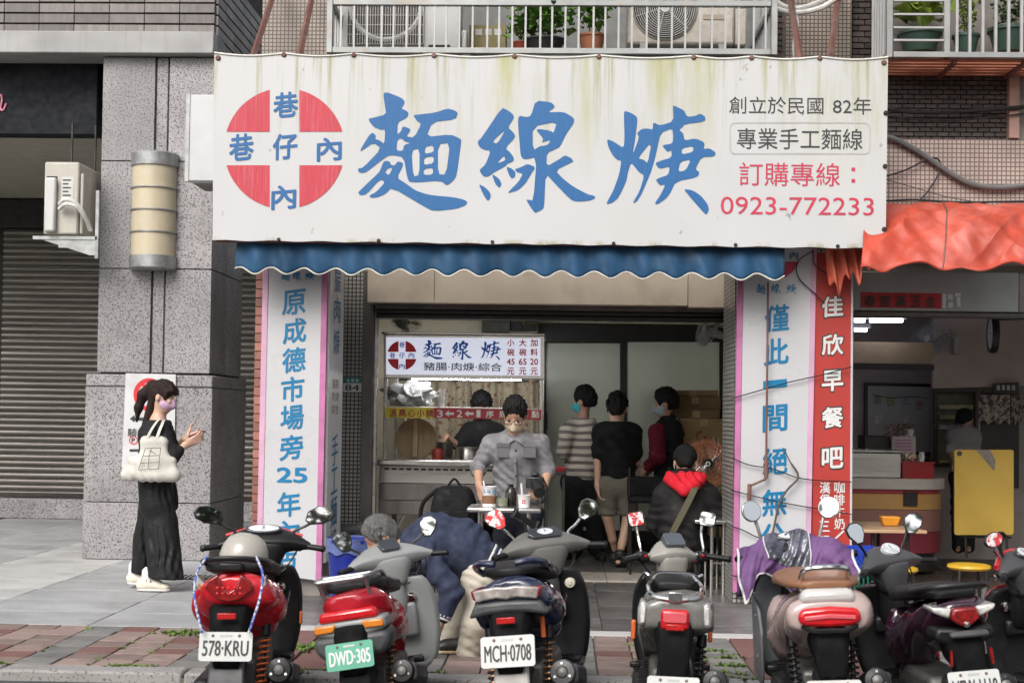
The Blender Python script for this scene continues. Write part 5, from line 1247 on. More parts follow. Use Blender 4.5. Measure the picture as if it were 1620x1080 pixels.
# back partition things above
shf = thing('wall_shelf', 'dark shelf with stored goods high on the back wall above the cart', 'shelf', W(800, 525, 14.3))
quadplate('box', ((762,505),(807,505),(807,532),(762,532)), 14.3, .3, mat('dim_box', (.10,.10,.085), rough=.7, var=.4, scale=6), shf)
quadplate('board', ((806,524),(850,524),(850,527),(806,527)), 14.25, .35, M_dull, shf, 0)
for i, (x, w_, h_) in enumerate(((810,16,14),(828,20,10))): quadplate('goods', ((x,523.5-h_),(x+w_,523.5-h_),(x+w_,523.5),(x,523.5)), 14.3, .2, M_frame, shf)
# ceiling hung lamp / fan items
lf = thing('wall_fan', 'dim wall fan near the ceiling behind the left end of the light box', 'fan', W(640, 510, 13.6))
fan_head(lf, W(642, 511, 13.6), .15, R(20), R(-55), M_fanw, M_blade, M_fanw, 5, 20)
lf2 = thing('wall_fan', 'dim wall fan near the ceiling at the right of the glass door', 'fan', W(1120, 525, 13.5))
fan_head(lf2, W(1120, 522, 13.5), .17, R(-62), R(-18), M_fanw, M_blade, M_fanw, 5, 20)
MB().tube([W(1130, 512, 13.6), W(1150, 518, 13.7)], .015, 6).build('arm', M_fanw, lf2, True)
# ================================================================ frosted sliding doors
Yd = 14.9
gd = thing('sliding_door', 'frosted greenish glass sliding doors in a black frame at the back of the shop', 'door', W(1000, 845, Yd))
M_frost = mat('frosted_glass', (.78,.84,.70), rough=.16, var=.06, scale=1.2, spec=.7, dirt=.1)
M_frost.node_tree.nodes['Principled BSDF'].inputs['Coat Weight'].default_value = .35
quadplate('header', ((852,512),(1150,516),(1150,541),(852,540)), Yd-.06, .12, M_frame, gd)
quadplate('pane', ((864,543),(981,543),(981,850),(864,850)), Yd+.02, .012, M_frost, gd, 0)
quadplate('pane', ((992,541),(1138,541),(1138,850),(992,850)), Yd-.02, .012, M_frost, gd, 0)
for c in (((981,540),(992,540),(992,850),(981,850)), ((1138,541),(1150,541),(1150,850),(1138,850)), ((853,541),(864,541),(864,850),(853,850))): quadplate('stile', c, Yd-.04, .08, M_frame, gd)
quadplate('bottom_rail', ((864,838),(1140,840),(1140,862),(864,860)), Yd-.04, .1, M_frame, gd)
quadplate('handle', ((861,652),(866,652),(866,679),(861,679)), Yd-.07, .05, M_frame, gd)
box('upper_wall', (X(852, Yd), Yd-.02, Z(512, Yd, 1000)), (X(1160, Yd), Yd+.1, 2.5), M_crm, gd)
# boxes
M_card = mat('cardboard', (.255,.175,.085), rough=.8, var=.12, scale=3, dirt=.15)
M_card_d = mat('cardboard_dark', (.17,.11,.055), rough=.8, var=.12, scale=3, dirt=.15)
def carton(c, Y, th, m, label, par=None):
    o = thing('cardboard_box', label, 'box', W((c[0][0]+c[1][0])/2, c[2][1], Y), group='cardboard boxes by the glass door')
    quadplate('carton', c, Y, th, m, o, .006); 
    x0, y0, x1 = c[0][0], c[0][1], c[1][0]
    quadplate('tape', (((x0+x1)/2-6,y0+1),((x0+x1)/2+6,y0+1),((x0+x1)/2+6,y0+12),((x0+x1)/2-6,y0+12)), Y-.002, .001, mat('packing_tape', (.33,.24,.13), rough=.3), o, 0)
    return o
yb_ = 800
cbx1 = carton(((1076,662),(1152,662),(1150,850),(1074,850)), 13.9, .35, M_card, 'large cardboard box with round dark red print beside the pedestal fan')
n_ = 20; p = [W(1109+8*math.cos(i*6.283/n_), 690+9*math.sin(i*6.283/n_), 13.896) for i in range(n_)]+[W(1109+5*math.cos(i*6.283/n_), 690+6*math.sin(i*6.283/n_), 13.896) for i in range(n_)]
MB().add(p, [(i, (i+1) % n_, n_+(i+1) % n_, n_+i) for i in range(16)]).build('print', mat('print_red', (.18,.03,.03), rough=.7), cbx1, True)
carton(((1064,648),(1139,648),(1139,661.5),(1064,661.5)), 14.0, .35, M_card_d, 'flat cardboard box lying on the large printed box')
carton(((1060,627),(1140,627),(1140,647.6),(1060,647.6)), 14.05, .35, M_card_d, 'medium cardboard box second from the top by the glass door')
carton(((1056,617),(1136,617),(1136,626.6),(1056,626.6)), 14.1, .35, M_card, 'thin cardboard box on top of the box stack by the glass door')
# pedestal fan
pf = thing('pedestal_fan', 'industrial pedestal fan with brown blades beside the seated person', 'fan', W(1118, 900, 12.6))
M_bl = mat('fan_blade_brown', (.40,.14,.06), rough=.35, var=.2)
fan_head(pf, W(1119, 733, 12.6), .245, R(12), R(-8), M_steel_b, M_bl, M_frame, 7, 30, .10, 5)
MB().lathe([(.012,-.062),(.020,-.062),(.022,-.056)], tuple(W(1119, 733, 12.6)), 24, 'Y').build('badge', M_whitep, pf, True)
c = W(1119, 733, 12.6)
MB().tube([(c.x, c.y+.1, c.z), (c.x, c.y+.1, .03)], .018, 10).build('pole', M_frame, pf, True)
MB().lathe([(0,.013),(.22,.013),(.2,.04),(.03,.06)], (c.x, c.y+.1, 0), 28).build('base', M_frame, pf, True, smooth=True)
# small steel table with bowl and cups
Yt_ = 10.05
st_ = thing('steel_table', 'small stainless steel table holding the noodle bowls in front of the cart', 'table', W(795, 870, Yt_))
zt2 = Z(803, Yt_, 795)
xt0, xt1 = X(738, Yt_, 805), X(856, Yt_, 805)
box('tabletop', (xt0, Yt_, zt2-.035), (xt1, Yt_+.42, zt2), M_steel_b, st_, bev=.014)
for x in (xt0+.09, xt1-.09):
    for y in (Yt_+.05, Yt_+.37): MB().tube([(x, y, 0), (x, y, zt2-.036)], .013, 8).build('leg', M_steel_b, st_, True, smooth=True)
    MB().tube([(x, Yt_+.05, .2), (x, Yt_+.37, .2)], .009, 6).build('crossbar', M_steel_b, st_, True)
MB().tube([(xt0+.09, Yt_+.2, .2), (xt1-.09, Yt_+.2, .2)], .009, 6).build('crossbar', M_steel_b, st_, True)
M_paper = mat('paper_cup', (.72,.71,.69), rough=.5, var=.04); M_bowlw = mat('bowl_paper', (.70,.72,.74), rough=.45, var=.04)
cw = thing('coffee_cup', 'brown paper cup with drink standing on the steel table under the held bowl', 'cup', W(774, 800, Yt_+.15))
c = W(774, 797, Yt_+.13); MB().lathe([(0,0),(.045,0),(.053,.075),(0,.07)], (c.x, c.y, zt2+.001), 24).build('cup', mat('brown_paper', (.20,.10,.055), rough=.6), cw, True, smooth=True)
MB().lathe([(.047,.0),(.049,.018),(.0465,.02)], (c.x, c.y, zt2+.001), 24).build('band', M_paper, cw, True)
mc = thing('drink_cup', 'clear plastic cup of pale drink on the steel table', 'cup', W(795, 800, Yt_+.12))
c = W(795, 800, Yt_+.12); MB().lathe([(0,0),(.036,0),(.045,.10),(.043,.10),(.035,.004),(0,.004)], (c.x, c.y, zt2+.001), 24).build('cup', M_glass, mc, True, smooth=True)
MB().lathe([(0,.006),(.034,.006),(.039,.06),(0,.06)], (c.x, c.y, zt2+.001), 24).build('drink', mat('pale_drink', (.52,.48,.33), rough=.3), mc, True, smooth=True)
pc = thing('noodle_cup', 'white paper noodle cup with a spoon on the right of the steel table', 'cup', W(829, 800, Yt_+.1))
c = W(829, 800, Yt_+.1); MB().lathe([(0,0),(.038,0),(.047,.085),(.05,.088),(.044,.086),(.035,.01),(0,.01)], (c.x, c.y, zt2+.001), 24).build('cup', M_paper, pc, True, smooth=True)
MB().tube([(c.x-.01, c.y, zt2+.03), (c.x-.022, c.y+.01, zt2+.17)], .007, 6).build('spoon', M_whitep, pc, True)
for dx, dz in ((-.008,.05),(.006,.05),(-.008,.034),(.006,.034)): MB().sphere((c.x+dx, c.y-.044, zt2+dz), .006, 8, 5, (1,.25,1)).build('roundel_quarter', M_red2, pc, True)
dk = thing('dark_bottle', 'dark glass bottle behind the cups on the steel table', 'bottle', W(808, 790, Yt_+.25))
c = W(808, 796, Yt_+.25); MB().lathe([(0,0),(.04,0),(.042,.09),(.03,.12),(.018,.135),(.02,.155),(0,.155)], (c.x, c.y, zt2+.001), 18).build('body', mat('dark_glass', (.02,.015,.012), rough=.12), dk, True, smooth=True)
# backpack
bp_ = thing('backpack', 'black backpack standing beside the steel table', 'backpack', W(717, 850, 10.9))
M_pack = mat('black_nylon', (.007,.007,.008), rough=.75, spec=.2, var=.3, scale=8, bump=.3, bscale=40)
c = W(717, 830, 10.9); hb = Z(767, 10.9, 717)
zb0_ = hb-.42
b = MB()
secs = []
for i, (t, wx, wy) in enumerate(((0,.17,.10),(.12,.19,.13),(.45,.19,.14),(.75,.17,.12),(.93,.14,.09),(1.,.09,.05))):
    secs.append([(c.x+wx*math.copysign(abs(math.cos(a))**.6, math.cos(a)), 10.95+wy*math.copysign(abs(math.sin(a))**.6, math.sin(a)), zb0_+.42*t) for a in [2*math.pi*k/20 for k in range(20)]])
b.loft(secs); b.build('body', M_pack, bp_, True, sub=1)
MB().box((c.x-.13,10.79,zb0_+.05),(c.x+.13,10.83,zb0_+.24)).build('pocket', M_pack, bp_, True, bev=.02)
for sx in (-1,): MB().tube(catmull([(c.x-.12,10.95,hb-.03),(c.x-.24,10.93,hb-.15),(c.x-.25,10.95,hb-.34),(c.x-.17,11.0,zb0_+.04)],6), .016, 8).build('strap', M_pack, bp_, True, smooth=True)
MB().tube(catmull([(c.x-.05,10.95,hb-.01),(c.x,10.95,hb+.045),(c.x+.05,10.95,hb-.01)],6), .009, 8).build('handle', M_pack, bp_, True, smooth=True)
zst = thing('pack_stool', 'low dark stool carrying the black backpack', 'stool', (c.x, 10.95, 0))
box('seat', (c.x-.17, 10.80, zb0_-.03), (c.x+.17, 11.12, zb0_-.002), M_frame, zst, bev=.008)
for sx in (-1,1):
    for sy in (-1,1): MB().tube([(c.x+sx*.14, 10.96+sy*.13, zb0_-.03), (c.x+sx*.16, 10.96+sy*.15, 0)], .011, 8).build('leg', M_frame, zst, True)
# side table with red tray at the queue
sd = thing('side_table', 'dark side table with a red tray behind the man in the grey shirt', 'table', W(880, 860, 11.9))
zq = Z(745, 11.9, 880)
box('tabletop', (X(862,11.9), 11.85, zq-.03), (X(897,11.9), 12.15, zq), M_frame, sd, bev=.005)
for x in (X(866,11.9), X(893,11.9)): box('leg', (x-.012, 11.9, 0), (x+.012, 11.93, zq-.031), M_frame, sd); box('leg', (x-.012, 12.08, 0), (x+.012, 12.11, zq-.031), M_frame, sd)
rt = thing('red_tray', 'red plastic tray on the dark side table', 'tray', (X(880,11.9), 12.0, zq))
MB().loft([[(X(880,11.9)+sx*.07, 12.0+sy*.09, zq+.001) for sx, sy in ((-1,-1),(1,-1),(1,1),(-1,1))], [(X(880,11.9)+sx*.085, 12.0+sy*.11, zq+.03) for sx, sy in ((-1,-1),(1,-1),(1,1),(-1,1))]]).build('body', M_rpl, rt, True)
# steel side table at the right column and dark chair
ch_ = thing('steel_side_table', 'steel framed table end behind the seated person by the right column', 'table', W(1140, 880, 11.3))
zq = Z(822, 11.3, 1140)
box('tabletop', (X(1100,11.3), 11.25, zq-.03), (X(1150,11.3), 11.8, zq), M_steel_b, ch_, bev=.008)
for x in (X(1128,11.3), X(1147,11.3)):
    for y in (11.3, 11.75): MB().tube([(x, y, 0), (x, y, zq-.031)], .014, 8).build('leg', M_steel_b, ch_, True, smooth=True)
MB().tube([(X(1128,11.3), 11.3, .25), (X(1147,11.3), 11.3, .25)], .010, 6).build('crossbar', M_steel_b, ch_, True)
dc = thing('black_chair', 'black padded chair standing between the man in shorts and the seated person', 'chair', W(1030, 860, 12.6))
c = W(1030, 795, 12.6); zs2 = c.z
MB().box((c.x-.2,12.5,zs2),(c.x+.2,12.85,zs2+.05)).build('seat', M_pack, dc, True, bev=.02)
MB().box((c.x-.2,12.86,zs2+.04),(c.x+.2,12.9,zs2+.22)).build('backrest', M_pack, dc, True, bev=.02)
for sx in (-1,1):
    for y in (12.53, 12.87): MB().tube([(c.x+sx*.18, y, .013), (c.x+sx*.18, y, zs2+(.3 if y > 12.8 else 0))], .011, 8).build('leg', M_frame, dc, True)
# blue bin with liner
bn = thing('trash_bin', 'blue trash bin with a clear liner between the column and the scooters', 'bin', G(552, 985))
c = G(552, 985); rb_ = .15
yb = c.y; hz = Z(852, yb, 552)
MB().lathe([(0,.005),(rb_*.78,.005),(rb_*1.0,hz),(rb_*1.04,hz),(rb_*1.04,hz-.02),(rb_*.97,hz-.02),(rb_*.75,.03),(0,.03)], (c.x, yb, 0), 32).build('body', mat('blue_bin', (.008,.02,.22), rough=.35, var=.1), bn, True, smooth=True)
def liner(u, v):
    a = u*6.283; r_ = rb_*(1.05+.02*math.sin(a*9)+.012*math.sin(a*23)); 
    return (c.x+r_*math.cos(a), yb+r_*math.sin(a), hz+.012-.10*v+.01*math.sin(a*7)*v) 
MB().grid(liner, 60, 4).build('liner', mat('bin_liner', (.10,.13,.30), rough=.2, var=.2, bump=.5, bscale=20), bn, True, smooth=True, angle=180)
# notice sign on pillar
ns = thing('notice_sign', 'white no parking notice sign with red circle on the granite pillar', 'sign', W(236, 752, 13.08))
Yn_ = pB-.022
quadplate('board', ((199,590),(278,592),(275,756),(192,754)), Yn_, .02, mat('notice_white', (.53,.53,.54), rough=.4, dirt=.1), ns, 0)
n_ = 36; M_nr = mat('notice_red', (.55,.02,.025), rough=.4)
p = [W(236+25*math.cos(i*6.283/n_), 624+26*math.sin(i*6.283/n_), Yn_-.003) for i in range(n_)]+[W(236+18*math.cos(i*6.283/n_), 624+19*math.sin(i*6.283/n_), Yn_-.003) for i in range(n_)]
MB().add(p, [(i, (i+1) % n_, n_+(i+1) % n_, n_+i) for i in range(n_)]).build('red_ring', M_nr, ns, True)
q = [W(x, y, Yn_-.0045) for x, y in ((222,607),(226,603),(252,640),(248,644))]; MB().add(q, [(0,1,2,3)]).build('red_bar', M_nr, ns, True)
q = [W(x, y, Yn_-.003) for x, y in ((205,662),(213,656),(213,660),(230,660),(230,665),(213,665),(213,668))]; MB().add(q, [tuple(range(7))]).build('arrow', M_ink, ns, True)
letter('騎樓', 217, 684, Yn_, h=13, w=30, m=M_ink, parent=ns, weight=.01); letter('禁止停車', 240, 684, Yn_, h=13, w=14, m=M_ink, parent=ns) if False else None
p = [W(211+7*math.cos(i*6.283/20), 696+7*math.sin(i*6.283/20), Yn_-.003) for i in range(20)]+[W(211+5.4*math.cos(i*6.283/20), 696+5.4*math.sin(i*6.283/20), Yn_-.003) for i in range(20)]
MB().add(p, [(i, (i+1) % 20, 20+(i+1) % 20, 20+i) for i in range(20)]).build('red_ring', M_nr, ns, True)
letter('P', 211, 696, Yn_, h=7, w=5, m=M_ink, parent=ns, weight=.03)
quadplate('print_line', ((205,710),(248,710),(248,714),(205,714)), Yn_-.003, .001, M_ink, ns, 0)
# ================================================================ smooth bodies from distance fields
def V3(p): return np.array(tuple(p), dtype=np.float32)
class SDF:
    def __init__(s): s.p = []; s.cl = []; s.fold = None
    def cap(s, a, b, ra, rb=None, k=.03, flat=None, op=1):
        a, b = V3(a), V3(b); rb = ra if rb is None else rb; m = max(ra, rb)*(max(1., flat[1]) if flat else 1.)
        def fn(X_, Y_, Z_):
            ab = b-a; L2 = float(ab@ab)+1e-9
            px, py, pz = X_-a[0], Y_-a[1], Z_-a[2]
            t = np.clip((px*ab[0]+py*ab[1]+pz*ab[2])/L2, 0, 1)
            wx, wy, wz = px-ab[0]*t, py-ab[1]*t, pz-ab[2]*t
            if flat:
                n = V3(Vector(flat[0]).normalized()); q = (wx*n[0]+wy*n[1]+wz*n[2])*(1/flat[1]-1); wx = wx+n[0]*q; wy = wy+n[1]*q; wz = wz+n[2]*q
            return (np.sqrt(wx*wx+wy*wy+wz*wz)-(ra+(rb-ra)*t))*(min(1., flat[1]) if flat else 1.)
        s.p.append((fn, np.minimum(a, b)-m, np.maximum(a, b)+m, k, op)); return s
    def ell(s, c, r, rot=None, k=.03, op=1):
        c = V3(c); r = V3(r); M_ = np.array(rot, dtype=np.float32).T if rot is not None else np.eye(3, dtype=np.float32); m = float(max(r))
        def fn(X_, Y_, Z_):
            px, py, pz = X_-c[0], Y_-c[1], Z_-c[2]
            q = [(M_[i, 0]*px+M_[i, 1]*py+M_[i, 2]*pz)/r[i] for i in range(3)]
            k0 = np.sqrt(q[0]**2+q[1]**2+q[2]**2); k1 = np.sqrt((q[0]/r[0])**2+(q[1]/r[1])**2+(q[2]/r[2])**2)+1e-6
            return k0*(k0-1)/k1
        s.p.append((fn, c-m, c+m, k, op)); return s
    def box(s, c, h, rot=None, rd=.01, k=.02, op=1):
        c = V3(c); h = V3(h); M_ = np.array(rot, dtype=np.float32).T if rot is not None else np.eye(3, dtype=np.float32); m = float(np.linalg.norm(h))+rd
        def fn(X_, Y_, Z_):
            px, py, pz = X_-c[0], Y_-c[1], Z_-c[2]
            q = [np.abs(M_[i, 0]*px+M_[i, 1]*py+M_[i, 2]*pz)-h[i]+rd for i in range(3)]
            o = np.sqrt(sum(np.maximum(x, 0)**2 for x in q)); return o+np.minimum(np.maximum(q[0], np.maximum(q[1], q[2])), 0)-rd
        s.p.append((fn, c-m, c+m, k, op)); return s
    def clip(s, n, d): s.cl.append((V3(Vector(n).normalized()), float(d))); return s
    def clip_at(s, p, n): n = Vector(n).normalized(); return s.clip(n, n.dot(Vector(p)))
    def mesh(s, vox):
        add = [p for p in s.p if p[4] > 0]
        lo = np.min([p[1] for p in add], 0)-.03-vox*2; hi = np.max([p[2] for p in add], 0)+.03+vox*2
        for n, d in s.cl:
            for i in range(3):
                if n[i] > .99999: hi[i] = min(hi[i], d+3*vox)
                if n[i] < -.99999: lo[i] = max(lo[i], -d-3*vox)
        N = np.ceil((hi-lo)/vox).astype(int)+1
        ax = [lo[i]+vox*np.arange(N[i], dtype=np.float32) for i in range(3)]
        D = np.full(tuple(N), .5, dtype=np.float32)
        for fn, a, b, k, op in s.p:
            mg = .05+k
            i0 = np.clip(((a-mg-lo)/vox).astype(int), 0, N-1); i1 = np.clip(((b+mg-lo)/vox).astype(int)+2, 0, N)
            if np.any(i1 <= i0): continue
            sl_ = tuple(slice(i0[q], i1[q]) for q in range(3))
            g = fn(ax[0][sl_[0]][:, None, None], ax[1][sl_[1]][None, :, None], ax[2][sl_[2]][None, None, :]).astype(np.float32)
            e = D[sl_]
            if op > 0:
                h = np.clip(.5+.5*(g-e)/k, 0, 1); D[sl_] = g+(e-g)*h*1.0-k*h*(1-h) if False else (e*(1-h)+g*h if False else np.minimum(e, g)-np.maximum(k-np.abs(e-g), 0)**2/(4*k))
            else:
                g = -g; D[sl_] = np.maximum(e, g)+np.maximum(k-np.abs(e-g), 0)**2/(4*k)
        X_, Y_, Z_ = ax[0][:, None, None], ax[1][None, :, None], ax[2][None, None, :]
        if s.fold: D = D+s.fold(X_, Y_, Z_)
        for n, d in s.cl: D = np.maximum(D, n[0]*X_+n[1]*Y_+n[2]*Z_-d)
        return nets(D, lo, vox)
def nets(D, lo, vox):
    S = D < 0
    n = np.array(D.shape)
    c = np.zeros(tuple(n-1), dtype=np.uint8)
    for i in (0, 1):
        for j in (0, 1):
            for k in (0, 1): c += S[i:n[0]-1+i, j:n[1]-1+j, k:n[2]-1+k]
    act = (c > 0) & (c < 8); idx = np.argwhere(act); m = len(idx)
    acc = np.zeros((m, 3), dtype=np.float32); cnt = np.zeros((m, 1), dtype=np.float32)
    cor = [(0,0,0),(1,0,0),(0,1,0),(1,1,0),(0,0,1),(1,0,1),(0,1,1),(1,1,1)]
    vals = [D[idx[:, 0]+a, idx[:, 1]+b, idx[:, 2]+d] for a, b, d in cor]
    for p, q in ((0,1),(2,3),(4,5),(6,7),(0,2),(1,3),(4,6),(5,7),(0,4),(1,5),(2,6),(3,7)):
        a, b = vals[p], vals[q]; mk = (a < 0) != (b < 0); t = np.where(mk, a/(a-b+1e-12), 0)[:, None]
        pt = np.array(cor[p], dtype=np.float32)+(np.array(cor[q], dtype=np.float32)-np.array(cor[p], dtype=np.float32))*t
        acc += np.where(mk[:, None], pt, 0); cnt += mk[:, None]
    vs = lo+vox*(idx+acc/cnt)
    num = -np.ones(act.shape, dtype=np.int64); num[act] = np.arange(m)
    faces = []
    for axn in range(3):
        a = [slice(None)]*3; b = [slice(None)]*3; a[axn] = slice(0, -1); b[axn] = slice(1, None)
        e = np.argwhere(S[tuple(a)] != S[tuple(b)])
        u, w = [(1, 2), (2, 0), (0, 1)][axn]
        e = e[(e[:, u] > 0) & (e[:, w] > 0) & (e[:, u] < n[u]-1) & (e[:, w] < n[w]-1)]
        if len(e) == 0: continue
        fl = S[e[:, 0], e[:, 1], e[:, 2]]
        def at(du, dw):
            q = e.copy(); q[:, u] -= du; q[:, w] -= dw; return num[q[:, 0], q[:, 1], q[:, 2]]
        f = np.stack([at(1, 1), at(0, 1), at(0, 0), at(1, 0)], 1)
        f[~fl] = f[~fl][:, ::-1]
        faces.append(f)
    F_ = np.concatenate(faces); F_ = F_[(F_ >= 0).all(1)]
    return vs, F_
def sdf_obj(s, name, m, parent, vox=.008, smooth_it=1):
    vs, fs = s.mesh(vox)
    for _ in range(smooth_it):
        acc = np.zeros_like(vs); cnt = np.zeros((len(vs), 1), dtype=np.float32)
        for i in range(4):
            a, b = fs[:, i], fs[:, (i+1) % 4]
            np.add.at(acc, a, vs[b]); np.add.at(cnt, a, 1); np.add.at(acc, b, vs[a]); np.add.at(cnt, b, 1)
        vs = vs*.5+.5*acc/np.maximum(cnt, 1)
    o0 = np.array(tuple(parent.location if parent.parent is None else parent.parent.location), dtype=np.float32)
    vs = vs-o0
    me = bpy.data.meshes.new(name); me.vertices.add(len(vs)); me.vertices.foreach_set('co', vs.astype(np.float32).ravel())
    me.loops.add(len(fs)*4); me.loops.foreach_set('vertex_index', fs.astype(np.int32).ravel())
    me.polygons.add(len(fs)); me.polygons.foreach_set('loop_start', np.arange(0, len(fs)*4, 4, dtype=np.int32)); me.polygons.foreach_set('loop_total', np.full(len(fs), 4, dtype=np.int32))
    me.update(calc_edges=True); me.validate()
    me.polygons.foreach_set('use_smooth', [True]*len(me.polygons))
    me.materials.append(m)
    o = bpy.data.objects.new(name, me); col.objects.link(o); o.parent = parent; return o
def folds(amp, wl=.09, d=(.3,.2,1.), seed=0.):
    d = Vector(d).normalized(); k = 6.283/wl
    def f(X_, Y_, Z_):
        a = X_*k*d.x+Y_*k*d.y+Z_*k*d.z
        w_ = 1.6*np.sin(X_*17+seed)+1.3*np.sin(Y_*13+Z_*9+seed*2)+1.1*np.sin(Z_*21-X_*11+seed)
        g = .5+.5*np.sin(X_*9+Y_*7+Z_*11+seed*3)
        return amp*(np.sin(a+w_)+.5*np.sin(a*.53-w_*1.7+seed))*g
    return f
M_skin = mat('skin', (.42,.245,.165), rough=.5, var=.08, scale=12); M_skin_f = mat('skin_fair', (.52,.33,.24), rough=.5, var=.06, scale=12)
for m_ in (M_skin, M_skin_f):
    b_ = m_.node_tree.nodes['Principled BSDF']; b_.inputs['Subsurface Weight'].default_value = .12; b_.inputs['Subsurface Radius'].default_value = (.02,.008,.004); b_.inputs['Subsurface Scale'].default_value = .5
def hairmat(n, c): return mat(n, c, rough=.58, spec=.22, var=.35, scale=14, stretch=(6,6,1.2), bump=.5, bscale=70)
M_hair = hairmat('hair_black', (.007,.006,.006)); M_hairb = hairmat('hair_brown', (.020,.011,.009)); M_hairg = hairmat('hair_grey', (.11,.107,.104))
M_eye = mat('eye_dark', (.02,.015,.012), rough=.2, var=0)
def frame(f, u):
    f = Vector(f).normalized(); u = Vector(u); u = (u-f*u.dot(f)).normalized(); return f.cross(u), f, u
def head(S, c, f, u, s=1.):
    r, f, u = frame(f, u); c = Vector(c); rot = Matrix((r, f, u)).transposed()
    def P(a, b, d): return c+(r*a+f*b+u*d)*s
    S.ell(P(0,-.008,.028), (.076*s,.094*s,.098*s), rot, .03)
    S.ell(P(0,.022,-.045), (.058*s,.066*s,.068*s), rot, .035)
    S.ell(P(0,.058,-.088), (.030*s,.026*s,.022*s), rot, .03)
    S.cap(P(0,.086,.012), P(0,.104,-.024), .010*s, .015*s, .012)
    for q in (-1, 1):
        S.ell(P(.032*q,.078,-.02), (.022*s,.016*s,.018*s), rot, .02)
        S.ell(P(.078*q,-.008,-.012), (.010*s,.019*s,.030*s), rot, .008)
        S.ell(P(.031*q,.096,.012), (.018*s,.012*s,.010*s), rot, .012, -1)
    S.ell(P(0,.085,-.058), (.024*s,.008*s,.007*s), rot, .008)
    return P, rot
def hair(c, f, u, s=1., line=.035, thick=1.06, m=None, parent=None, fringe=.0, low=-.05, vox=.006, name='hair', extra=None, tufts=110, tl=1.):
    r, f, u = frame(f, u); c = Vector(c); rot = Matrix((r, f, u)).transposed(); S = SDF()
    def P(a, b, d): return c+(r*a+f*b+u*d)*s
    S.ell(P(0,-.010,.032), (.082*s*thick,.100*s*thick,.103*s*thick), rot, .02)
    S.cap(P(0,-.065,-.03), P(0,-.06,low), .055*s, .045*s, .03, flat=(f, .8))
    if extra: extra(S, P, rot)
    q_ = random.Random(int(abs(c.x)*1000))
    for i in range(tufts):
        a = q_.uniform(0, 6.283); e_ = q_.uniform(-.5, 1.4); d_ = Vector((math.cos(a)*math.cos(e_), math.sin(a)*math.cos(e_), math.sin(e_)))
        if d_.y > .55 and d_.z < .5: continue
        p0 = P(d_.x*.083*thick, -.010+d_.y*.101*thick, .032+d_.z*.104*thick); dn = (u*(-.9+.5*d_.z)+f*(.9*d_.z if d_.y > -.2 else -.1)+(r*d_.x+f*d_.y)*.12+r*q_.uniform(-.5,.5)).normalized()
        S.cap(p0, p0+dn*q_.uniform(.02,.042)*s*tl, .0085*s, .003*s, .006)
    # cut away the face: everything in front of a slanted hairline
    S.ell(P(0,.115,-.055-fringe), (.088*s,.085*s,.125*s), rot, .012, -1)
    n = f*.42-u*1.0; S.clip_at(P(0,0,low), -u)
    for q in (-1, 1): S.ell(P(.085*q,.012,-.045), (.035*s,.045*s,.055*s), rot, .01, -1)
    S.fold = folds(.0025*s, .022, (r.x, r.y, r.z), 1.3)
    return sdf_obj(S, name, m, parent, vox)
def mask(c, f, u, s, m, parent, vox=.005):
    r, f, u = frame(f, u); c = Vector(c); rot = Matrix((r, f, u)).transposed(); S = SDF()
    def P(a, b, d): return c+(r*a+f*b+u*d)*s
    S.ell(P(0,.028,-.045), (.068*s,.080*s,.068*s), rot, .02)
    S.cap(P(0,.098,-.01), P(0,.108,-.045), .014*s, .018*s, .03)
    S.clip_at(P(0,.015,0), -f*1.0-u*.0); S.clip_at(P(0,0,-.108), -u); S.clip_at(P(0,.09,.008), u*1.0-f*.25)
    S.fold = folds(.0012, .018, tuple(u), .5)
    o = sdf_obj(S, 'mask', m, parent, vox)
    b = MB()
    for q in (-1, 1):
        b.tube([P(.066*q,.035,-.012), P(.081*q,.0,.012), P(.084*q,-.018,.005)], .0018, 4); b.tube([P(.064*q,.03,-.075), P(.080*q,-.005,-.035), P(.084*q,-.018,-.02)], .0018, 4)
    b.build('mask_strap', m, parent, True)
    return o
def hand(S, w, d, n, side, curl=.35, s=1., spread=.12):
    """palm and five separate fingers: w wrist, d direction of the fingers, n palm normal (fingers curl towards it), side +1/-1 where the thumb leaves"""
    w = Vector(w); d = Vector(d).normalized(); n = Vector(n); n = (n-d*n.dot(d)).normalized(); t = d.cross(n)*side
    S.cap(w, w+d*.035*s, .026*s, .030*s, .02, flat=(n, .75))
    for i in range(4):
        off = (1.5-i)*.020*s
        base = w+d*.085*s+t*off*.95
        S.cap(w+d*.03*s+t*off*.7, base, .014*s, .0125*s, .012)
        L = [.092, .100, .093, .074][i]*s; a = curl*.5; p = base; dr = (d+t*off*spread*6).normalized()
        for j, (fr, r_) in enumerate(((.45, .0095), (.31, .0088), (.24, .0080))):
            q = p+(dr*math.cos(a)+n*math.sin(a))*L*fr; S.cap(p, q, r_*1.05*s, r_*s, .004); p = q; a += curl*(1.15 if j == 0 else .9)
    p = w+d*.025*s+t*.028*s; dr = (d*.62+t*.7+n*.35).normalized()
    for fr, r_, bend in ((.045, .0125, 0), (.034, .0105, .35), (.028, .0095, .35)):
        dr = (dr+d*bend*.6+n*bend*curl).normalized(); q = p+dr*fr*s; S.cap(p, q, r_*1.08*s, r_*s, .006); p = q
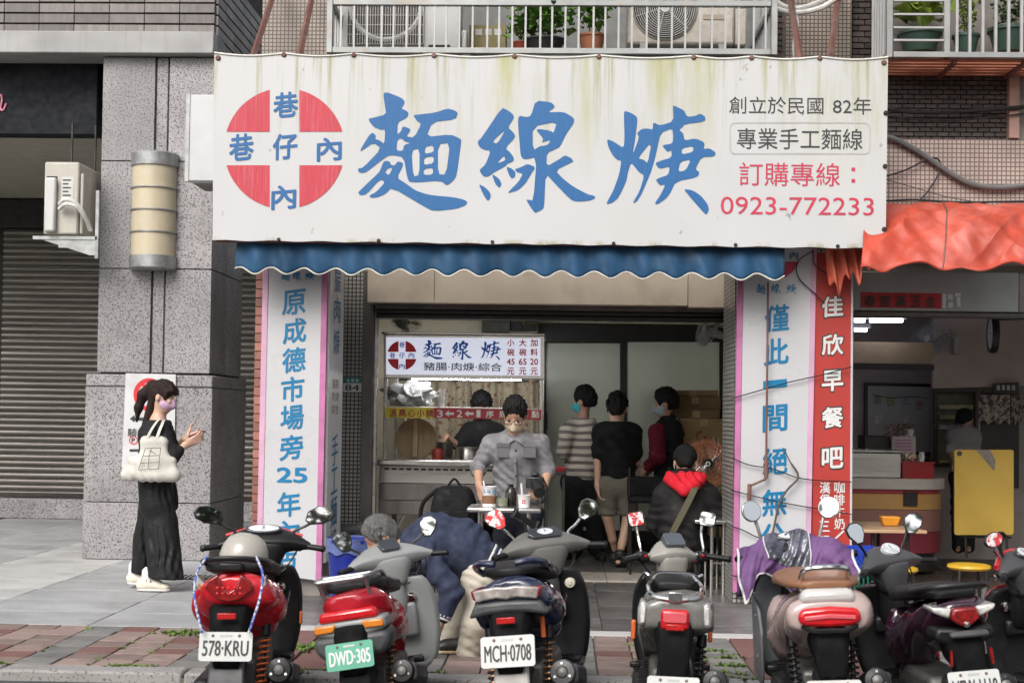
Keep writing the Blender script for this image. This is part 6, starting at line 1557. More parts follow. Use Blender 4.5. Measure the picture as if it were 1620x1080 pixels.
def shoe(J_, heel, toe, m_up, m_sole, parent, s=1., up=(0,0,1), vox=.006, h=.055, ws=1.):
    heel, toe = Vector(heel), Vector(toe); f = (toe-heel).normalized(); u = Vector(up); u = (u-f*u.dot(f)).normalized(); r = f.cross(u); L = (toe-heel).length
    S = SDF()
    S.cap(heel+f*.03*s+u*.045*s, toe-f*.04*s+u*.03*s, .044*s, .036*s, .03, flat=(u, .75))
    S.cap(heel+f*.04*s+u*.03*s, heel+f*.04*s+u*(h+.035)*s, .044*s, .040*s, .03)
    S.cap(heel+f*.07*s+u*.055*s, heel+f*.13*s+u*.045*s, .038*s, .036*s, .03)
    S.clip_at(heel+u*.018*s, -u); S.clip_at(heel+u*(h+.03)*s, u)
    sdf_obj(S, 'shoe', m_up, parent, vox)
    S = SDF(); S.cap(heel+f*.04*s+u*.012*s, toe-f*.045*s+u*.012*s, .047*s, .042*s, .02); S.clip_at(heel, -u); S.clip_at(heel+u*.0185*s, u)
    return sdf_obj(S, 'sole', m_sole, parent, vox)
def person(label, loc): return thing('person', label, 'person', loc)
M_cream_sh = mat('cream_canvas', (.60,.55,.46), rough=.8, var=.1); M_wsole = mat('white_rubber', (.66,.64,.6), rough=.6); M_bsole = mat('black_rubber', (.02,.02,.02), rough=.6); M_bshoe = mat('black_shoe', (.02,.019,.019), rough=.45, var=.2)
def cloth(n, c, **k): return mat(n, c, rough=k.pop('rough', .85), var=k.pop('var', .14), scale=k.pop('scale', 5), bump=k.pop('bump', .45), bscale=k.pop('bscale', 30), sheen=k.pop('sheen', .0), spec=k.pop('spec', .25), **k)
def body_from(S, j, F_, s=1., hands=True, rt=.115, arm=.036, leg=.062):
    S.cap(j['pel'], j['waist'], rt*1.05*s, rt*.92*s, .05, flat=(F_, .68)); S.cap(j['waist'], j['chest'], rt*.92*s, rt*1.1*s, .05, flat=(F_, .68))
    S.cap(j['sl'], j['sr'], .05*s, .05*s, .05); S.cap(j['chest'], j['neck'], .06*s, .052*s, .04); S.cap(j['neck'], j['head'], .052*s, .05*s, .03)
    for q in 'lr':
        S.cap(j['s'+q], j['e'+q], (arm+.008)*s, arm*s, .03); S.cap(j['e'+q], j['w'+q], arm*.98*s, .026*s, .02)
        S.cap(j['h'+q], j['k'+q], (leg+.016)*s, leg*.82*s, .04); S.cap(j['k'+q], j['a'+q], leg*.86*s, .036*s, .02); S.cap(j['a'+q], j['t'+q], .034*s, .026*s, .02)
# ================================================================ people
UP = Vector((0, 0, 1))
# ---- woman with tote bag, walking right, looking at her phone
D = 10.95
def J(px, py, dd=0.): return W(px, py, D+dd)
g = G(240, 946); wo_ = person('woman in black with a ponytail and pink mask looking at her phone', (g.x, D, 0))
blk = cloth('black_knit', (.013,.013,.015), c2=(.03,.03,.032), c2t=(.5,.7), c2scale=30)
j = dict(pel=J(248,765,.05), waist=J(246,728,.05), chest=J(247,688,.05), neck=J(250,664,.05), head=J(256,642,.05), sl=J(254,676,-.12), sr=J(258,674,.22), el=J(272,722,-.16), er=J(277,716,.20),
  wl=J(294,703,-.08), wr=J(292,694,.10), hl=J(248,775,-.03), hr=J(248,775,.12), kl=J(253,845,-.04), kr=J(234,845,.13), al=J(236,922,-.06), ar=J(213,912,.14), tl=J(262,938,-.06), tr=J(222,930,.14))
S = SDF(); body_from(S, j, (1,0,0), .98, arm=.034)
fdir = Vector((.95,-.12,-.30)); hc = J(258,627,.05)
P_, rot_ = head(S, hc, fdir, UP, 1.0)
hand(S, j['wl'], (.75,0,.38), (-.3,.85,.35), 1, .55, .95); hand(S, j['wr'], (.85,-.1,.28), (-.1,-.75,.5), -1, .5, .95)
sdf_obj(S, 'body', M_skin_f, wo_, .0055)
def pony(S, P, rot):
    S.ell(P(0,-.10,.06), (.035,.04,.04), rot, .02)
    S.cap(P(0,-.125,.055), P(0,-.165,-.04), .034, .040, .03); S.cap(P(0,-.165,-.04), P(.0,-.17,-.15), .040, .030, .03); S.cap(P(0,-.17,-.15), P(0,-.150,-.26), .030, .010, .03)
    S.cap(P(.05,.075,.075), P(.0,.115,.035), .02, .012, .02); S.cap(P(-.05,.075,.075), P(0,.115,.03), .02, .012, .02); S.cap(P(.07,.05,.06), P(.078,.035,-.06), .014, .006, .02)
hair(hc, fdir, UP, .97, m=M_hairb, parent=wo_, fringe=.02, low=-.30, extra=pony, tufts=50, tl=.7)
mask(hc, fdir, UP, 1.0, cloth('pink_mask', (.50,.33,.46), bump=.1), wo_)
MB().sphere(P_(0,-.118,.058), .017, 10, 8).build('hair_tie', M_whitep, wo_, True, smooth=True)
S = SDF(); S.cap(j['pel'], j['waist'], .128, .118, .05, flat=((0,1,0), 1.3)); S.cap(j['waist'], j['chest'], .118, .132, .05, flat=((0,1,0), 1.3)); S.cap(j['chest'], J(251,672,.05), .12, .06, .05)
S.cap(j['sl'], j['sr'], .062, .062, .05)
for q in 'lr': S.cap(j['s'+q], j['e'+q], .064, .058, .04); S.cap(j['e'+q], Vector(j['e'+q]).lerp(j['w'+q], .45), .056, .048, .02)
S.clip_at(Vector(j['el']).lerp(j['wl'], .42), Vector(j['wl'])-Vector(j['el'])) if False else None
S.clip_at(J(250,664), UP); S.fold = folds(.004, .07, (.4,.2,1), .4); sdf_obj(S, 'sweater', blk, wo_, .007)
S = SDF(); ha, hb_ = J(262,910,-.05), J(222,900,.14)
S.cap(J(248,758,.05), J(250,795,.05), .135, .14, .05, flat=((0,1,0), 1.35)); S.cap(J(252,780,0), ha, .12, .138, .04, flat=((0,1,0), .8)); S.cap(J(244,780,.1), hb_, .11, .075, .03)
S.clip_at(J(256,914,-.05), (-.06,0,-1)); S.clip_at(J(250,752), UP); S.fold = folds(.008, .06, (1.,.6,.10), 2.2); sdf_obj(S, 'trousers', cloth('black_trousers', (.012,.012,.013), rough=.6), wo_, .008)
sck = cloth('white_sock', (.62,.62,.66))
for q, (a, b) in (('l', (J(234,905,-.06), J(232,932,-.06))), ('r', (J(213,895,.14), J(211,920,.14)))):
    S = SDF(); S.cap(a, b, .046, .043, .02); sdf_obj(S, 'sock', sck, wo_, .007)
zf = 0.
h1, h2 = J(219,944,-.06), J(202,932,.14); h1.z = .004; h2.z = .004
t1_, t2_ = h1+Vector((.255,-.02,0)), h2+Vector((.225,0,.0)); 
shoe(None, h1, t1_, M_cream_sh, M_wsole, wo_, 1.1); shoe(None, h2+Vector((0,0,.03)), t2_+Vector((0,0,0.)), M_cream_sh, M_wsole, wo_, 1.0)
MB().box((0,0,0),(.001,.001,.001))
vs, fs_, gw, gh = glyphs('LA'); c = J(236,922,-.115)
MB().add([(c.x+x*.05/gw, c.y, c.z+y*.06/gh) for x, y in vs], fs_).build('sock_letters', mat('sock_navy', (.02,.03,.12), rough=.6), wo_, True, fix=False)
ph = thing('phone', 'dark phone held by the woman', 'phone', J(309,688))
b = MB(); b.T = Matrix.Translation(J(310,687,.0)) @ Euler((R(-10),R(-22),0)).to_matrix().to_4x4(); b.box((-.075,-.036,-.004),(.075,.036,.004)); b.build('case', mat('phone_case', (.25,.08,.13), rough=.35), ph, True, bev=.004)
b = MB(); b.T = Matrix.Translation(J(310,687,.0)) @ Euler((R(-10),R(-22),0)).to_matrix().to_4x4(); b.box((-.07,-.032,.0042),(.07,.032,.005)); b.build('screen', mat('phone_screen', (.10,.11,.16), rough=.1), ph, True)
# tote bag on her shoulder
tb_ = thing('tote_bag', 'off-white canvas tote bag with a black line drawing on the shoulder of the woman', 'bag', J(240,758,-.22))
M_canv = cloth('canvas', (.50,.485,.44), bump=.4, bscale=22)
S = SDF(); S.box(J(240,738,-.22), (.19,.035,.075), None, .03, .05); S.cap(J(203,750,-.22), J(276,752,-.22), .05, .05, .05, flat=((0,1,0), 1.1)); S.cap(J(232,694,-.20), J(256,696,-.20), .020, .02, .07, flat=((0,1,0), .8)); S.box(J(244,715,-.21), (.10,.022,.09), None, .02, .08)
S.fold = folds(.0055, .07, (.9,.2,.5), 3.); sdf_obj(S, 'bag', M_canv, tb_, .007)
for p in (((232,696),(238,682),(247,668),(254,661)), ((247,697),(251,684),(256,672),(259,664))):
    rg = []
    for q in catmull([J(x, y, -.23 if k < 2 else -.19) for k, (x, y) in enumerate(p)], 4): rg.append([q+Vector((-.013,0,-.004)), q+Vector((.013,-.004,.004)), q+Vector((.013,.004,.004)), q+Vector((-.013,.004,-.004))])
    MB().loft(rg).build('strap', M_canv, tb_, True, smooth=True)
b = MB()
def ln(a, c, r=.0022): b.tube([J(*a, -.288), J(*c, -.288)], r, 4)
for a, c in (((230,709),(254,708)), ((254,708),(251,741)), ((230,709),(219,743)), ((219,743),(251,741)), ((226,721),(253,720)), ((223,732),(252,731)), ((240,709),(236,720)), ((236,712),(246,718)), ((236,720),(234,742))): ln(a, c)
b.build('line_drawing', M_ink, tb_, True)

# ---- man in grey denim shirt at the small table
D = 10.62
gm = person('man in a grey denim shirt with glasses and beige mask bending over the steel table', (J(815,800).x, D, 0))
j = dict(pel=J(818,805,.12), waist=J(817,770,.06), chest=J(815,715,0), neck=J(815,690,-.04), head=J(815,670,-.07), sl=J(777,702,0), sr=J(855,702,0), el=J(756,738,.0), er=J(867,742,.0),
  wl=J(758,765,-.20), wr=J(862,766,-.14), hl=J(800,812,.12), hr=J(835,812,.12), kl=J(797,880,.1), kr=J(838,880,.1), al=J(797,945,.15), ar=J(838,945,.15), tl=J(793,952,-.02), tr=J(843,952,-.02))
S = SDF(); body_from(S, j, (0,1,0), 1.05, arm=.040)
fdir = Vector((-.08,-.80,-.60)); hc = J(815,655,-.08)
P_, rot_ = head(S, hc, fdir, (0,-.35,1), 1.10)
hand(S, j['wl'], (.12,-.55,-.55), (.75,.1,-.3), -1, .75, 1.0); hand(S, j['wr'], (-.35,-.45,-.45), (-.7,.2,.0), 1, .8, 1.0)
sdf_obj(S, 'body', M_skin, gm, .0055)
hair(hc, fdir, (0,-.35,1), 1.08, m=M_hair, parent=gm, fringe=.0, low=-.06, thick=1.0, tl=.6)
mask(hc, fdir, (0,-.35,1), 1.10, cloth('beige_mask', (.56,.45,.33), bump=.1), gm)
b = MB()
for q in (-1, 1):
    b.tube([P_(.034*q+.026*math.cos(a), .108, .012+.018*math.sin(a)) for a in [6.283*i/16 for i in range(16)]], .0024, 5, closed=True)
    b.tube([P_(.06*q,.105,.016), P_(.082*q,.03,.016), P_(.083*q,-.02,.004)], .002, 4)
b.tube([P_(-.009,.11,.014), P_(.009,.11,.014)], .002, 4); b.build('glasses', M_frame, gm, True)
for q in (-1, 1): MB().sphere(P_(.031*q,.088,.010), .010, 8, 6).build('eye', M_eye, gm, True, smooth=True)
den = cloth('grey_denim', (.145,.14,.15), c2=(.215,.21,.22), c2t=(.42,.62), c2scale=14, dirt=.25, dscale=9, dcol=(.12,.12,.125), bump=.5, bscale=26)
S = SDF(); S.cap(j['pel'], j['waist'], .172, .160, .05, flat=((0,1,0), .74)); S.cap(j['waist'], j['chest'], .160, .178, .05, flat=((0,1,0), .74)); S.cap(j['sl'], j['sr'], .060, .060, .06); S.cap(j['chest'], J(815,694,-.02), .12, .075, .05)
for q in 'lr': S.cap(j['s'+q], j['e'+q], .064, .058, .05); S.cap(j['e'+q], Vector(j['e'+q]).lerp(j['w'+q], .22), .056, .054, .02)
S.clip_at(J(815,803), -UP); S.fold = folds(.0042, .055, (.7,.3,1), 1.1); sdf_obj(S, 'shirt', den, gm, .0065)
den2 = cloth('grey_denim_dark', (.122,.12,.13), bump=.3)
for sx in (-1, 1):     # collar halves, chest pockets, cuffs
    b = MB(); c0 = J(815,693,-.115)
    MB().add([c0+Vector((sx*.005,-.02,-.012)), c0+Vector((sx*.075,.03,.028)), c0+Vector((sx*.095,.05,-.012)), c0+Vector((sx*.06,-.022,-.052))], [(0,1,2,3)]).build('collar', den, gm, True, solid=.008, bev=.002)
    cxp = J(796 if sx < 0 else 838, 711, -.128)
    MB().box((cxp.x-.048, cxp.y-.006, cxp.z-.06), (cxp.x+.048, cxp.y+.02, cxp.z+.045)).build('pocket', den2, gm, True, bev=.004)
    MB().box((cxp.x-.05, cxp.y-.010, cxp.z+.018), (cxp.x+.05, cxp.y-.0065, cxp.z+.048)).build('pocket_flap', den2, gm, True, bev=.002)
    q = 'l' if sx < 0 else 'r'; a = Vector(j['e'+q]); w_ = Vector(j['w'+q]); MB().tube([a.lerp(w_, .16), a.lerp(w_, .30)], .060, 14).build('rolled_cuff', den, gm, True, smooth=True, bev=.006)
MB().tube([J(815,697,-.115), J(816,725,-.132), J(817,765,-.095), J(818,800,-.01)], .010, 4).build('placket', den, gm, True)
for y, dd in ((712,-.138),(732,-.143),(752,-.120),(772,-.09)): MB().sphere(J(816, y, dd), .008, 8, 5, (1,.5,1)).build('button', M_ink, gm, True)
jn = cloth('dark_jeans', (.020,.022,.032))
S = SDF(); S.cap(j['hl'], j['hr'], .12, .12, .05)
for q in 'lr': S.cap(j['h'+q], j['k'+q], .098, .078, .05); S.cap(j['k'+q], j['a'+q], .078, .066, .03)
S.clip_at(J(815,797,.1), UP); S.fold = folds(.005, .09, (.2,.2,1), .3); sdf_obj(S, 'jeans', jn, gm, .009)
for x in (797, 838): h_ = J(x, 950, .22); h_.z = .003; shoe(None, h_, h_+Vector((-.01,-.27,0)), M_bshoe, M_bsole, gm, 1.05, vox=.008)
# things he holds
hb2 = thing('held_bowl', 'white paper bowl with blue characters held by the man in the grey shirt', 'bowl', J(773,775,-.33))
c = J(774,776,-.33); MB().lathe([(0,-.034),(.042,-.034),(.058,.028),(.061,.032),(.055,.030),(.04,-.028),(0,-.028)], tuple(c), 28).build('bowl', M_bowlw, hb2, True, smooth=True)
for i, ch in enumerate('麵線焿'):
    vs, fs_, gw, gh = glyphs(ch); MB().add([(c.x-.03+.030*i+x*.024/gw, c.y-.0525-(0 if i == 1 else -.010), c.z+y*.030/gh) for x, y in vs], fs_).build('lettering', M_bblue, hb2, True, fix=False)
MB().tube([c+Vector((-.03,.02,.0)), c+Vector((-.045,.03,.07))], .006, 6).build('spoon', M_whitep, hb2, True)
cmr = thing('photo_camera', 'black photo camera with a long lens held by the man in the grey shirt', 'camera', J(846,765,-.26))
c = J(846,762,-.24); M_camb = mat('camera_black', (.012,.012,.013), rough=.4, var=.2)
MB().box((c.x-.065,c.y-.03,c.z-.045),(c.x+.065,c.y+.03,c.z+.04)).build('body', M_camb, cmr, True, bev=.012)
MB().box((c.x-.028,c.y-.032,c.z+.041),(c.x+.028,c.y+.028,c.z+.068)).build('prism_hump', M_camb, cmr, True, bev=.01)
d_ = Vector((.25,-.8,-.45)).normalized(); MB().tube([c, c+d_*.05, c+d_*.052, c+d_*.13, c+d_*.132, c+d_*.15], [.036,.036,.040,.040,.044,.044], 20).build('lens', M_camb, cmr, True, smooth=True)
MB().tube(catmull([c+Vector((.06,0,.03)), c+Vector((.09,.02,-.06)), c+Vector((.05,.0,-.16)), c+Vector((.07,.02,-.02))], 6), .006, 6).build('wrist_strap', M_camb, cmr, True, smooth=True)

# ---- man bending down between the scooters
D = 8.40
bm_ = person('grey-haired man in a navy sweater and khaki trousers bending down between the scooters', (J(755,900).x, D, 0))
j = dict(pel=J(762,905,.0), waist=J(738,872,.0), chest=J(676,868,-.02), neck=J(642,862,-.04), head=J(622,858,-.06), sl=J(672,876,-.20), sr=J(664,868,.20), el=J(716,935,-.26), er=J(650,935,.24),
  wl=J(698,980,-.28), wr=J(640,990,.18), hl=J(764,915,-.10), hr=J(760,915,.14), kl=J(752,985,-.16), kr=J(712,985,.14), al=J(734,1070,-.06), ar=J(700,1050,.14), tl=J(705,1085,-.10), tr=J(672,1060,.12))
S = SDF(); body_from(S, j, (.35,0,.93), 1.0)
fdir = Vector((-.72,-.25,-.62)); hup = Vector((-.55,-.2,.75)); hc = J(604,850,-.08)
P_, rot_ = head(S, hc, fdir, hup, 1.0)
hand(S, j['wl'], (-.25,-.1,-.95), (-.8,.3,.2), 1, .5, 1.); hand(S, j['wr'], (-.2,0,-.95), (-.8,-.3,.2), -1, .5, 1.)
sdf_obj(S, 'body', M_skin, bm_, .006)
hair(hc, fdir, hup, 1.0, m=M_hairg, parent=bm_, fringe=-.02, low=-.07, thick=1.03, tl=.6)
nav = cloth('navy_sweater', (.026,.033,.062), c2=(.040,.050,.085), c2t=(.45,.65), c2scale=20)
S = SDF(); S.cap(J(757,890,0), J(728,866,.0), .150, .160, .06, flat=((0,1,0), 1.12)); S.cap(J(728,866,0), J(685,858,-.01), .160, .150, .06, flat=((0,1,0), 1.15)); S.cap(J(685,854,-.01), J(652,862,-.03), .16, .10, .06, flat=((0,1,0), 1.15)); S.cap(j['sl'], j['sr'], .080, .080, .04)
for q in 'lr': S.cap(j['s'+q], j['e'+q], .078, .064, .018); S.cap(j['e'+q], Vector(j['e'+q]).lerp(j['w'+q], .82), .066, .052, .015)
S.clip_at(J(769,893,0), (.92,0,-.40)); S.fold = folds(.006, .085, (.8,.3,-.6), .7); sdf_obj(S, 'sweater', nav, bm_, .007)
strp = cloth('striped_rib', (.55,.54,.53)); strn = cloth('rib_navy', (.03,.035,.07))
for k, (d0, d1, m_) in enumerate(((0,.018,strp),(.018,.034,strn),(.034,.052,strp),(.052,.064,strn))):
    S = SDF(); S.cap(J(770,903,0), J(735,870,0), .156, .156, .06, flat=((0,1,0), 1.1)); n = Vector((.92,0,-.40)).normalized(); c0 = J(769,893,0)
    S.clip_at(c0+n*d1, n); S.clip_at(c0+n*d0, -n); sdf_obj(S, 'waist_rib', m_, bm_, .008)
a, w_ = Vector(j['el']), Vector(j['wl'])
for k, (t0_, t1__, m_) in enumerate(((.80,.86,strp),(.862,.90,strn),(.902,.96,strp))): MB().tube([a.lerp(w_, t0_), a.lerp(w_, t1__)], .052, 14).build('cuff', m_, bm_, True, smooth=True)
kh = cloth('khaki', (.46,.42,.35), var=.1)
S = SDF(); S.cap(j['hl'], j['hr'], .125, .125, .05)
for q in 'lr': S.cap(j['h'+q], j['k'+q], .108, .080, .05); S.cap(j['k'+q], j['a'+q], .080, .068, .03)
S.fold = folds(.0045, .05, (.25,.2,1), 1.9); sdf_obj(S, 'trousers', kh, bm_, .008)
for x, y, dd in ((740,1078,-.05), (708,1056,.14)): h_ = J(x, y, dd); h_.z = .003; shoe(None, h_, h_+Vector((-.26,-.05,0)), M_bshoe, mat('tan_sole', (.42,.33,.2), rough=.7), bm_, 1.0, vox=.008)

# ---- queue
def stripes(name, c1, c2_, per=.05):
    m = cloth(name, c1); nt = m.node_tree; N = nt.nodes.new; L = nt.links.new; b = nt.nodes['Principled BSDF']
    g_ = N('ShaderNodeNewGeometry'); sp = N('ShaderNodeSeparateXYZ'); L(g_.outputs['Position'], sp.inputs[0])
    nz = N('ShaderNodeTexNoise'); nz.inputs['Scale'].default_value = 3.; L(g_.outputs['Position'], nz.inputs['Vector'])
    a = N('ShaderNodeMath'); a.operation = 'MULTIPLY_ADD'; a.inputs[1].default_value = .05; L(nz.outputs['Fac'], a.inputs[0]); L(sp.outputs[2], a.inputs[2])
    mo = N('ShaderNodeMath'); mo.operation = 'PINGPONG'; mo.inputs[1].default_value = per; L(a.outputs[0], mo.inputs[0])
    r = N('ShaderNodeMapRange'); r.inputs[1].default_value = per*.50; r.inputs[2].default_value = per*.62; L(mo.outputs[0], r.inputs[0])
    x = N('ShaderNodeMix'); x.data_type = 'RGBA'; L(r.outputs[0], x.inputs[0]); L(b.inputs['Base Color'].links[0].from_socket, x.inputs[6]); x.inputs[7].default_value = (*c2_, 1); L(x.outputs[2], b.inputs['Base Color']); return m
def torso_cloth(j, F_, m, par, name, rt=.165, arm=(.070,.062), sleeve=1., hem=None, fold=(.006,.09,.5), s=1., vox=.009, sh=.068, neckclip=None, arms='lr'):
    S = SDF(); S.cap(j['pel'], j['waist'], rt*s, rt*.95*s, .05, flat=(F_, .74)); S.cap(j['waist'], j['chest'], rt*.95*s, rt*1.08*s, .05, flat=(F_, .74)); S.cap(j['sl'], j['sr'], sh*s, sh*s, .06); S.cap(j['chest'], j['neck'], .11*s, .066*s, .05)
    for q in arms:
        if sleeve <= .6: S.cap(j['s'+q], Vector(j['s'+q]).lerp(j['e'+q], sleeve/.6), arm[0]*s, arm[1]*s, .05)
        else: S.cap(j['s'+q], j['e'+q], arm[0]*s, arm[1]*s, .05); S.cap(j['e'+q], Vector(j['e'+q]).lerp(j['w'+q], min(1., (sleeve-.6)/.4)), arm[1]*s, arm[1]*.82*s, .02)
    if hem is not None: S.clip_at(hem, -UP)
    if neckclip is not None: S.clip_at(neckclip, UP)
    S.fold = folds(fold[0], fold[1], (.4,.3,1), fold[2]); return sdf_obj(S, name, m, par, vox)
def leg_cloth(j, m, par, name, r=(.10,.08,.07), top=None, hem=None, fold=(.005,.10,.5), vox=.009, to='a'):
    S = SDF(); S.cap(j['hl'], j['hr'], r[0]*1.15, r[0]*1.15, .05)
    for q in 'lr':
        S.cap(j['h'+q], j['k'+q], r[0], r[1], .04)
        if to == 'a': S.cap(j['k'+q], j['a'+q], r[1], r[2], .03)
    if top is not None: S.clip_at(top, UP)
    if hem is not None: S.clip_at(hem, -UP)
    S.fold = folds(fold[0], fold[1], (.25,.2,1), fold[2]); return sdf_obj(S, name, m, par, vox)
D = 13.75
p1 = person('man in a beige striped sweater and turquoise mask queuing at the glass door', (J(922,880).x, D, .012))
j = dict(pel=J(920,755), waist=J(920,730), chest=J(921,685), neck=J(922,668), head=J(924,655), sl=J(898,682,-.1), sr=J(942,682,.1), el=J(891,715,-.1), er=J(947,722,.12), wl=J(889,705,.18), wr=J(930,735,.25), hl=J(908,762), hr=J(935,762), kl=J(907,815), kr=J(941,815), al=J(908,868), ar=J(944,866), tl=J(898,876,-.02), tr=J(946,874,.12))
S = SDF(); body_from(S, j, (.5,.86,0), 1.02); fd = Vector((-.86,.45,-.05)); hc = J(924,634); head(S, hc, fd, UP, 1.10); hand(S, j['wl'], (.3,.6,-.3), (.7,-.2,-.5), 1, .6); hand(S, j['wr'], (-.6,.4,0), (0,-.8,-.4), 1, .6); sdf_obj(S, 'body', M_skin, p1, .0065)
hair(hc, fd, UP, 1.10, m=M_hair, parent=p1, low=-.055); mask(hc, fd, UP, 1.10, cloth('turquoise_mask', (.06,.42,.44), bump=.1), p1)
torso_cloth(j, (.5,.86,0), stripes('striped_sweater', (.52,.47,.40), (.17,.15,.135), .036), p1, 'sweater', rt=.164, sleeve=1., hem=J(920,763), s=1.04, neckclip=J(922,661))
leg_cloth(j, cloth('black_slacks', (.013,.013,.015)), p1, 'trousers', r=(.115,.10,.09), top=J(920,752))
for x, y, dx in ((912,880,-.12), (946,878,.03)): h_ = J(x, y, .05); h_.z = .013; shoe(None, h_, h_+Vector((dx*1.6, -.20 if dx > 0 else -.12, 0)), M_bshoe, M_bsole, p1, 1., vox=.01)
D = 13.1
p2 = person('man in a black T-shirt and khaki shorts stepping forward in the queue', (J(978,890).x, D, .012))
j = dict(pel=J(978,755), waist=J(977,730), chest=J(976,690), neck=J(976,668), head=J(976,655), sl=J(950,683), sr=J(1002,683), el=J(946,730,-.03), er=J(1007,730,.06), wl=J(945,768,-.08), wr=J(1000,748,.25), hl=J(962,765), hr=J(994,765), kl=J(961,815,.02), kr=J(994,815,.05), al=J(969,852,.10), ar=J(984,860,-.02), tl=J(972,868,.16), tr=J(978,888,-.06))
S = SDF(); body_from(S, j, (0,1,0), 1.03, arm=.038, leg=.060); fd = Vector((.1,.95,-.25)); hc = J(976,645); head(S, hc, fd, UP, 1.10); hand(S, j['wl'], (.15,.1,-.95), (.9,.1,.1), -1, .6); hand(S, j['wr'], (-.6,.5,.1), (0,-.5,-.6), 1, .6); sdf_obj(S, 'body', M_skin_f, p2, .0065)
hair(hc, fd, UP, 1.10, m=M_hair, parent=p2, low=-.075)
torso_cloth(j, (0,1,0), cloth('black_tee', (.007,.007,.008)), p2, 'tshirt', rt=.156, sleeve=.42, arm=(.064,.068), hem=J(978,757), s=1.04, neckclip=J(976,666))
leg_cloth(j, cloth('khaki_shorts', (.125,.118,.095)), p2, 'shorts', r=(.108,.083,.07), top=J(978,752), hem=J(978,815), to='k')
for x, y, z_, tip in ((972,872,.03,(.06,.22,-.03)), (980,895,.10,(.03,.17,-.16))):
    h_ = J(x, y, .02 if z_ < .05 else -.12); h_.z = .013+z_; shoe(None, h_+Vector((0,0,.01)), h_+Vector(tip), M_bshoe, M_bsole, p2, 1.05, up=(0,.35,1) if z_ > .05 else (0,0,1), vox=.008)
D = 13.9
p3 = person('man in a black vest over a maroon sweater queuing beside the boxes', (J(1055,880).x, D, .012))
j = dict(pel=J(1058,755), waist=J(1058,730), chest=J(1057,688), neck=J(1056,668), head=J(1054,655), sl=J(1040,684,-.14), sr=J(1072,684,.14), el=J(1040,722,-.18), er=J(1062,722,.2), wl=J(1026,738,-.05), wr=J(1034,738,.2), hl=J(1052,762,-.08), hr=J(1064,762,.1), kl=J(1050,815,-.08), kr=J(1066,815,.1), al=J(1052,865,-.08), ar=J(1068,865,.1), tl=J(1036,872,-.08), tr=J(1052,872,.1))
S = SDF(); body_from(S, j, (1,.2,0), 1.03); fd = Vector((-.96,.15,-.12)); hc = J(1053,638); head(S, hc, fd, UP, 1.12); hand(S, j['wl'], (-.6,.2,-.5), (.2,.7,-.4), -1, .7); hand(S, j['wr'], (-.6,-.2,-.5), (.2,-.7,-.4), 1, .7); sdf_obj(S, 'body', M_skin, p3, .0065)
hair(hc, fd, UP, 1.12, m=M_hair, parent=p3, low=-.06, thick=1.08); mask(hc, fd, UP, 1.12, cloth('blue_mask', (.36,.44,.47), bump=.1), p3)
S = SDF()
for q in 'lr': S.cap(j['s'+q], j['e'+q], .088, .076, .05); S.cap(j['e'+q], Vector(j['e'+q]).lerp(j['w'+q], .92), .076, .056, .03)
S.cap(j['sl'], j['sr'], .07, .07, .05); S.fold = folds(.006, .08, (.4,.3,1), .2); sdf_obj(S, 'sweater', cloth('maroon_knit', (.15,.012,.028)), p3, .008)
torso_cloth(j, (1,.2,0), cloth('black_vest', (.011,.011,.014)), p3, 'vest', rt=.172, sleeve=.0, arms='', hem=J(1058,762), s=1.05, sh=.084, fold=(.008,.08,1.7))
leg_cloth(j, cloth('dark_trousers', (.02,.02,.023)), p3, 'trousers', r=(.105,.09,.08), top=J(1058,752))
for x, dd in ((1054,-.08), (1070,.1)): h_ = J(x, 874, dd); h_.z = .013; shoe(None, h_, h_+Vector((-.26,0,0)), M_bshoe, M_bsole, p3, 1., vox=.01)
# ---- seated person with red hood
D = 11.55
p4 = person('seated person in a black jacket with red hood and black cap seen from behind', (J(1085,850).x, D, 0))
j = dict(pel=J(1080,852), waist=J(1082,822), chest=J(1084,780,.04), neck=J(1084,757,.06), head=J(1084,745,.07), sl=J(1050,785,.04), sr=J(1122,785,.04), el=J(1036,825,.10), er=J(1138,815,.08), wl=J(1050,845,.35), wr=J(1143,822,.36), hl=J(1066,858,.05), hr=J(1098,858,.05), kl=J(1060,858,.50), kr=J(1108,858,.50), al=J(1060,930,.48), ar=J(1108,930,.48), tl=J(1060,940,.66), tr=J(1108,940,.66))
S = SDF(); body_from(S, j, (0,1,0), 1.05); fd = Vector((.05,.9,-.42)); hc = J(1084,730,.09); head(S, hc, fd, UP, 1.08); hand(S, j['wl'], (.3,.8,-.2), (.5,-.2,-.6), -1, .6); hand(S, j['wr'], (-.1,.9,-.1), (-.5,-.2,-.6), 1, .6); sdf_obj(S, 'body', M_skin, p4, .0065)
hair(hc, fd, UP, 1.04, m=M_hair, parent=p4, low=-.07, tufts=0)
r_, f_, u_ = frame(fd, UP); S = SDF(); rot_ = Matrix((r_, f_, u_)).transposed(); S.ell(hc+u_*.035-f_*.005, (.100,.120,.110), rot_, .02); S.box(hc+u_*.035+f_*.13, (.075,.055,.008), rot_, .006, .03); S.clip_at(hc+u_*.002, -u_); sdf_obj(S, 'cap', cloth('black_cap', (.011,.011,.012)), p4, .007)
for q in (-1, 1): MB().tube([hc+r_*.088*q-u_*.02, hc+r_*.092*q-f_*.022-u_*.035, hc+r_*.086*q-u_*.06], .003, 5).build('mask_strap', M_whitep, p4, True)
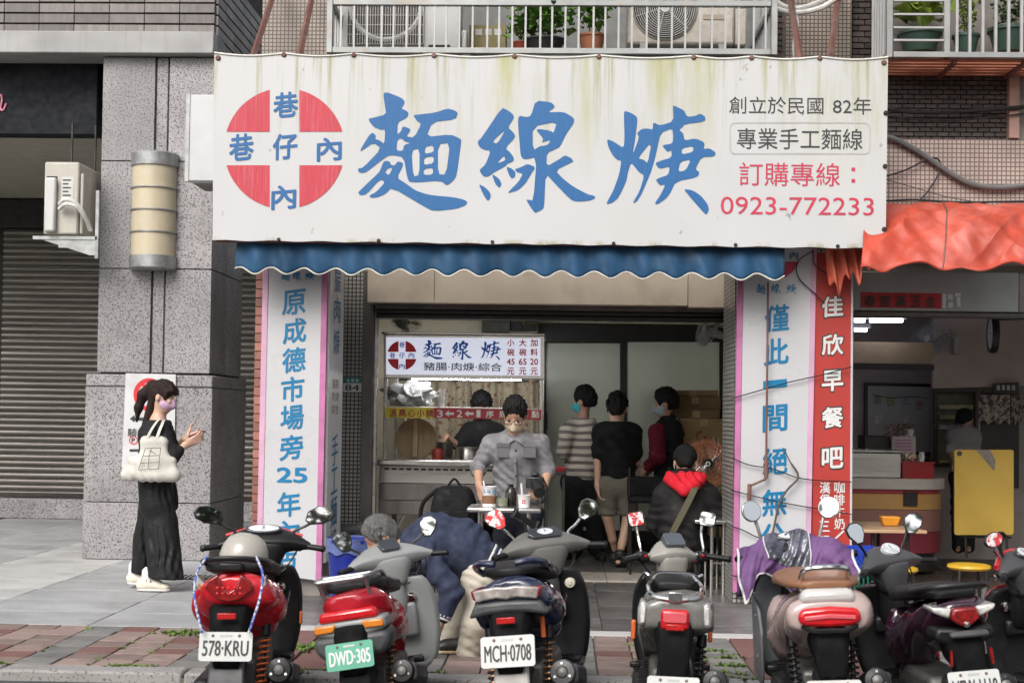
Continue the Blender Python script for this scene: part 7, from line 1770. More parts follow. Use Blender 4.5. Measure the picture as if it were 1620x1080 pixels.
S = SDF(); S.cap(J(1060,757,-.04), J(1108,757,-.04), .056, .056, .05); S.cap(J(1068,764,-.11), J(1081,776,-.16), .05, .035, .06); S.cap(J(1098,764,-.11), J(1085,776,-.16), .05, .035, .06); S.cap(J(1062,756,.03), J(1076,748,.13), .04, .03, .05); S.cap(J(1106,756,.03), J(1093,748,.13), .04, .03, .05)
S.fold = folds(.009, .07, (.8,.2,.6), .9); sdf_obj(S, 'hood', cloth('red_fleece', (.55,.015,.03)), p4, .007)
jk = cloth('black_jacket', (.013,.012,.013), rough=.7)
torso_cloth(j, (0,1,0), jk, p4, 'jacket', rt=.190, arm=(.080,.074), sleeve=.98, hem=J(1084,868), s=1.02, sh=.075, fold=(.006,.075,.8))
leg_cloth(j, cloth('grey_pants', (.05,.048,.042)), p4, 'trousers', r=(.10,.085,.075))
for x in (1060, 1108): h_ = J(x, 935, .42); h_.z = .003; shoe(None, h_, h_+Vector((0,.26,0)), M_bshoe, M_bsole, p4, 1., vox=.01)
rg = []
for q in catmull([J(1104,760,-.06), J(1098,775,-.19), J(1083,805,-.215), J(1066,838,-.215), J(1056,862,-.19)], 6): rg.append([q+Vector((-.022,0,.010)), q+Vector((.022,0,-.010)), q+Vector((.022,.008,-.010)), q+Vector((-.022,.008,.010))])
MB().loft(rg).build('bag_strap', cloth('olive_webbing', (.095,.09,.06)), p4, True, smooth=True)
sl_ = thing('seat_stool', 'dark stool under the seated person with the red hood', 'stool', (J(1083,850).x, D+.05, 0))
c = J(1083,850,.05); zs_ = c.z-.15
MB().lathe([(0,zs_-.03),(.15,zs_-.03),(.16,zs_-.01),(.15,zs_),(0,zs_)], (c.x, c.y, 0), 24).build('seat', M_rpl, sl_, True, smooth=True)
for k in range(4): a = .785+k*1.571; MB().tube([(c.x+.11*math.cos(a), c.y+.11*math.sin(a), zs_-.03), (c.x+.16*math.cos(a), c.y+.16*math.sin(a), 0)], .012, 8).build('leg', M_frame, sl_, True)
# ---- cook behind the cart
D = 13.35
p5 = person('cook in black working behind the cart counter', (J(762,880).x, D, .012))
j = dict(pel=J(765,760), waist=J(764,730), chest=J(763,690), neck=J(762,668), head=J(762,655,-.03), sl=J(742,684), sr=J(786,684), el=J(724,704,-.08), er=J(795,715,-.08), wl=J(706,690,-.26), wr=J(780,722,-.3), hl=J(755,770), hr=J(777,770), kl=J(753,820), kr=J(778,820), al=J(753,875), ar=J(778,875), tl=J(752,880,-.15), tr=J(779,880,-.15))
S = SDF(); body_from(S, j, (0,1,0), 1., arm=.036); fd = Vector((-.1,-.8,-.55)); hc = J(762,643,-.05); head(S, hc, fd, UP, 1.05); hand(S, j['wl'], (-.3,-.5,-.5), (.4,0,-.8), -1, .6); hand(S, j['wr'], (-.2,-.6,-.4), (-.4,0,-.8), 1, .6); sdf_obj(S, 'body', M_skin, p5, .0075)
hair(hc, fd, UP, 1.10, m=M_hair, parent=p5, low=-.10, thick=1.1); mask(hc, fd, UP, 1.05, cloth('dark_mask', (.03,.03,.035), bump=.1), p5)
torso_cloth(j, (0,1,0), cloth('cook_black', (.012,.012,.012)), p5, 'tshirt', sleeve=.5, arm=(.075,.075)); leg_cloth(j, cloth('cook_pants', (.015,.015,.016)), p5, 'trousers', r=(.10,.085,.075))
# ---- breakfast shop worker
D = 14.0
p6 = person('breakfast shop worker in a dark cap and grey shirt beside the glass cabinet', (J(1525,880).x, D, 0))
j = dict(pel=J(1524,745), waist=J(1524,722), chest=J(1525,692), neck=J(1526,678), head=J(1526,670,-.02), sl=J(1508,690), sr=J(1541,690), el=J(1503,715,-.05), er=J(1543,715,-.05), wl=J(1510,728,-.22), wr=J(1534,728,-.22), hl=J(1517,755), hr=J(1532,755), kl=J(1516,810), kr=J(1532,810), al=J(1516,865), ar=J(1532,865), tl=J(1515,870,-.15), tr=J(1533,870,-.15))
S = SDF(); body_from(S, j, (0,1,0), .78); fd = Vector((-.5,-.75,-.4)); hc = J(1526,664); head(S, hc, fd, UP, .88); hand(S, j['wl'], (.2,-.6,-.3), (.4,0,-.8), -1, .6, .8); hand(S, j['wr'], (-.2,-.6,-.3), (-.4,0,-.8), 1, .6, .8); sdf_obj(S, 'body', M_skin, p6, .009)
r_, f_, u_ = frame(fd, UP); rot_ = Matrix((r_, f_, u_)).transposed(); S = SDF(); S.ell(hc+u_*.03, (.082,.10,.09), rot_, .02); S.box(hc+u_*.03+f_*.11, (.06,.045,.007), rot_, .006, .03); S.clip_at(hc+u_*.005, -u_); sdf_obj(S, 'cap', cloth('black_cap', (.011,.011,.012)), p6, .009)
mask(hc, fd, UP, .88, cloth('violet_mask', (.20,.15,.22), bump=.1), p6, .007)
torso_cloth(j, (0,1,0), cloth('grey_work_shirt', (.22,.22,.23)), p6, 'shirt', rt=.15, sleeve=.5, s=.85); leg_cloth(j, cloth('cook_pants', (.015,.015,.016)), p6, 'trousers', r=(.085,.07,.06))
# ================================================================ scooters
def paint(n, c, rough=.22, coat=.6, **k): return mat(n, c, rough=rough, coat=coat, var=.05, dirt=k.pop('dirt', .12), dscale=6, dcol=(.2,.19,.18), **k)
M_plb = mat('black_plastic', (.009,.009,.010), rough=.40, var=.15, spec=.4, dirt=.2, dscale=9, dcol=(.04,.039,.037)); M_plg = mat('grey_plastic', (.055,.056,.06), rough=.45, var=.12, dirt=.25, dcol=(.16,.16,.155)); M_plm = mat('mid_grey_plastic', (.20,.205,.205), rough=.45, var=.1, dirt=.25, dcol=(.12,.12,.12))
M_tyre = mat('tyre', (.018,.018,.018), rough=.8, var=.2, dirt=.4, dcol=(.08,.075,.07)); M_rim = mat('wheel_rim', (.08,.08,.082), rough=.4, metal=.6); M_chrome = mat('chrome', (.72,.72,.72), rough=.09, metal=1., var=.05)
M_mirror = mat('mirror_glass', (.86,.87,.88), rough=.015, metal=1., var=0); M_vinyl = mat('seat_vinyl', (.010,.010,.011), rough=.5, spec=.35, var=.15, bump=.15, bscale=200)
M_tl = mat('tail_red', (.50,.008,.012), rough=.14, coat=.8, var=.15, scale=30); M_tld = mat('tail_dark_red', (.20,.008,.008), rough=.16, coat=.8, var=.4, scale=40); M_refl = mat('reflector_red', (.40,.012,.012), rough=.25, var=.3, scale=90); M_amb = mat('amber_lens', (.62,.20,.02), rough=.16, coat=.8); M_clear = mat('clear_lens', (.52,.51,.49), rough=.10, coat=.8, var=.35, scale=25)
M_dial = mat('dial_face', (.55,.57,.60), rough=.15, coat=.8, var=.3, scale=20); M_dialk = mat('dial_dark', (.03,.032,.038), rough=.1, coat=.8, var=.3); M_engine = mat('engine_metal', (.16,.155,.15), rough=.5, metal=.6, var=.3, dirt=.4); M_orange = mat('orange_part', (.62,.13,.03), rough=.4); M_gold = mat('copper_spring', (.30,.16,.08), rough=.35, metal=.8)
M_plw = mat('plate_white', (.53,.54,.53), rough=.4, var=.05, dirt=.15, dcol=(.45,.44,.4)); M_plgr = mat('plate_green', (.06,.30,.20), rough=.4, var=.08, dirt=.2, dcol=(.2,.35,.28)); M_plk = mat('plate_black', (.02,.02,.022), rough=.5)
def ring(half): return half+[(-x, z) for x, z in reversed(half) if x > 1e-6]
def crease(o, n, ks, cv, cap=.0):
    me = o.data; at = me.attributes.new('crease_edge', 'FLOAT', 'EDGE'); m_ = len(me.vertices)//n; va = []
    for e in me.edges:
        a, b = e.vertices; v = 0.
        if a % n == b % n and a % n in ks: v = cv
        elif a//n == b//n and a//n in (0, m_-1): v = cap
        va.append(v)
    at.data.foreach_set('value', va); return o
def sym(secs, name, m, par, sub=2, T=None, axis='Y', cap=True, ks=None, cv=.75, cc=.5):
    """loft of half profiles mirrored in x; axis Y: sections (y, [(x,z)]); axis Z: sections (z, [(x,y)])"""
    b = MB(); b.T = T
    b.loft([[(x, y, z) if axis == 'Y' else (x, z, y) for x, z in ring(h)] for y, h in secs], cap)
    o = b.build(name, m, par, sub=sub); n = len(ring(secs[0][1]))
    return crease(o, n, {q % n for k in ks for q in (k, n-k)}, cv, cc) if ks else o
def xloft(secs, name, m, par, sub=2, T=None):
    b = MB(); b.T = T; b.loft([[(x, y, z) for y, z in r] for x, r in secs]); o = b.build(name, m, par, sub=sub); return crease(o, len(secs[0][1]), {1, 4, 6}, .6, .6)
def oval(cy, cz, ry, rz, n=10, rot=0., p=.75):
    o = []
    for i in range(n):
        a = 6.283*i/n; u, v = ry*math.copysign(abs(math.cos(a))**p, math.cos(a)), rz*math.copysign(abs(math.sin(a))**p, math.sin(a))
        o.append((cy+u*math.cos(rot)-v*math.sin(rot), cz+u*math.sin(rot)+v*math.cos(rot)))
    return o
MSH = {'leaf': [(-.085,-.02),(-.06,-.048),(.02,-.052),(.075,-.03),(.09,.0),(.07,.04),(0,.055),(-.065,.03)], 'round': [(.055*math.cos(6.283*i/16), .055*math.sin(6.283*i/16)) for i in range(16)], 'square': arc_rect(-.05,-.04,.05,.045,.02,3), 'oval': [(.075*math.cos(6.283*i/16), .045*math.sin(6.283*i/16)) for i in range(16)], 'drop': [(-.02,-.065),(.02,-.06),(.055,.0),(.058,.045),(.02,.07),(-.03,.062),(-.055,.03),(-.05,-.02)]}
M_matte = mat('matte_black', (.006,.006,.0065), rough=.75, spec=.12, var=.2)
TAILN = set('tail_light lamp_bead turn_signal amber_bulb grab_rail rail_bracket decal tail_panel rack_tube rack_bar rack_strut lamp_corner signal_lens lamp_lens grab_loop loop_tab side_loop seat_lettering lamp_strip rail_socket seat_badge strap tail_badge lamp_cowl emblem rear_fender'.split())
def scooter(label, plate_px, handle_px, st, lean=0., steer=0., Yc=6.82, zoff=0.):
    K = st.get('k', .87)
    Yp, Yh = Yc-.97*K, Yc+.36*K
    Xp, Xh = X(plate_px[0], Yp, plate_px[1])-math.sin(lean)*.53*K, X(handle_px[0], Yh, handle_px[1])-math.sin(lean)*.98*K
    yaw = -math.atan2(Xh-Xp, 1.33*K); t_ = .97/1.33
    rt = thing('scooter', label, 'scooter', (Xp+(Xh-Xp)*t_, Yc, -.06+zoff), group='scooters parked along the kerb'); rt.rotation_euler = (0, lean, yaw); rt.scale = (K, K, K)
    body, cowl, inner = st['body'], st['cowl'], st['inner']
    W_ = st.get('w', 1.); th = st.get('th', 0.)+.085
    T = Matrix.Translation((0,.36,-st.get('hz', .055))) @ Matrix.Rotation(steer, 4, 'Z') @ Matrix.Translation((0,-.36,0))
    # wheels
    for y, r_, w_ in ((-.62, .215, .055), (.63, .215, .045)):
        b = MB(); b.lathe([(.03,-w_*.7),(r_*.62,-w_*.75),(r_*.66,-w_*.6),(r_*.66,w_*.6),(r_*.62,w_*.75),(.03,w_*.7)], (0, y, r_), 28, 'X'); wh = b.build('wheel', M_rim, rt, smooth=True)
        b = MB(); b.lathe([(r_*.64,-w_*.8),(r_*.78,-w_*1.05),(r_*.93,-w_*.85),(r_,-w_*.3),(r_,w_*.3),(r_*.93,w_*.85),(r_*.78,w_*1.05),(r_*.64,w_*.8)], (0, y, r_), 32, 'X'); b.build('tyre', M_tyre, wh, smooth=True)
    # chassis, floor, engine
    MB().box((-.115,-.62,.24),(.115,-.05,.42)).build('engine_case', M_engine, rt, bev=.03)
    MB().box((-.205,-.74,.17),(-.10,-.10,.33)).build('transmission_case', M_plb, rt, bev=.035)
    sym([(-.16,[(0,.33),(.15,.33),(.19,.30),(.17,.25),(0,.24)]), (.15,[(0,.31),(.19,.31),(.225,.29),(.20,.24),(0,.23)]), (.44,[(0,.31),(.17,.31),(.20,.29),(.18,.24),(0,.23)])], 'floorboard', st.get('floor', M_plb), rt, 1)
    for q in range(4): MB().box((-.14,-.04+q*.085,.314),(.14,-.01+q*.085,.322)).build('floor_rib', M_plb, rt)
    # steering column cover and leg shield
    lw = st.get('lw', 1.)
    def shield(off, s_): return [(z, [(0,yc+off),(.10*w_*s_,yc+off-.004),(.175*w_*s_,yc+.008+off),(.20*w_*s_,yc+.018+off),(.218*w_*s_,yc+.045+off*.6),(.216*w_*s_,yc+.06+off*.6),(.18*w_*s_,yc+.10+off*.3),(0,yc+.14)]) for z, yc, w_ in ((.255,.40,.76*lw),(.265,.40,.82*lw),(.42,.42,1.0*lw),(.62,.40,1.02*lw),(.70,.375,.96*lw),(.75,.36,.86*lw),(.775,.355,.80*lw),(.782,.355,.72*lw))]
    sym(shield(0, 1.), 'leg_shield', inner, rt, 2, None, 'Z', ks=(3, 5), cv=.85, cc=.8)
    sym([(z, [(0,y+.15),(.12*w_,y+.15),(.205*w_,y+.095),(.20*w_,y+.12),(.12*w_,y+.20),(0,y+.235)]) for z, y, w_ in ((.27,.40,.8*lw),(.45,.42,1.*lw),(.64,.40,1.*lw),(.80,.36,.75*lw))], 'front_apron', body, rt, 2, None, 'Z')
    sym([(.52,[(0,.33),(.06,.335),(.085,.38),(.05,.44),(0,.45)]), (.70,[(0,.29),(.065,.30),(.085,.36),(.05,.42),(0,.43)]), (.84,[(0,.29),(.055,.30),(.07,.36),(.05,.41),(0,.42)])], 'steering_cover', st.get('column', M_plb), rt, 2, None, 'Z')
    sym([(.80,[(0,.275),(.05,.28),(.075,.31),(.08,.36),(.06,.41),(0,.42)]), (.86,[(0,.268),(.065,.273),(.095,.31),(.10,.37),(.07,.425),(0,.435)]), (.93,[(0,.262),(.09,.268),(.135,.31),(.14,.38),(.09,.44),(0,.45)]), (.985,[(0,.27),(.11,.275),(.165,.32),(.17,.38),(.11,.44),(0,.45)])], 'cowl_neck', cowl, rt, 2, T, 'Z', ks=(2, 3), cv=.6, cc=.3) if st.get('cowl_shape', 'arc') == 'arc' else sym([(.80,[(0,.285),(.05,.29),(.065,.32),(.07,.36),(.05,.40),(0,.41)]), (.88,[(0,.275),(.07,.28),(.085,.31),(.09,.37),(.06,.42),(0,.43)]), (.97,[(0,.27),(.075,.275),(.092,.31),(.095,.38),(.07,.43),(0,.44)])], 'cowl_neck', cowl, rt, 2, T, 'Z', ks=(2, 3), cv=.6, cc=.3)
    c = st.get('lock', (.10,.385,.66)); b = MB(); b.lathe([(0,-.026),(.012,-.026),(.014,-.02),(.028,-.018),(.032,-.004),(.032,.01)], c, 20, 'Y'); b.build('ignition_lock', st.get('lockm', M_chrome), rt, smooth=True)
    MB().box((-.10,.36,.50),(.10,.405,.60)).build('glove_box', inner, rt, bev=.02)
    MB().tube([(0,.57,.66),(0,.64,.215)], .03, 8).build('fork', M_engine, rt)
    sym([(.45,[(0,.44),(.05,.43),(.065,.36),(.06,.32),(0,.40)]), (.63,[(0,.46),(.06,.45),(.08,.36),(.075,.30),(0,.43)]), (.82,[(0,.36),(.05,.35),(.07,.28),(.06,.24),(0,.33)])], 'front_fender', body, rt, 2)
    # handlebar group, turned about the column
    k = st.get('cw', 1.)
    cs = st.get('cowl_shape', 'arc')
    if cs == 'arc':
        xloft([(x, oval(.365-dy, z, ry, rz, 10, .45)) for x, dy, z, ry, rz in ((-.27*k,.045,.955,.020,.018),(-.19*k,.02,.975,.050,.042),(-.10*k,.0,.985,.095,.062),(0,-.005,.985,.105,.068),(.10*k,.0,.985,.095,.062),(.19*k,.02,.975,.050,.042),(.27*k,.045,.955,.020,.018))], 'handlebar_cover', cowl, rt, 2, T)
    elif cs == 'pod':
        xloft([(x, oval(.355-dy, z, ry, rz, 10, .40)) for x, dy, z, ry, rz in ((-.15,.02,.955,.02,.018),(-.10,.0,.965,.062,.045),(-.06,-.005,.975,.085,.062),(0,-.005,.98,.09,.066),(.06,-.005,.975,.085,.062),(.10,.0,.965,.062,.045),(.15,.02,.955,.02,.018))], 'handlebar_cover', cowl, rt, 2, T)
        b = MB(); b.T = T; b.tube(catmull([(-.33,.29,.95),(-.2,.34,.965),(-.1,.36,.96),(.1,.36,.96),(.2,.34,.965),(.33,.29,.95)], 4), .012, 8); b.build('handlebar', M_chrome, rt, smooth=True)
    if st.get('cowl2'):
        b = MB(); b.T = T; b.box((-.20,.42,.95),(.20,.45,1.03)); b.build('cowl_visor', st['cowl2'], rt, bev=.02)
    # instrument
    dial = st.get('dial', 'wide'); dT = T @ Matrix.Translation((0,.335,1.045)) @ Matrix.Rotation(R(38), 4, 'X')
    b = MB(); b.T = dT
    if dial == 'wide': b.prism([(x*1., z) for x, z in [(.105*math.cos(6.283*i/20), .036*math.sin(6.283*i/20)) for i in range(20)]], -.012, .016, 'Z')
    elif dial == 'oval': b.prism([(.07*math.cos(6.283*i/20), .048*math.sin(6.283*i/20)) for i in range(20)], -.012, .016, 'Z')
    elif dial == 'hex': b.prism([(-.11,-.01),(-.08,-.042),(.08,-.042),(.11,-.01),(.085,.04),(-.085,.04)], -.012, .014, 'Z')
    else: b.prism(arc_rect(-.062,-.05,.062,.05,.02,3), -.02, .022, 'Z')
    b.build('instrument', st.get('dialm', M_dialk), rt, bev=.004)
    if dial in ('wide', 'oval', 'hex'):
        b = MB(); b.T = dT
        n_ = 18; rx, rz = ((.088,.027) if dial == 'wide' else (.058,.038) if dial == 'oval' else (.05,.026)); b.add([(rx*math.cos(6.283*i/n_), rz*math.sin(6.283*i/n_), .0175) for i in range(n_)], [tuple(range(n_))]); b.build('dial', st.get('dialf', M_dial), rt)
        b = MB(); b.T = dT; b.box((-.003,-.005,.018),(.003,rz*.7,.019)); b.build('needle', M_plk, rt)
    for sx in (-1, 1):
        b = MB(); b.T = T; g0, g1 = Vector((sx*.215*k,.335,.958)), Vector((sx*.335*k,.275,.945))
        b.tube([g0, g0.lerp(g1,.1), g0.lerp(g1,.12), g1, g1+(g1-g0)*.03, g1+(g1-g0)*.12], [.021,.021,.0175,.0175,.022,.016], 12); b.build('grip', M_plb, rt, smooth=True)
        b = MB(); b.T = T; b.box((sx*.165*k,.315,.925),(sx*.225*k,.385,.985)); b.build('switch_box', st.get('switch', M_plb), rt, bev=.014)
        b = MB(); b.T = T; b.box((sx*.178*k,.308,.955),(sx*.195*k,.3145,.97)); b.build('switch', st.get('switch2', M_clear), rt, bev=.003)
        b = MB(); b.T = T; b.tube(catmull([(sx*.20*k,.385,.95),(sx*.24*k,.385,.945),(sx*.29*k,.345,.94),(sx*.33*k,.325,.935)], 4), [.009]*4+[.007]*9, 6); b.build('brake_lever', st.get('lever', M_chrome), rt, smooth=True)
        # mirrors
        ms = st.get('mirror', 'leaf'); mp = st.get('mpos', (.30,.36,1.17)); mb0 = st.get('mbase', (.165*k,.375,1.005))
        sc_ = st.get('msize', 1.); cpos = Vector((sx*mp[0], mp[1], mp[2]))
        b = MB(); b.T = T; b.tube(catmull([(sx*mb0[0],mb0[1],mb0[2]-.02),(sx*(mb0[0]+.005),mb0[1]+.005,mb0[2]+.03),(sx*(mb0[0]*.45+mp[0]*.5),mp[1]+.02,mb0[2]*.45+mp[2]*.55-.01),(sx*(mp[0]-.02),mp[1]+.03,mp[2]-.03)], 4), st.get('stem_r', .008), 8); b.build('mirror_stem', st.get('stem', M_plb), rt, smooth=True)
        b = MB(); b.T = T; b.tube([(sx*mb0[0],mb0[1],mb0[2]-.035),(sx*mb0[0],mb0[1],mb0[2]+.005)], [.017,.012], 10); b.build('mirror_boot', M_plb, rt, smooth=True)
        mT = T @ Matrix.Translation(cpos) @ Matrix.Rotation(-sx*R(st.get('mang', 10))-steer*.8, 4, 'Z') @ Matrix.Rotation(R(-st.get('mtilt', 11)), 4, 'X') @ Matrix.Rotation(sx*R(st.get('mrot', 12)), 4, 'Y')
        sh_ = [(x*sx*sc_, z*sc_) for x, z in MSH[ms]]
        b = MB(); b.T = mT; b.loft([[(x*.9, -.006, z*.9) for x, z in sh_], [(x, -.004, z) for x, z in sh_], [(x, .008, z) for x, z in sh_], [(x*.6, .03, z*.6) for x, z in sh_]]); mh = b.build('mirror', st.get('mshell', M_plb), rt, smooth=True, bev=.002)
        b = MB(); b.T = mT; b.add([(x*.88, -.0075, z*.88) for x, z in sh_], [tuple(range(len(sh_)))]); b.build('glass', st.get('mglass%d' % sx, M_mirror), mh)
    # rear bodywork
    sec = st.get('tail_secs') or [(-.885,[(0,.775),(.05,.77),(.075,.745),(.06,.70),(0,.685)]), (-.82,[(0,.80),(.10,.795),(.145,.755),(.125,.68),(0,.64)]), (-.66,[(0,.80),(.14,.79),(.195,.72),(.195,.60),(.12,.50),(0,.48)]), (-.42,[(0,.77),(.15,.76),(.205,.66),(.205,.52),(.15,.42),(0,.40)]), (-.15,[(0,.70),(.14,.68),(.185,.56),(.18,.42),(.13,.30),(0,.28)]), (.0,[(0,.56),(.10,.54),(.14,.44),(.13,.34),(0,.30)])]
    sec = [(y, [(x*W_, z+th) for x, z in h]) for y, h in sec]
    sym(sec, 'tail_body', body, rt, 2, ks=(1, 2, 3), cv=st.get('cv', .62), cc=.7)
    # seat
    ss = st.get('seat_secs') or [(-.80,[(0,.825),(.06,.825),(.09,.81),(.08,.79),(0,.785)]), (-.70,[(0,.855),(.10,.85),(.14,.825),(.13,.785),(0,.78)]), (-.45,[(0,.845),(.11,.838),(.155,.805),(.145,.755),(0,.75)]), (-.32,[(0,.80),(.11,.795),(.155,.765),(.145,.72),(0,.71)]), (-.05,[(0,.785),(.10,.778),(.135,.745),(.12,.69),(0,.68)]), (.06,[(0,.75),(.06,.745),(.085,.715),(.07,.67),(0,.66)])]
    sym([(y, [(x*W_, z+th) for x, z in h]) for y, h in ss], 'seat', st.get('seat', M_vinyl), rt, 2, ks=(3,), cv=.8)
    # inner mudguard, plate bracket and plate
    mg_ = st.get('guard', M_matte)
    sym([(-.78,[(0,.66+th),(.09,.66+th),(.12,.62+th),(.09,.56),(0,.55)]), (-.90,[(0,.66+th*.8),(.08,.655+th*.8),(.095,.60+th*.6),(.08,.52),(0,.52)]), (-.95,[(0,.58),(.06,.57),(.075,.50),(.06,.42),(0,.42)])], 'plate_bracket', M_matte, rt, 2, ks=(1, 2, 3), cv=.8, cc=.8)
    b = MB(); b.loft([[(-.07,-.86,.56),(.07,-.86,.56),(.07,-.83,.56),(-.07,-.83,.56)], [(-.085,-.93,.44),(.085,-.93,.44),(.085,-.905,.44),(-.085,-.905,.44)], [(-.09,-.975,.32),(.09,-.975,.32),(.09,-.95,.32),(-.09,-.95,.32)], [(-.06,-.99,.25),(.06,-.99,.25),(.06,-.965,.25),(-.06,-.965,.25)]]); b.build('mudguard', mg_, rt, bev=.01)
    pz = st.get('pz', .535)
    pT = Matrix.Translation((0,-.975,pz)) @ Matrix.Rotation(R(-16), 4, 'X')
    pw, phh = st.get('psize', (.128,.070))
    b = MB(); b.T = pT; b.prism(arc_rect(-pw,-phh,pw,phh,.014,3), 0, .004, 'Y'); pl = b.build('licence_plate', st['plate'][1], rt)
    vs, fs_, gw, gh = glyphs(st['plate'][0] or '-'); b = MB(); b.T = pT
    for i, (ox, oz) in enumerate(((0,0),(.0016,.0),(-.0016,0),(0,.0012),(0,-.0012))): b.add([(x*(pw*1.72/gw)+ox, -.0015-i*.0002, z*(phh*1.05/gh)+oz-.008) for x, z in vs], fs_)
    if st['plate'][0]: b.build('lettering', st['plate'][2], pl, fix=False)
    for sx in (-1, 1): b = MB(); b.T = pT; b.lathe([(0,-.006),(.006,-.006),(.008,0)], (sx*pw*.5, 0, phh*.75), 8, 'Y'); b.build('bolt', M_rust, pl)
    b = MB(); b.T = pT; b.box((-.03,-.0016,phh*.66),(.03,-.001,phh*.82)); b.build('sticker', M_grey, pl)
    if st.get('reflector', True): MB().box((-.045,-.962,.625+th*.45),(.045,-.95,.655+th*.45)).build('reflector', M_refl, rt, bev=.004)
    # rear suspension and exhaust
    for sx in st.get('shocks', (1,)):
        b = MB(); p0, p1_ = Vector((sx*.135,-.70,.26)), Vector((sx*.15,-.62,.60)); n_ = 70
        ax_ = (p1_-p0).normalized(); u = ax_.cross(Vector((1,0,0))).normalized(); v = ax_.cross(u)
        b.tube([p0.lerp(p1_, .12+.66*i/n_)+(u*math.cos(i*.72)+v*math.sin(i*.72))*.027 for i in range(n_+1)], .0055, 5); b.build('shock_spring', st.get('spring', M_gold), rt, smooth=True)
        MB().tube([p0, p0.lerp(p1_, .15), p0.lerp(p1_, .16), p0.lerp(p1_, .8), p0.lerp(p1_, .82), p1_], [.022,.022,.012,.012,.026,.026], 10).build('shock_absorber', st.get('damper', M_plb), rt, smooth=True)
    mx = .205*max(1., W_*.95)
    MB().tube([(.12,-.1,.20),(.17,-.25,.19),(mx,-.42,.23)], .018, 8).build('exhaust_pipe', M_engine, rt, smooth=True)
    me_ = (.0,-.30,.08); b = MB(); b.T = Matrix.Translation((mx,-.40,.27)) @ Matrix.Rotation(R(-17), 4, 'X')
    b.lathe([(0,0),(.045,0),(.062,-.05),(.066,-.30),(.066,-.40),(.058,-.425),(.03,-.43),(.024,-.41),(0,-.41)], (0,0,0), 20, 'Y'); b.build('muffler', st.get('muffler', M_plb), rt, smooth=True)
    b = MB(); b.T = Matrix.Translation((mx,-.40,.27)) @ Matrix.Rotation(R(-17), 4, 'X'); b.lathe([(0,-.432),(.022,-.432),(.026,-.437),(.012,-.445),(0,-.445)], (0,0,0), 14, 'Y'); b.build('muffler_tip', M_engine, rt, smooth=True)
    for a in (90, 210, 330):
        b = MB(); b.T = Matrix.Translation((mx,-.40,.27)) @ Matrix.Rotation(R(-17), 4, 'X'); b.lathe([(0,-.434),(.007,-.434),(.009,-.428)], (.042*math.cos(R(a)),0,.042*math.sin(R(a))), 8, 'Y'); b.build('bolt', M_chrome, rt)
    b = MB(); b.T = Matrix.Translation((mx+.045,-.62,.345)) @ Matrix.Rotation(R(-12), 4, 'X'); b.box((-.01,-.17,-.045),(.03,.15,.05)); b.build('heat_shield', st.get('shieldm', M_plg), rt, bev=.02)
    for sx in (-1, 1): MB().tube([(sx*.10,-.30,.22),(sx*.14,-.36,.01)], .012, 8).build('stand_leg', M_plb, rt)
    for sx in (-1, 1): MB().box((sx*.19-.03,-.14,.33),(sx*.19+.03,-.10,.36)).build('foot_peg', M_plb, rt, bev=.008)
    for sx in (-1, 1):     # cables from the bars into the column
        for q in range(2):
            b = MB(); b.T = T; b.tube(catmull([(sx*.19*k,.35+.02*q,.925),(sx*(.15-.02*q),.30,.86-.03*q),(sx*(.10-.02*q),.31,.82-.02*q),(sx*.06,.37,.79)], 4), .0045, 5); b.build('cable', M_plb, rt, smooth=True)
    if st.get('extra'):
        old = set(rt.children); st['extra'](rt)
        for o in rt.children:
            if o in old: continue
            nm = o.name.split('.')[0]
            if nm in ('cowl_trim', 'holder_arm', 'phone_holder'): o.matrix_local = T
            elif nm in TAILN: o.location.z += th
    return rt
def plate_shape(poly, y0, y1, name, m, par, bev=.006, mirror=False, T=None):
    for sx in ((1, -1) if mirror else (1,)):
        b = MB(); b.T = T; b.prism([(x*sx, z) for x, z in poly], y0, y1); b.build(name, m, par, bev=bev)
def tubep(name, pts, r, m, par, k=5, n=8): MB().tube(catmull(pts, k), r, n).build(name, m, par, smooth=True)

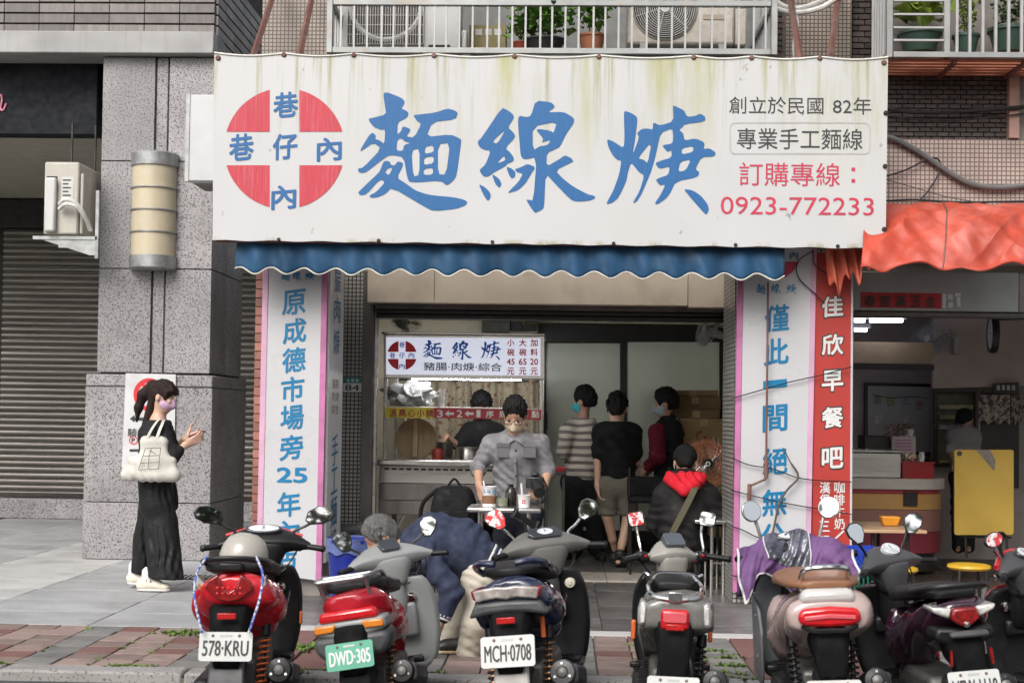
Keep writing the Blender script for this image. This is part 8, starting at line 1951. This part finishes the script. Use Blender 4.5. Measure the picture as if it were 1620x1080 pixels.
# 1 ---- red sporty scooter
M_sred = paint('scooter_red', (.55,.012,.022)); M_cream_h = paint('helmet_cream', (.36,.34,.30), rough=.3, coat=.3)
sec1 = [(-.875,[(0,.775),(.06,.77),(.11,.745),(.12,.67),(0,.65)]), (-.80,[(0,.80),(.12,.795),(.185,.745),(.205,.61),(.16,.57),(0,.56)]), (-.62,[(0,.80),(.15,.79),(.22,.70),(.245,.53),(.21,.44),(0,.43)]), (-.40,[(0,.77),(.15,.76),(.215,.65),(.235,.48),(.20,.36),(0,.35)]), (-.15,[(0,.70),(.14,.68),(.19,.56),(.20,.42),(.16,.30),(0,.28)]), (.0,[(0,.56),(.10,.54),(.14,.44),(.13,.34),(0,.30)])]
def ex1(rt):
    plate_shape([(0,.70),(.035,.725),(.055,.79),(.105,.755),(.12,.72),(.05,.665),(0,.655),(-.05,.665),(-.12,.72),(-.105,.755),(-.055,.79),(-.035,.725)][::1], -.905, -.86, 'tail_light', M_tld, rt)
    for i in range(-2, 3):
        for q in range(2): MB().sphere((i*.028,-.906,.695+q*.028), .008, 8, 5, (1,.4,1)).build('lamp_bead', M_tl, rt)
    plate_shape([(.125,.735),(.17,.78),(.175,.735),(.15,.70)], -.85, -.78, 'turn_signal', M_clear, rt, mirror=True)
    plate_shape([(.14,.725),(.158,.74),(.155,.72),(.146,.71)], -.856, -.849, 'amber_bulb', M_amb, rt, 0, True)
    tubep('grab_rail', [(-.155,-.55,.80),(-.16,-.72,.83),(-.11,-.84,.855),(0,-.87,.865),(.11,-.84,.855),(.16,-.72,.83),(.155,-.55,.80)], .014, M_plb, rt)
    MB().box((-.06,-.87,.80),(.06,-.80,.845)).build('rail_bracket', M_plb, rt, bev=.012)
    # white decal on right flank
    for sx in (1,):
        b = MB(); b.T = Matrix.Translation((.243,-.52,.60)) @ Matrix.Rotation(R(90), 4, 'Z') @ Matrix.Rotation(R(-24), 4, 'Y')
        vs, fs_, gw, gh = glyphs('HYPER'); b.add([(x*.26/gw, 0, z*.035/gh) for x, z in vs], fs_); b.T = b.T; b.build('decal', M_whitep, rt, fix=False)
    MB().box((.212,.36,.45),(.226,.40,.52)).build('side_reflector', M_orange, rt, bev=.004)
    # visor rim of the cowl in red
    tubep('cowl_trim', [(-.22,.385,1.01),(-.1,.40,1.045),(0,.405,1.06),(.1,.40,1.045),(.22,.385,1.01)], .010, M_sred, rt)
S1 = scooter('red and black scooter with plate 578-KRU and a helmet on its seat', (357,1016), (418,836), dict(body=M_sred, cowl=M_plb, inner=M_plb, plate=('578·KRU', M_plw, M_plk), mirror='leaf', mpos=(.315,.36,1.13), mrot=-8, extra=ex1, spring=M_orange, w=1.22, cv=.45, guard=M_plg, tail_secs=sec1, mtilt=9), steer=R(4))
hm = thing('helmet', 'cream open face helmet resting on the seat of the red 578-KRU scooter', 'helmet', (0,0,0)); hl_ = S1.matrix_world
bpy.context.view_layer.update()
pt = S1.matrix_world @ Vector((-.05,-.16,.815)); hm.location = pt
prof = [(.0,.205),(.05,.200),(.095,.175),(.125,.125),(.135,.07),(.13,.02),(.122,.004),(.112,.006),(.118,.06),(.105,.12),(.0,.19)]
MB().lathe(prof, n=28).build('shell', M_cream_h, hm, smooth=True)
n_ = 24; MB().tube([(.13*math.cos(6.283*i/n_), .13*math.sin(6.283*i/n_), .012) for i in range(n_)], .008, 6, closed=True).build('edge_trim', M_plb, hm)
for sx in (-1, 1): MB().hexa([(sx*.045,-.118,.105),(sx*.062,-.110,.118),(sx*.062,-.10,.118),(sx*.045,-.105,.105),(sx*.028,-.112,.135),(sx*.05,-.10,.138),(sx*.05,-.09,.138),(sx*.028,-.10,.135)]).build('vent', M_plb, hm)
hm.scale = (.86,.86,.86); hm.rotation_euler = (R(-10),R(6),R(-20))
MB().sphere((0,-.133,.06), .008, 8, 5).build('button', M_chrome, hm, smooth=True); MB().sphere((.128,.0,.04), .012, 8, 6).build('visor_bolt', M_plb, hm)
cord = thing('bungee_cord', 'blue and white bungee cord hanging over the tail of the red 578-KRU scooter', 'cord', tuple(S1.matrix_world @ Vector((0,-.93,.6))))
M_cord = mat('bungee', (.05,.10,.42), rough=.7, c2=(.55,.56,.6), c2t=(.5,.52), c2scale=70)
for sx in (-1, 1):
    MB().tube([S1.matrix_world @ p for p in catmull([(sx*.12,-.835,.955),(sx*.16,-.885,.88),(sx*.16,-.945,.78),(sx*.135,-.975,.68),(sx*.11,-.985,.60)], 6)], .0055, 6).build('cord', M_cord, cord, True, smooth=True)

# 2 ---- red and grey delivery scooter leaning left
M_sred2 = paint('scooter_dark_red', (.42,.010,.022)); M_silver = mat('silver_grey_plastic', (.25,.26,.258), rough=.4, var=.08, dirt=.3, dcol=(.2,.2,.19)); M_silv2 = mat('silver_pipe', (.34,.34,.34), rough=.38, metal=.7)
def ex2(rt):
    plate_shape([(-.15,.70),(.15,.70),(.165,.64),(-.165,.64)], -.90, -.80, 'tail_light', M_tl, rt, .02)
    plate_shape([(-.19,.645),(.19,.645),(.20,.58),(.10,.555),(-.10,.555),(-.20,.58)], -.895, -.70, 'tail_panel', M_silver, rt, .02)
    plate_shape([(.07,.632),(.185,.632),(.19,.59),(.085,.592)], -.91, -.88, 'turn_signal', M_amb, rt, .008, True)
    plate_shape([(-.20,.57),(.20,.57),(.21,.50),(.16,.44),(-.16,.44),(-.21,.50)], -.90, -.66, 'rear_fender', M_plg, rt, .03)
    for z in (0,): tubep('rack_tube', [(-.14,-.45,.80),(-.15,-.62,.86),(-.14,-.90,.865),(-.09,-.94,.865),(.09,-.94,.865),(.14,-.90,.865),(.15,-.62,.86),(.14,-.45,.80)], .012, M_silv2, rt)
    for y in (-.86, -.74): MB().tube([(-.145,y,.866),(.145,y,.866)], .009, 8).build('rack_bar', M_silv2, rt, smooth=True)
    for sx in (-1, 1): MB().tube([(sx*.13,-.90,.86),(sx*.12,-.80,.72)], .010, 8).build('rack_strut', M_silv2, rt)
    MB().box((-.12,.352,.42),(.12,.40,.63)).build('glove_door', M_plm, rt, bev=.02)
    for q in range(6): MB().box((.09,.02+q*.035,.312),(.19,.035+q*.035,.320)).build('floor_rib', M_silver, rt)
    # wire basket on the front
    b = MB()
    for q in range(5):
        z = .72+q*.05; w_ = .13+.008*q; b.tube([(-w_,.60,z),(w_,.60,z),(w_,.78,z),(-w_,.78,z)], .0035, 4, closed=True)
    for i in range(9):
        t = -1+i/4; b.tube([(t*.13,.60,.72),(t*.162,.60,.92)], .003, 4); b.tube([(t*.13,.78,.72),(t*.162,.78,.92)], .003, 4)
    b.build('front_basket', M_plb, rt)
scooter('red and grey scooter with green plate DWD-305 and silver rear rack', (553,1045), (612,872), dict(body=M_sred2, cowl=M_silver, inner=M_silver, floor=M_silver, column=M_silver, plate=('DWD·305', M_plgr, M_whitep), mirror='drop', mpos=(.285,.34,1.12), mrot=8, dial='none_', extra=ex2, reflector=False, cw=1.05, switch=M_silver, switch2=M_amb, th=-.02, k=.81, w=1.16, lw=1.1, stem=M_plg, lever=M_silv2), lean=R(-10), steer=R(34))

# 3 ---- dark blue scooter
M_sblue = paint('scooter_navy', (.009,.016,.048), coat=.8); M_cowl3 = mat('cowl_taupe', (.13,.126,.118), rough=.38, var=.1, dirt=.25, dcol=(.26,.25,.235))
def ex3(rt):
    plate_shape([(-.165,.735),(-.05,.75),(0,.745),(.05,.75),(.165,.735),(.15,.68),(.05,.695),(0,.685),(-.05,.695),(-.15,.68)], -.90, -.80, 'tail_light', mat('smoked_clear', (.30,.27,.25), rough=.1, coat=1., var=.5, scale=18), rt, .008)
    plate_shape([(.13,.745),(.175,.735),(.165,.69),(.14,.685)], -.895, -.74, 'lamp_corner', M_tld, rt, .008, True)
    plate_shape([(-.16,.675),(0,.682),(.16,.675),(.20,.60),(.10,.615),(0,.62),(-.10,.615),(-.20,.60)], -.89, -.70, 'tail_panel', M_plg, rt, .02)
    for sx in (-1, 1):
        tubep('grab_rail', [(sx*.05,-.86,.855),(sx*.12,-.83,.86),(sx*.175,-.72,.835),(sx*.18,-.52,.78)], .017, M_sblue, rt)
    b = MB(); b.T = Matrix.Translation((.236,-.55,.62)) @ Matrix.Rotation(R(90), 4, 'Z') @ Matrix.Rotation(R(-20), 4, 'Y')
    vs, fs_, gw, gh = glyphs('JETS'); b.add([(x*.13/gw, 0, z*.03/gh) for x, z in vs], fs_); b.build('decal', M_grey, rt, fix=False)
    MB().tube([(.14,-.74,.56),(.14,-.74,.66)], .012, 8).build('carabiner', M_orange, rt)
    # phone holder on the bar
    b = MB(); b.tube([(-.06,.42,1.0),(-.07,.43,1.10)], .010, 8); b.build('holder_arm', M_plb, rt)
    b = MB(); b.T = Matrix.Translation((-.07,.43,1.13)) @ Matrix.Rotation(R(35), 4, 'Y'); b.box((-.075,-.01,-.018),(.075,.012,.018)); b.box((-.085,-.03,-.03),(-.07,.012,.03)); b.box((.07,-.03,-.03),(.085,.012,.03)); b.build('phone_holder', M_plb, rt, bev=.004)
    b = MB(); b.tube([(.0,-.93,.40),(.0,-.97,.30)], .001, 3); b.build('cable_tie', M_plb, rt)
M_refr = mat('mirror_sticker_red', (.62,.05,.05), rough=.2, var=.4, scale=40, c2=(.75,.7,.7), c2t=(.5,.54), c2scale=26)
scooter('dark blue scooter with plate MCH-0708 and pale rear mudguard beside the bending man', (803,1017), (858,852), dict(body=M_sblue, cowl=M_cowl3, inner=M_plb, column=M_plg, plate=('MCH·0708', M_plw, M_plk), mirror='drop', mpos=(.29,.34,1.15), mrot=32, dial='hex', extra=ex3, tail_secs=sec1, k=.88, w=1.16, cv=.35, spring=M_gold, shocks=(-1,1), muffler=M_plg, shieldm=M_plg, switch=M_cowl3, guard=mat('pale_guard', (.33,.32,.30), rough=.5, dirt=.3), lockm=mat('lock_cream', (.55,.52,.42), rough=.4), lock=(.13,.385,.70), psize=(.131,.074), **{'mglass-1': M_refr}, stem=M_chrome, cw=1.04), lean=R(-6), steer=R(36))

# 4 ---- grey retro scooter
M_sgrey = paint('scooter_bronze_grey', (.15,.145,.135), coat=.5, rough=.3); M_silv4 = mat('lamp_silver', (.45,.45,.44), rough=.25, metal=.5)
def ex4(rt):
    plate_shape(arc_rect(-.070,.575,.070,.675,.018,3), -.925, -.86, 'tail_light', M_tl, rt, .014)
    plate_shape(arc_rect(-.058,.612,.058,.662,.012,3), -.931, -.926, 'lamp_lens', mat('tail_pink', (.62,.10,.12), rough=.12, coat=.8), rt, .004)
    plate_shape([(.135,.70),(.17,.71),(.185,.66),(.185,.585),(.15,.58),(.135,.62)], -.88, -.72, 'turn_signal', M_silv4, rt, .014, True)
    plate_shape([(.145,.685),(.168,.69),(.172,.60),(.150,.60)], -.889, -.878, 'signal_lens', M_clear, rt, .004, True)
    tubep('grab_loop', [(-.115,-.60,.78),(-.135,-.74,.765),(-.11,-.86,.735),(0,-.895,.725),(.11,-.86,.735),(.135,-.74,.765),(.115,-.60,.78),(.07,-.50,.80),(-.07,-.50,.80),(-.115,-.60,.78)], .013, M_chrome, rt)
    plate_shape(arc_rect(-.035,-.02,.035,.03,.008,2), -.003, .006, 'loop_tab', M_chrome, rt, .003, False, Matrix.Translation((0,-.905,.73)))
    for sx in (-1, 1): tubep('side_loop', [(sx*.10,-.38,.76),(sx*.15,-.36,.79),(sx*.165,-.30,.76)], .008, M_chrome, rt)
    for sx in (-1, 1): MB().box((sx*.205-.012,-.36,.52),(sx*.205+.012,-.32,.62)).build('side_reflector', M_orange, rt, bev=.006)
    MB().box((-.03,.272,.74),(.03,.284,.80)).build('caution_sticker', M_whitep, rt); MB().box((-.03,.268,.80),(.03,.284,.812)).build('caution_sticker', M_orange, rt)
    MB().box((-.045,.30,.555),(.045,.37,.60)).build('hook_mount', M_plg, rt, bev=.01)
    vs, fs_, gw, gh = glyphs('YAMAHA'); MB().add([(x*.10/gw, -.62+z*.016/gh, .8245) for x, z in vs], fs_).build('seat_lettering', M_grey, rt, fix=False)
sec4 = [(-.89,[(0,.715),(.07,.71),(.12,.69),(.12,.59),(0,.575)]), (-.84,[(0,.735),(.12,.73),(.175,.70),(.18,.56),(0,.53)]), (-.65,[(0,.755),(.15,.75),(.205,.69),(.205,.54),(.13,.46),(0,.44)]), (-.42,[(0,.75),(.15,.74),(.20,.66),(.20,.50),(.15,.40),(0,.38)]), (-.15,[(0,.69),(.14,.67),(.18,.56),(.17,.42),(.13,.30),(0,.28)]), (.0,[(0,.56),(.10,.54),(.14,.44),(.13,.34),(0,.30)])]
seat4 = [(-.66,[(0,.78),(.05,.78),(.08,.77),(.07,.745),(0,.74)]), (-.60,[(0,.815),(.08,.81),(.115,.79),(.11,.75),(0,.74)]), (-.40,[(0,.815),(.10,.81),(.14,.785),(.13,.74),(0,.73)]), (-.2,[(0,.79),(.10,.785),(.14,.76),(.13,.71),(0,.70)]), (.03,[(0,.77),(.08,.765),(.11,.735),(.10,.69),(0,.68)]), (.09,[(0,.74),(.05,.735),(.075,.71),(.06,.67),(0,.66)])]
scooter('grey retro scooter with chrome grab loop and square red tail light', (1066,1075), (1062,850), dict(body=M_sgrey, cowl=mat('cowl_bronze', (.26,.25,.225), rough=.4, var=.08, dirt=.2), cowl_shape='pod', inner=M_plb, plate=('807·JXP', M_plw, M_plk), mirror='square', mpos=(.235,.36,1.17), mrot=8, dial='square', dialm=mat('dash_slate', (.075,.085,.10), rough=.25, coat=.4), extra=ex4, tail_secs=sec4, seat_secs=seat4, stem=M_chrome, pz=.37, k=.85, w=1.08, reflector=True, switch=M_plb, switch2=M_tl, spring=M_plb, mbase=(.20,.345,.975), **{'mglass-1': M_refr}, mang=14), lean=R(1), steer=R(26))
# 5 ---- cream electric scooter with brown seat
M_scream = paint('scooter_rose_cream', (.42,.32,.30), coat=.7); M_swhite = paint('scooter_white', (.50,.48,.46), coat=.7); M_brown = mat('seat_brown', (.23,.105,.055), rough=.45, var=.1, bump=.1, bscale=180); M_dgrey = mat('side_grey', (.15,.16,.175), rough=.45, var=.08, dirt=.2)
def ex5(rt):
    lo = [(-.15,.645),(-.13,.675),(0,.685),(.13,.675),(.15,.645),(.145,.605),(.10,.592),(0,.585),(-.10,.592),(-.145,.605)]
    plate_shape(lo, -.935, -.86, 'tail_light', M_tl, rt, .02)
    plate_shape([(-.12,.642),(0,.652),(.12,.642),(.12,.622),(0,.630),(-.12,.622)], -.943, -.936, 'lamp_strip', mat('tail_pink', (.62,.10,.12), rough=.12, coat=.8), rt, .004)
    plate_shape([(-.14,.69),(-.12,.765),(.12,.765),(.14,.69)], -.91, -.80, 'tail_panel', M_swhite, rt, .03)
    tubep('grab_rail', [(-.11,-.78,.775),(-.11,-.83,.83),(-.09,-.87,.86),(0,-.885,.868),(.09,-.87,.86),(.11,-.83,.83),(.11,-.78,.775)], .014, M_chrome, rt)
    for sx in (-1, 1): MB().lathe([(0,.03),(.025,.03),(.03,0),(.02,-.02)], (sx*.11,-.79,.765), 14).build('rail_socket', M_chrome, rt, smooth=True)
    for sx in (-1, 1):
        plate_shape([(.02,.50),(.12,.62),(.44,.66),(.46,.22),(.10,.20),(.04,.28)], sx*.215, sx*.232, 'leg_guard', M_dgrey, rt, .01, False, Matrix(((0,1,0,0),(1,0,0,0),(0,0,1,0),(0,0,0,1))))
        for z in (.58, .36): b = MB(); b.lathe([(0,.012),(.014,.010),(.016,0)], (sx*.234, .22, z), 12, 'X'); b.build('bolt', M_chrome, rt)
    MB().box((-.175,-.47,.755),(-.145,-.40,.775)).build('seat_badge', M_chrome, rt, bev=.008)
    MB().tube(catmull([(-.16,-.86,.60),(-.08,-.95,.575),(0,-.955,.575),(.08,-.95,.575),(.16,-.86,.60)], 4), .013, 6).build('strap', M_plb, rt, smooth=True)
sec5 = [(-.91,[(0,.70),(.10,.69),(.15,.66),(.15,.58),(0,.56)]), (-.86,[(0,.765),(.13,.75),(.19,.69),(.19,.56),(0,.53)]), (-.65,[(0,.76),(.15,.75),(.215,.69),(.22,.54),(.16,.42),(0,.40)]), (-.42,[(0,.75),(.16,.74),(.215,.66),(.215,.48),(.16,.36),(0,.34)]), (-.15,[(0,.69),(.15,.67),(.19,.56),(.19,.40),(.14,.28),(0,.26)]), (.0,[(0,.56),(.11,.54),(.15,.44),(.14,.32),(0,.28)])]
seat5 = [(-.86,[(0,.80),(.06,.80),(.10,.785),(.09,.765),(0,.76)]), (-.74,[(0,.825),(.12,.815),(.165,.785),(.16,.755),(0,.75)]), (-.45,[(0,.825),(.13,.815),(.175,.78),(.165,.745),(0,.74)]), (-.2,[(0,.795),(.12,.785),(.165,.75),(.155,.71),(0,.70)]), (.03,[(0,.785),(.10,.775),(.14,.74),(.13,.69),(0,.68)]), (.10,[(0,.75),(.06,.745),(.09,.715),(.08,.67),(0,.66)])]
S5 = scooter('cream scooter with brown seat and wide red tail light', (1318,1060), (1252,880), dict(body=M_scream, cowl=M_plb, inner=M_dgrey, plate=('', M_plw, M_plk), mirror='round', msize=1.12, mpos=(.225,.36,1.20), mshell=M_chrome, stem=M_silv2, stem_r=.010, seat=M_brown, extra=ex5, tail_secs=sec5, seat_secs=seat5, pz=.36, k=.88, w=1.18, cv=.25, reflector=False, shocks=(-1,1), spring=M_plb, lever=M_chrome, mang=22), lean=R(-3), steer=R(10))
# purple rain cover thrown over its handlebar
bpy.context.view_layer.update()
MW = S5.matrix_world.copy()
rc = thing('rain_cover', 'purple rain cover with clear window thrown over the handlebar of the cream scooter', 'cover', tuple(MW @ Vector((0,.3,.8))))
M_purp = mat('purple_nylon', (.125,.062,.165), rough=.62, spec=.25, var=.18, scale=7, bump=.3, bscale=18); M_clr = mat('clear_pvc', (.06,.06,.085), rough=.16, var=.8, scale=14, bump=1., bscale=22, coat=.5); M_pipe_w = mat('white_piping', (.60,.60,.60), rough=.6)
def cov(u, v):   # u -1..1 across, v 0 (top ridge) .. 1 (hanging edge)
    x = u*.315; ridge = 1.03-.10*abs(u)**1.6; drop = (.30+.08*math.sin(u*5+1)-.05*abs(u))*v
    y = .345-.085*math.sin(min(1, v*1.6)*1.57)-.10*abs(u)**2-.03*v; f = .022*math.sin(u*17+v*5)*v+.016*(abs(math.sin(u*14-v*6))-.5)*v+.008*math.sin(u*45+v*21)
    return MW @ Vector((x+.02*math.sin(v*6+u*4)*v, y-f, ridge-drop*(1-.15*abs(u))+.012*math.sin(u*11+v*3)))
def covf(u, v):
    p = cov(u, 0); q = MW.inverted() @ p; return MW @ Vector((q.x, q.y+.02+.13*v, q.z-.28*v*v-.01))
MB().grid(lambda a, b: cov(a*2-1, b), 60, 24).build('back_panel', M_purp, rc, True, smooth=True, angle=180, solid=.003)
MB().grid(lambda a, b: covf(a*2-1, b), 60, 12).build('front_panel', M_purp, rc, True, smooth=True, angle=180, solid=.003)
MB().grid(lambda a, b: cov(-.52+a*.80, .02+b*.62)+(MW.to_3x3() @ Vector((0,-.009,.006))), 30, 16).build('clear_window', M_clr, rc, True, smooth=True, angle=180)
MB().tube([cov(-1+i/40, 1)+Vector((0,-.003,0)) for i in range(81)], .005, 5).build('piping', M_pipe_w, rc, True, smooth=True)
for s_ in (-1, 1): MB().tube([cov(s_, i/20)+Vector((0,-.003,0)) for i in range(21)], .006, 5).build('piping', M_pipe_w, rc, True, smooth=True)
for u0 in (-.52, .28): MB().tube([cov(u0, .02+.62*i/20)+(MW.to_3x3() @ Vector((0,-.012,.006))) for i in range(21)], .003, 5).build('piping', M_pipe_w, rc, True, smooth=True)

# 6 ---- purple-black scooter
M_splum = paint('scooter_plum', (.030,.008,.020), coat=.9, rough=.15)
def ex6(rt):
    plate_shape([(-.06,.755),(.06,.755),(.075,.70),(.03,.665),(0,.655),(-.03,.665),(-.075,.70)], -.92, -.84, 'tail_light', M_tld, rt, .012)
    plate_shape([(.062,.755),(.165,.765),(.155,.735),(.078,.702)], -.905, -.74, 'turn_signal', M_clear, rt, .012, True)
    b = MB(); b.lathe([(0,-.012),(.014,-.010),(.016,0)], (0,-.92,.672), 14, 'Y'); b.build('tail_badge', M_chrome, rt, smooth=True)
    plate_shape([(-.14,.66),(0,.645),(.14,.66),(.16,.60),(.09,.565),(-.09,.565),(-.16,.60)], -.89, -.72, 'tail_panel', M_plb, rt, .02)
    MB().box((-.10,-.965,.61),(.10,-.92,.645)).build('lamp_cowl', M_plg, rt, bev=.02)
    tubep('grab_rail', [(-.15,-.52,.80),(-.165,-.70,.83),(-.13,-.84,.855),(0,-.87,.862),(.13,-.84,.855),(.165,-.70,.83),(.15,-.52,.80)], .017, M_plb, rt)
    for sx in (-1, 1): MB().tube([(sx*.10,-.955,.62),(sx*.105,-.96,.54)], .008, 6).build('side_reflector', M_tld, rt)
    b = MB(); b.T = Matrix.Translation((-.205,-.50,.66)) @ Matrix.Rotation(R(-90), 4, 'Z') @ Matrix.Rotation(R(12), 4, 'Y')
    vs, fs_, gw, gh = glyphs('Luxi'); b.add([(x*.10/gw, -.004, z*.035/gh) for x, z in vs], fs_); b.build('emblem', M_chrome, rt, fix=False)
    MB().box((-.06,.02,.322),(.06,.20,.42)).build('centre_tunnel', M_plb, rt, bev=.03)
scooter('purple-black scooter with plate NEW-1118 beside the cream scooter', (1540,1075), (1402,890), dict(body=M_splum, cowl=mat('cowl_charcoal', (.055,.056,.06), rough=.4, var=.1, dirt=.3, dcol=(.14,.14,.14)), inner=M_plb, plate=('NEW·1118', M_plw, M_plk), mirror='drop', msize=1.0, mpos=(.27,.36,1.17), mrot=14, dial='oval', dialm=M_dial, extra=ex6, k=.83, w=1.12, cv=.3, reflector=False, pz=.44, psize=(.131,.074), lever=M_silv2, switch=M_silv2, lock=(.12,.385,.69), th=-.02, spring=M_plg), lean=R(-5), steer=R(36), Yc=6.8)
# 7 ---- red and black scooter cut by the right edge
M_sred7 = paint('scooter_bright_red', (.52,.010,.020))
def ex7(rt):
    tubep('grab_rail', [(-.15,-.52,.80),(-.165,-.70,.83),(0,-.87,.862),(.165,-.70,.83),(.15,-.52,.80)], .017, M_plb, rt)
    plate_shape([(-.14,.73),(.14,.73),(.12,.67),(-.12,.67)], -.91, -.84, 'tail_light', M_tl, rt, .012)
    tubep('cowl_trim', [(-.24,.37,.99),(-.12,.41,1.04),(0,.42,1.055),(.12,.41,1.04),(.24,.37,.99)], .018, M_sred7, rt)
    tubep('shield_trim', [(-.20,.41,.80),(-.225,.44,.62),(-.21,.44,.40)], .012, M_silv2, rt)
    MB().box((-.232,.40,.60),(-.215,.44,.65)).build('side_reflector', M_amb, rt, bev=.004)
    b = MB(); b.tube([(-.13,.38,1.02),(-.14,.40,1.10)], .009, 6); b.build('holder_arm', M_plb, rt)
    b = MB(); b.T = Matrix.Translation((-.14,.40,1.12)) @ Matrix.Rotation(R(-55), 4, 'Y'); b.box((-.06,-.012,-.016),(.06,.012,.016)); b.box((-.07,-.02,-.026),(-.058,.012,.026)); b.box((.058,-.02,-.026),(.07,.012,.026)); b.build('phone_holder', M_plb, rt, bev=.003)
scooter('red and black scooter cut off by the right edge of the picture', (1850,1075), (1608,905), dict(body=M_sred7, cowl=M_plg, inner=M_plb, plate=('', M_plw, M_plk), mirror='oval', mpos=(.29,.35,1.16), mrot=10, dial='oval', dialm=M_dialk, dialf=M_dial, extra=ex7, k=.82, lock=(-.10,.385,.68), switch=M_plb, stem=M_chrome, **{'mglass-1': M_refr}), lean=R(-4), steer=R(30), Yc=6.82)
# ================================================================ street trees behind the viewpoint (they show in mirrors and glass)
def tree(x, y, h, rad, label, seed):
    r_ = random.Random(seed)
    t = thing('street_tree', label, 'tree', (x, y, -.06), group='street trees on the viewer side of the road')
    MB().tube(catmull([(0,0,0),(.08,.05,h*.25),(-.05,.1,h*.5),(.05,0,h*.8)], 5), [.19-.008*i for i in range(16)], 10).build('trunk', mat('bark', (.10,.075,.055), rough=.9, var=.3, bump=.6, bscale=20), t, smooth=True)
    lv = MB(); br = MB()
    cl = [(Vector((r_.gauss(0, rad*.5), r_.gauss(0, rad*.5), h*.66+r_.gauss(0, rad*.36))), rad*r_.uniform(.22,.42)) for _ in range(34)]
    for c, cr in cl:
        br.tube([(0,0,h*.45), c*.55+Vector((0,0,h*.24)), c], [.06,.035,.012], 6)
        for _ in range(150):
            d = Vector((r_.gauss(0,1), r_.gauss(0,1), r_.gauss(0,1))).normalized()*cr*r_.uniform(.35,1.); p = c+d; a = r_.uniform(0,6.28); l = r_.uniform(.09,.17)
            u = Vector((math.cos(a), math.sin(a), r_.uniform(-.5,.3)))*l; v = Vector((-math.sin(a), math.cos(a), r_.uniform(-.3,.3)))*l*.4
            lv.add([p-u, p+v, p+u, p-v], [(0,1,2,3)])
    br.build('branches', mat('bark', (.1,.07,.05)), t, smooth=True)
    o = lv.build('crown', mat('tree_leaf', (.07,.14,.03), rough=.5, var=.3, rnd_v=.2), t, fix=False); o['kind'] = 'stuff'
tree(-4.6, -5.5, 7.5, 3.2, 'leafy street tree behind the viewer on the left', 3)
tree(1.6, -7.5, 8.0, 3.4, 'leafy street tree straight behind the viewer', 5)
tree(7.2, -5.0, 7.8, 3.2, 'leafy street tree behind the viewer on the right', 9)
for a in list(bpy.data.objects):
    if a.users_collection == (): bpy.data.objects.remove(a)
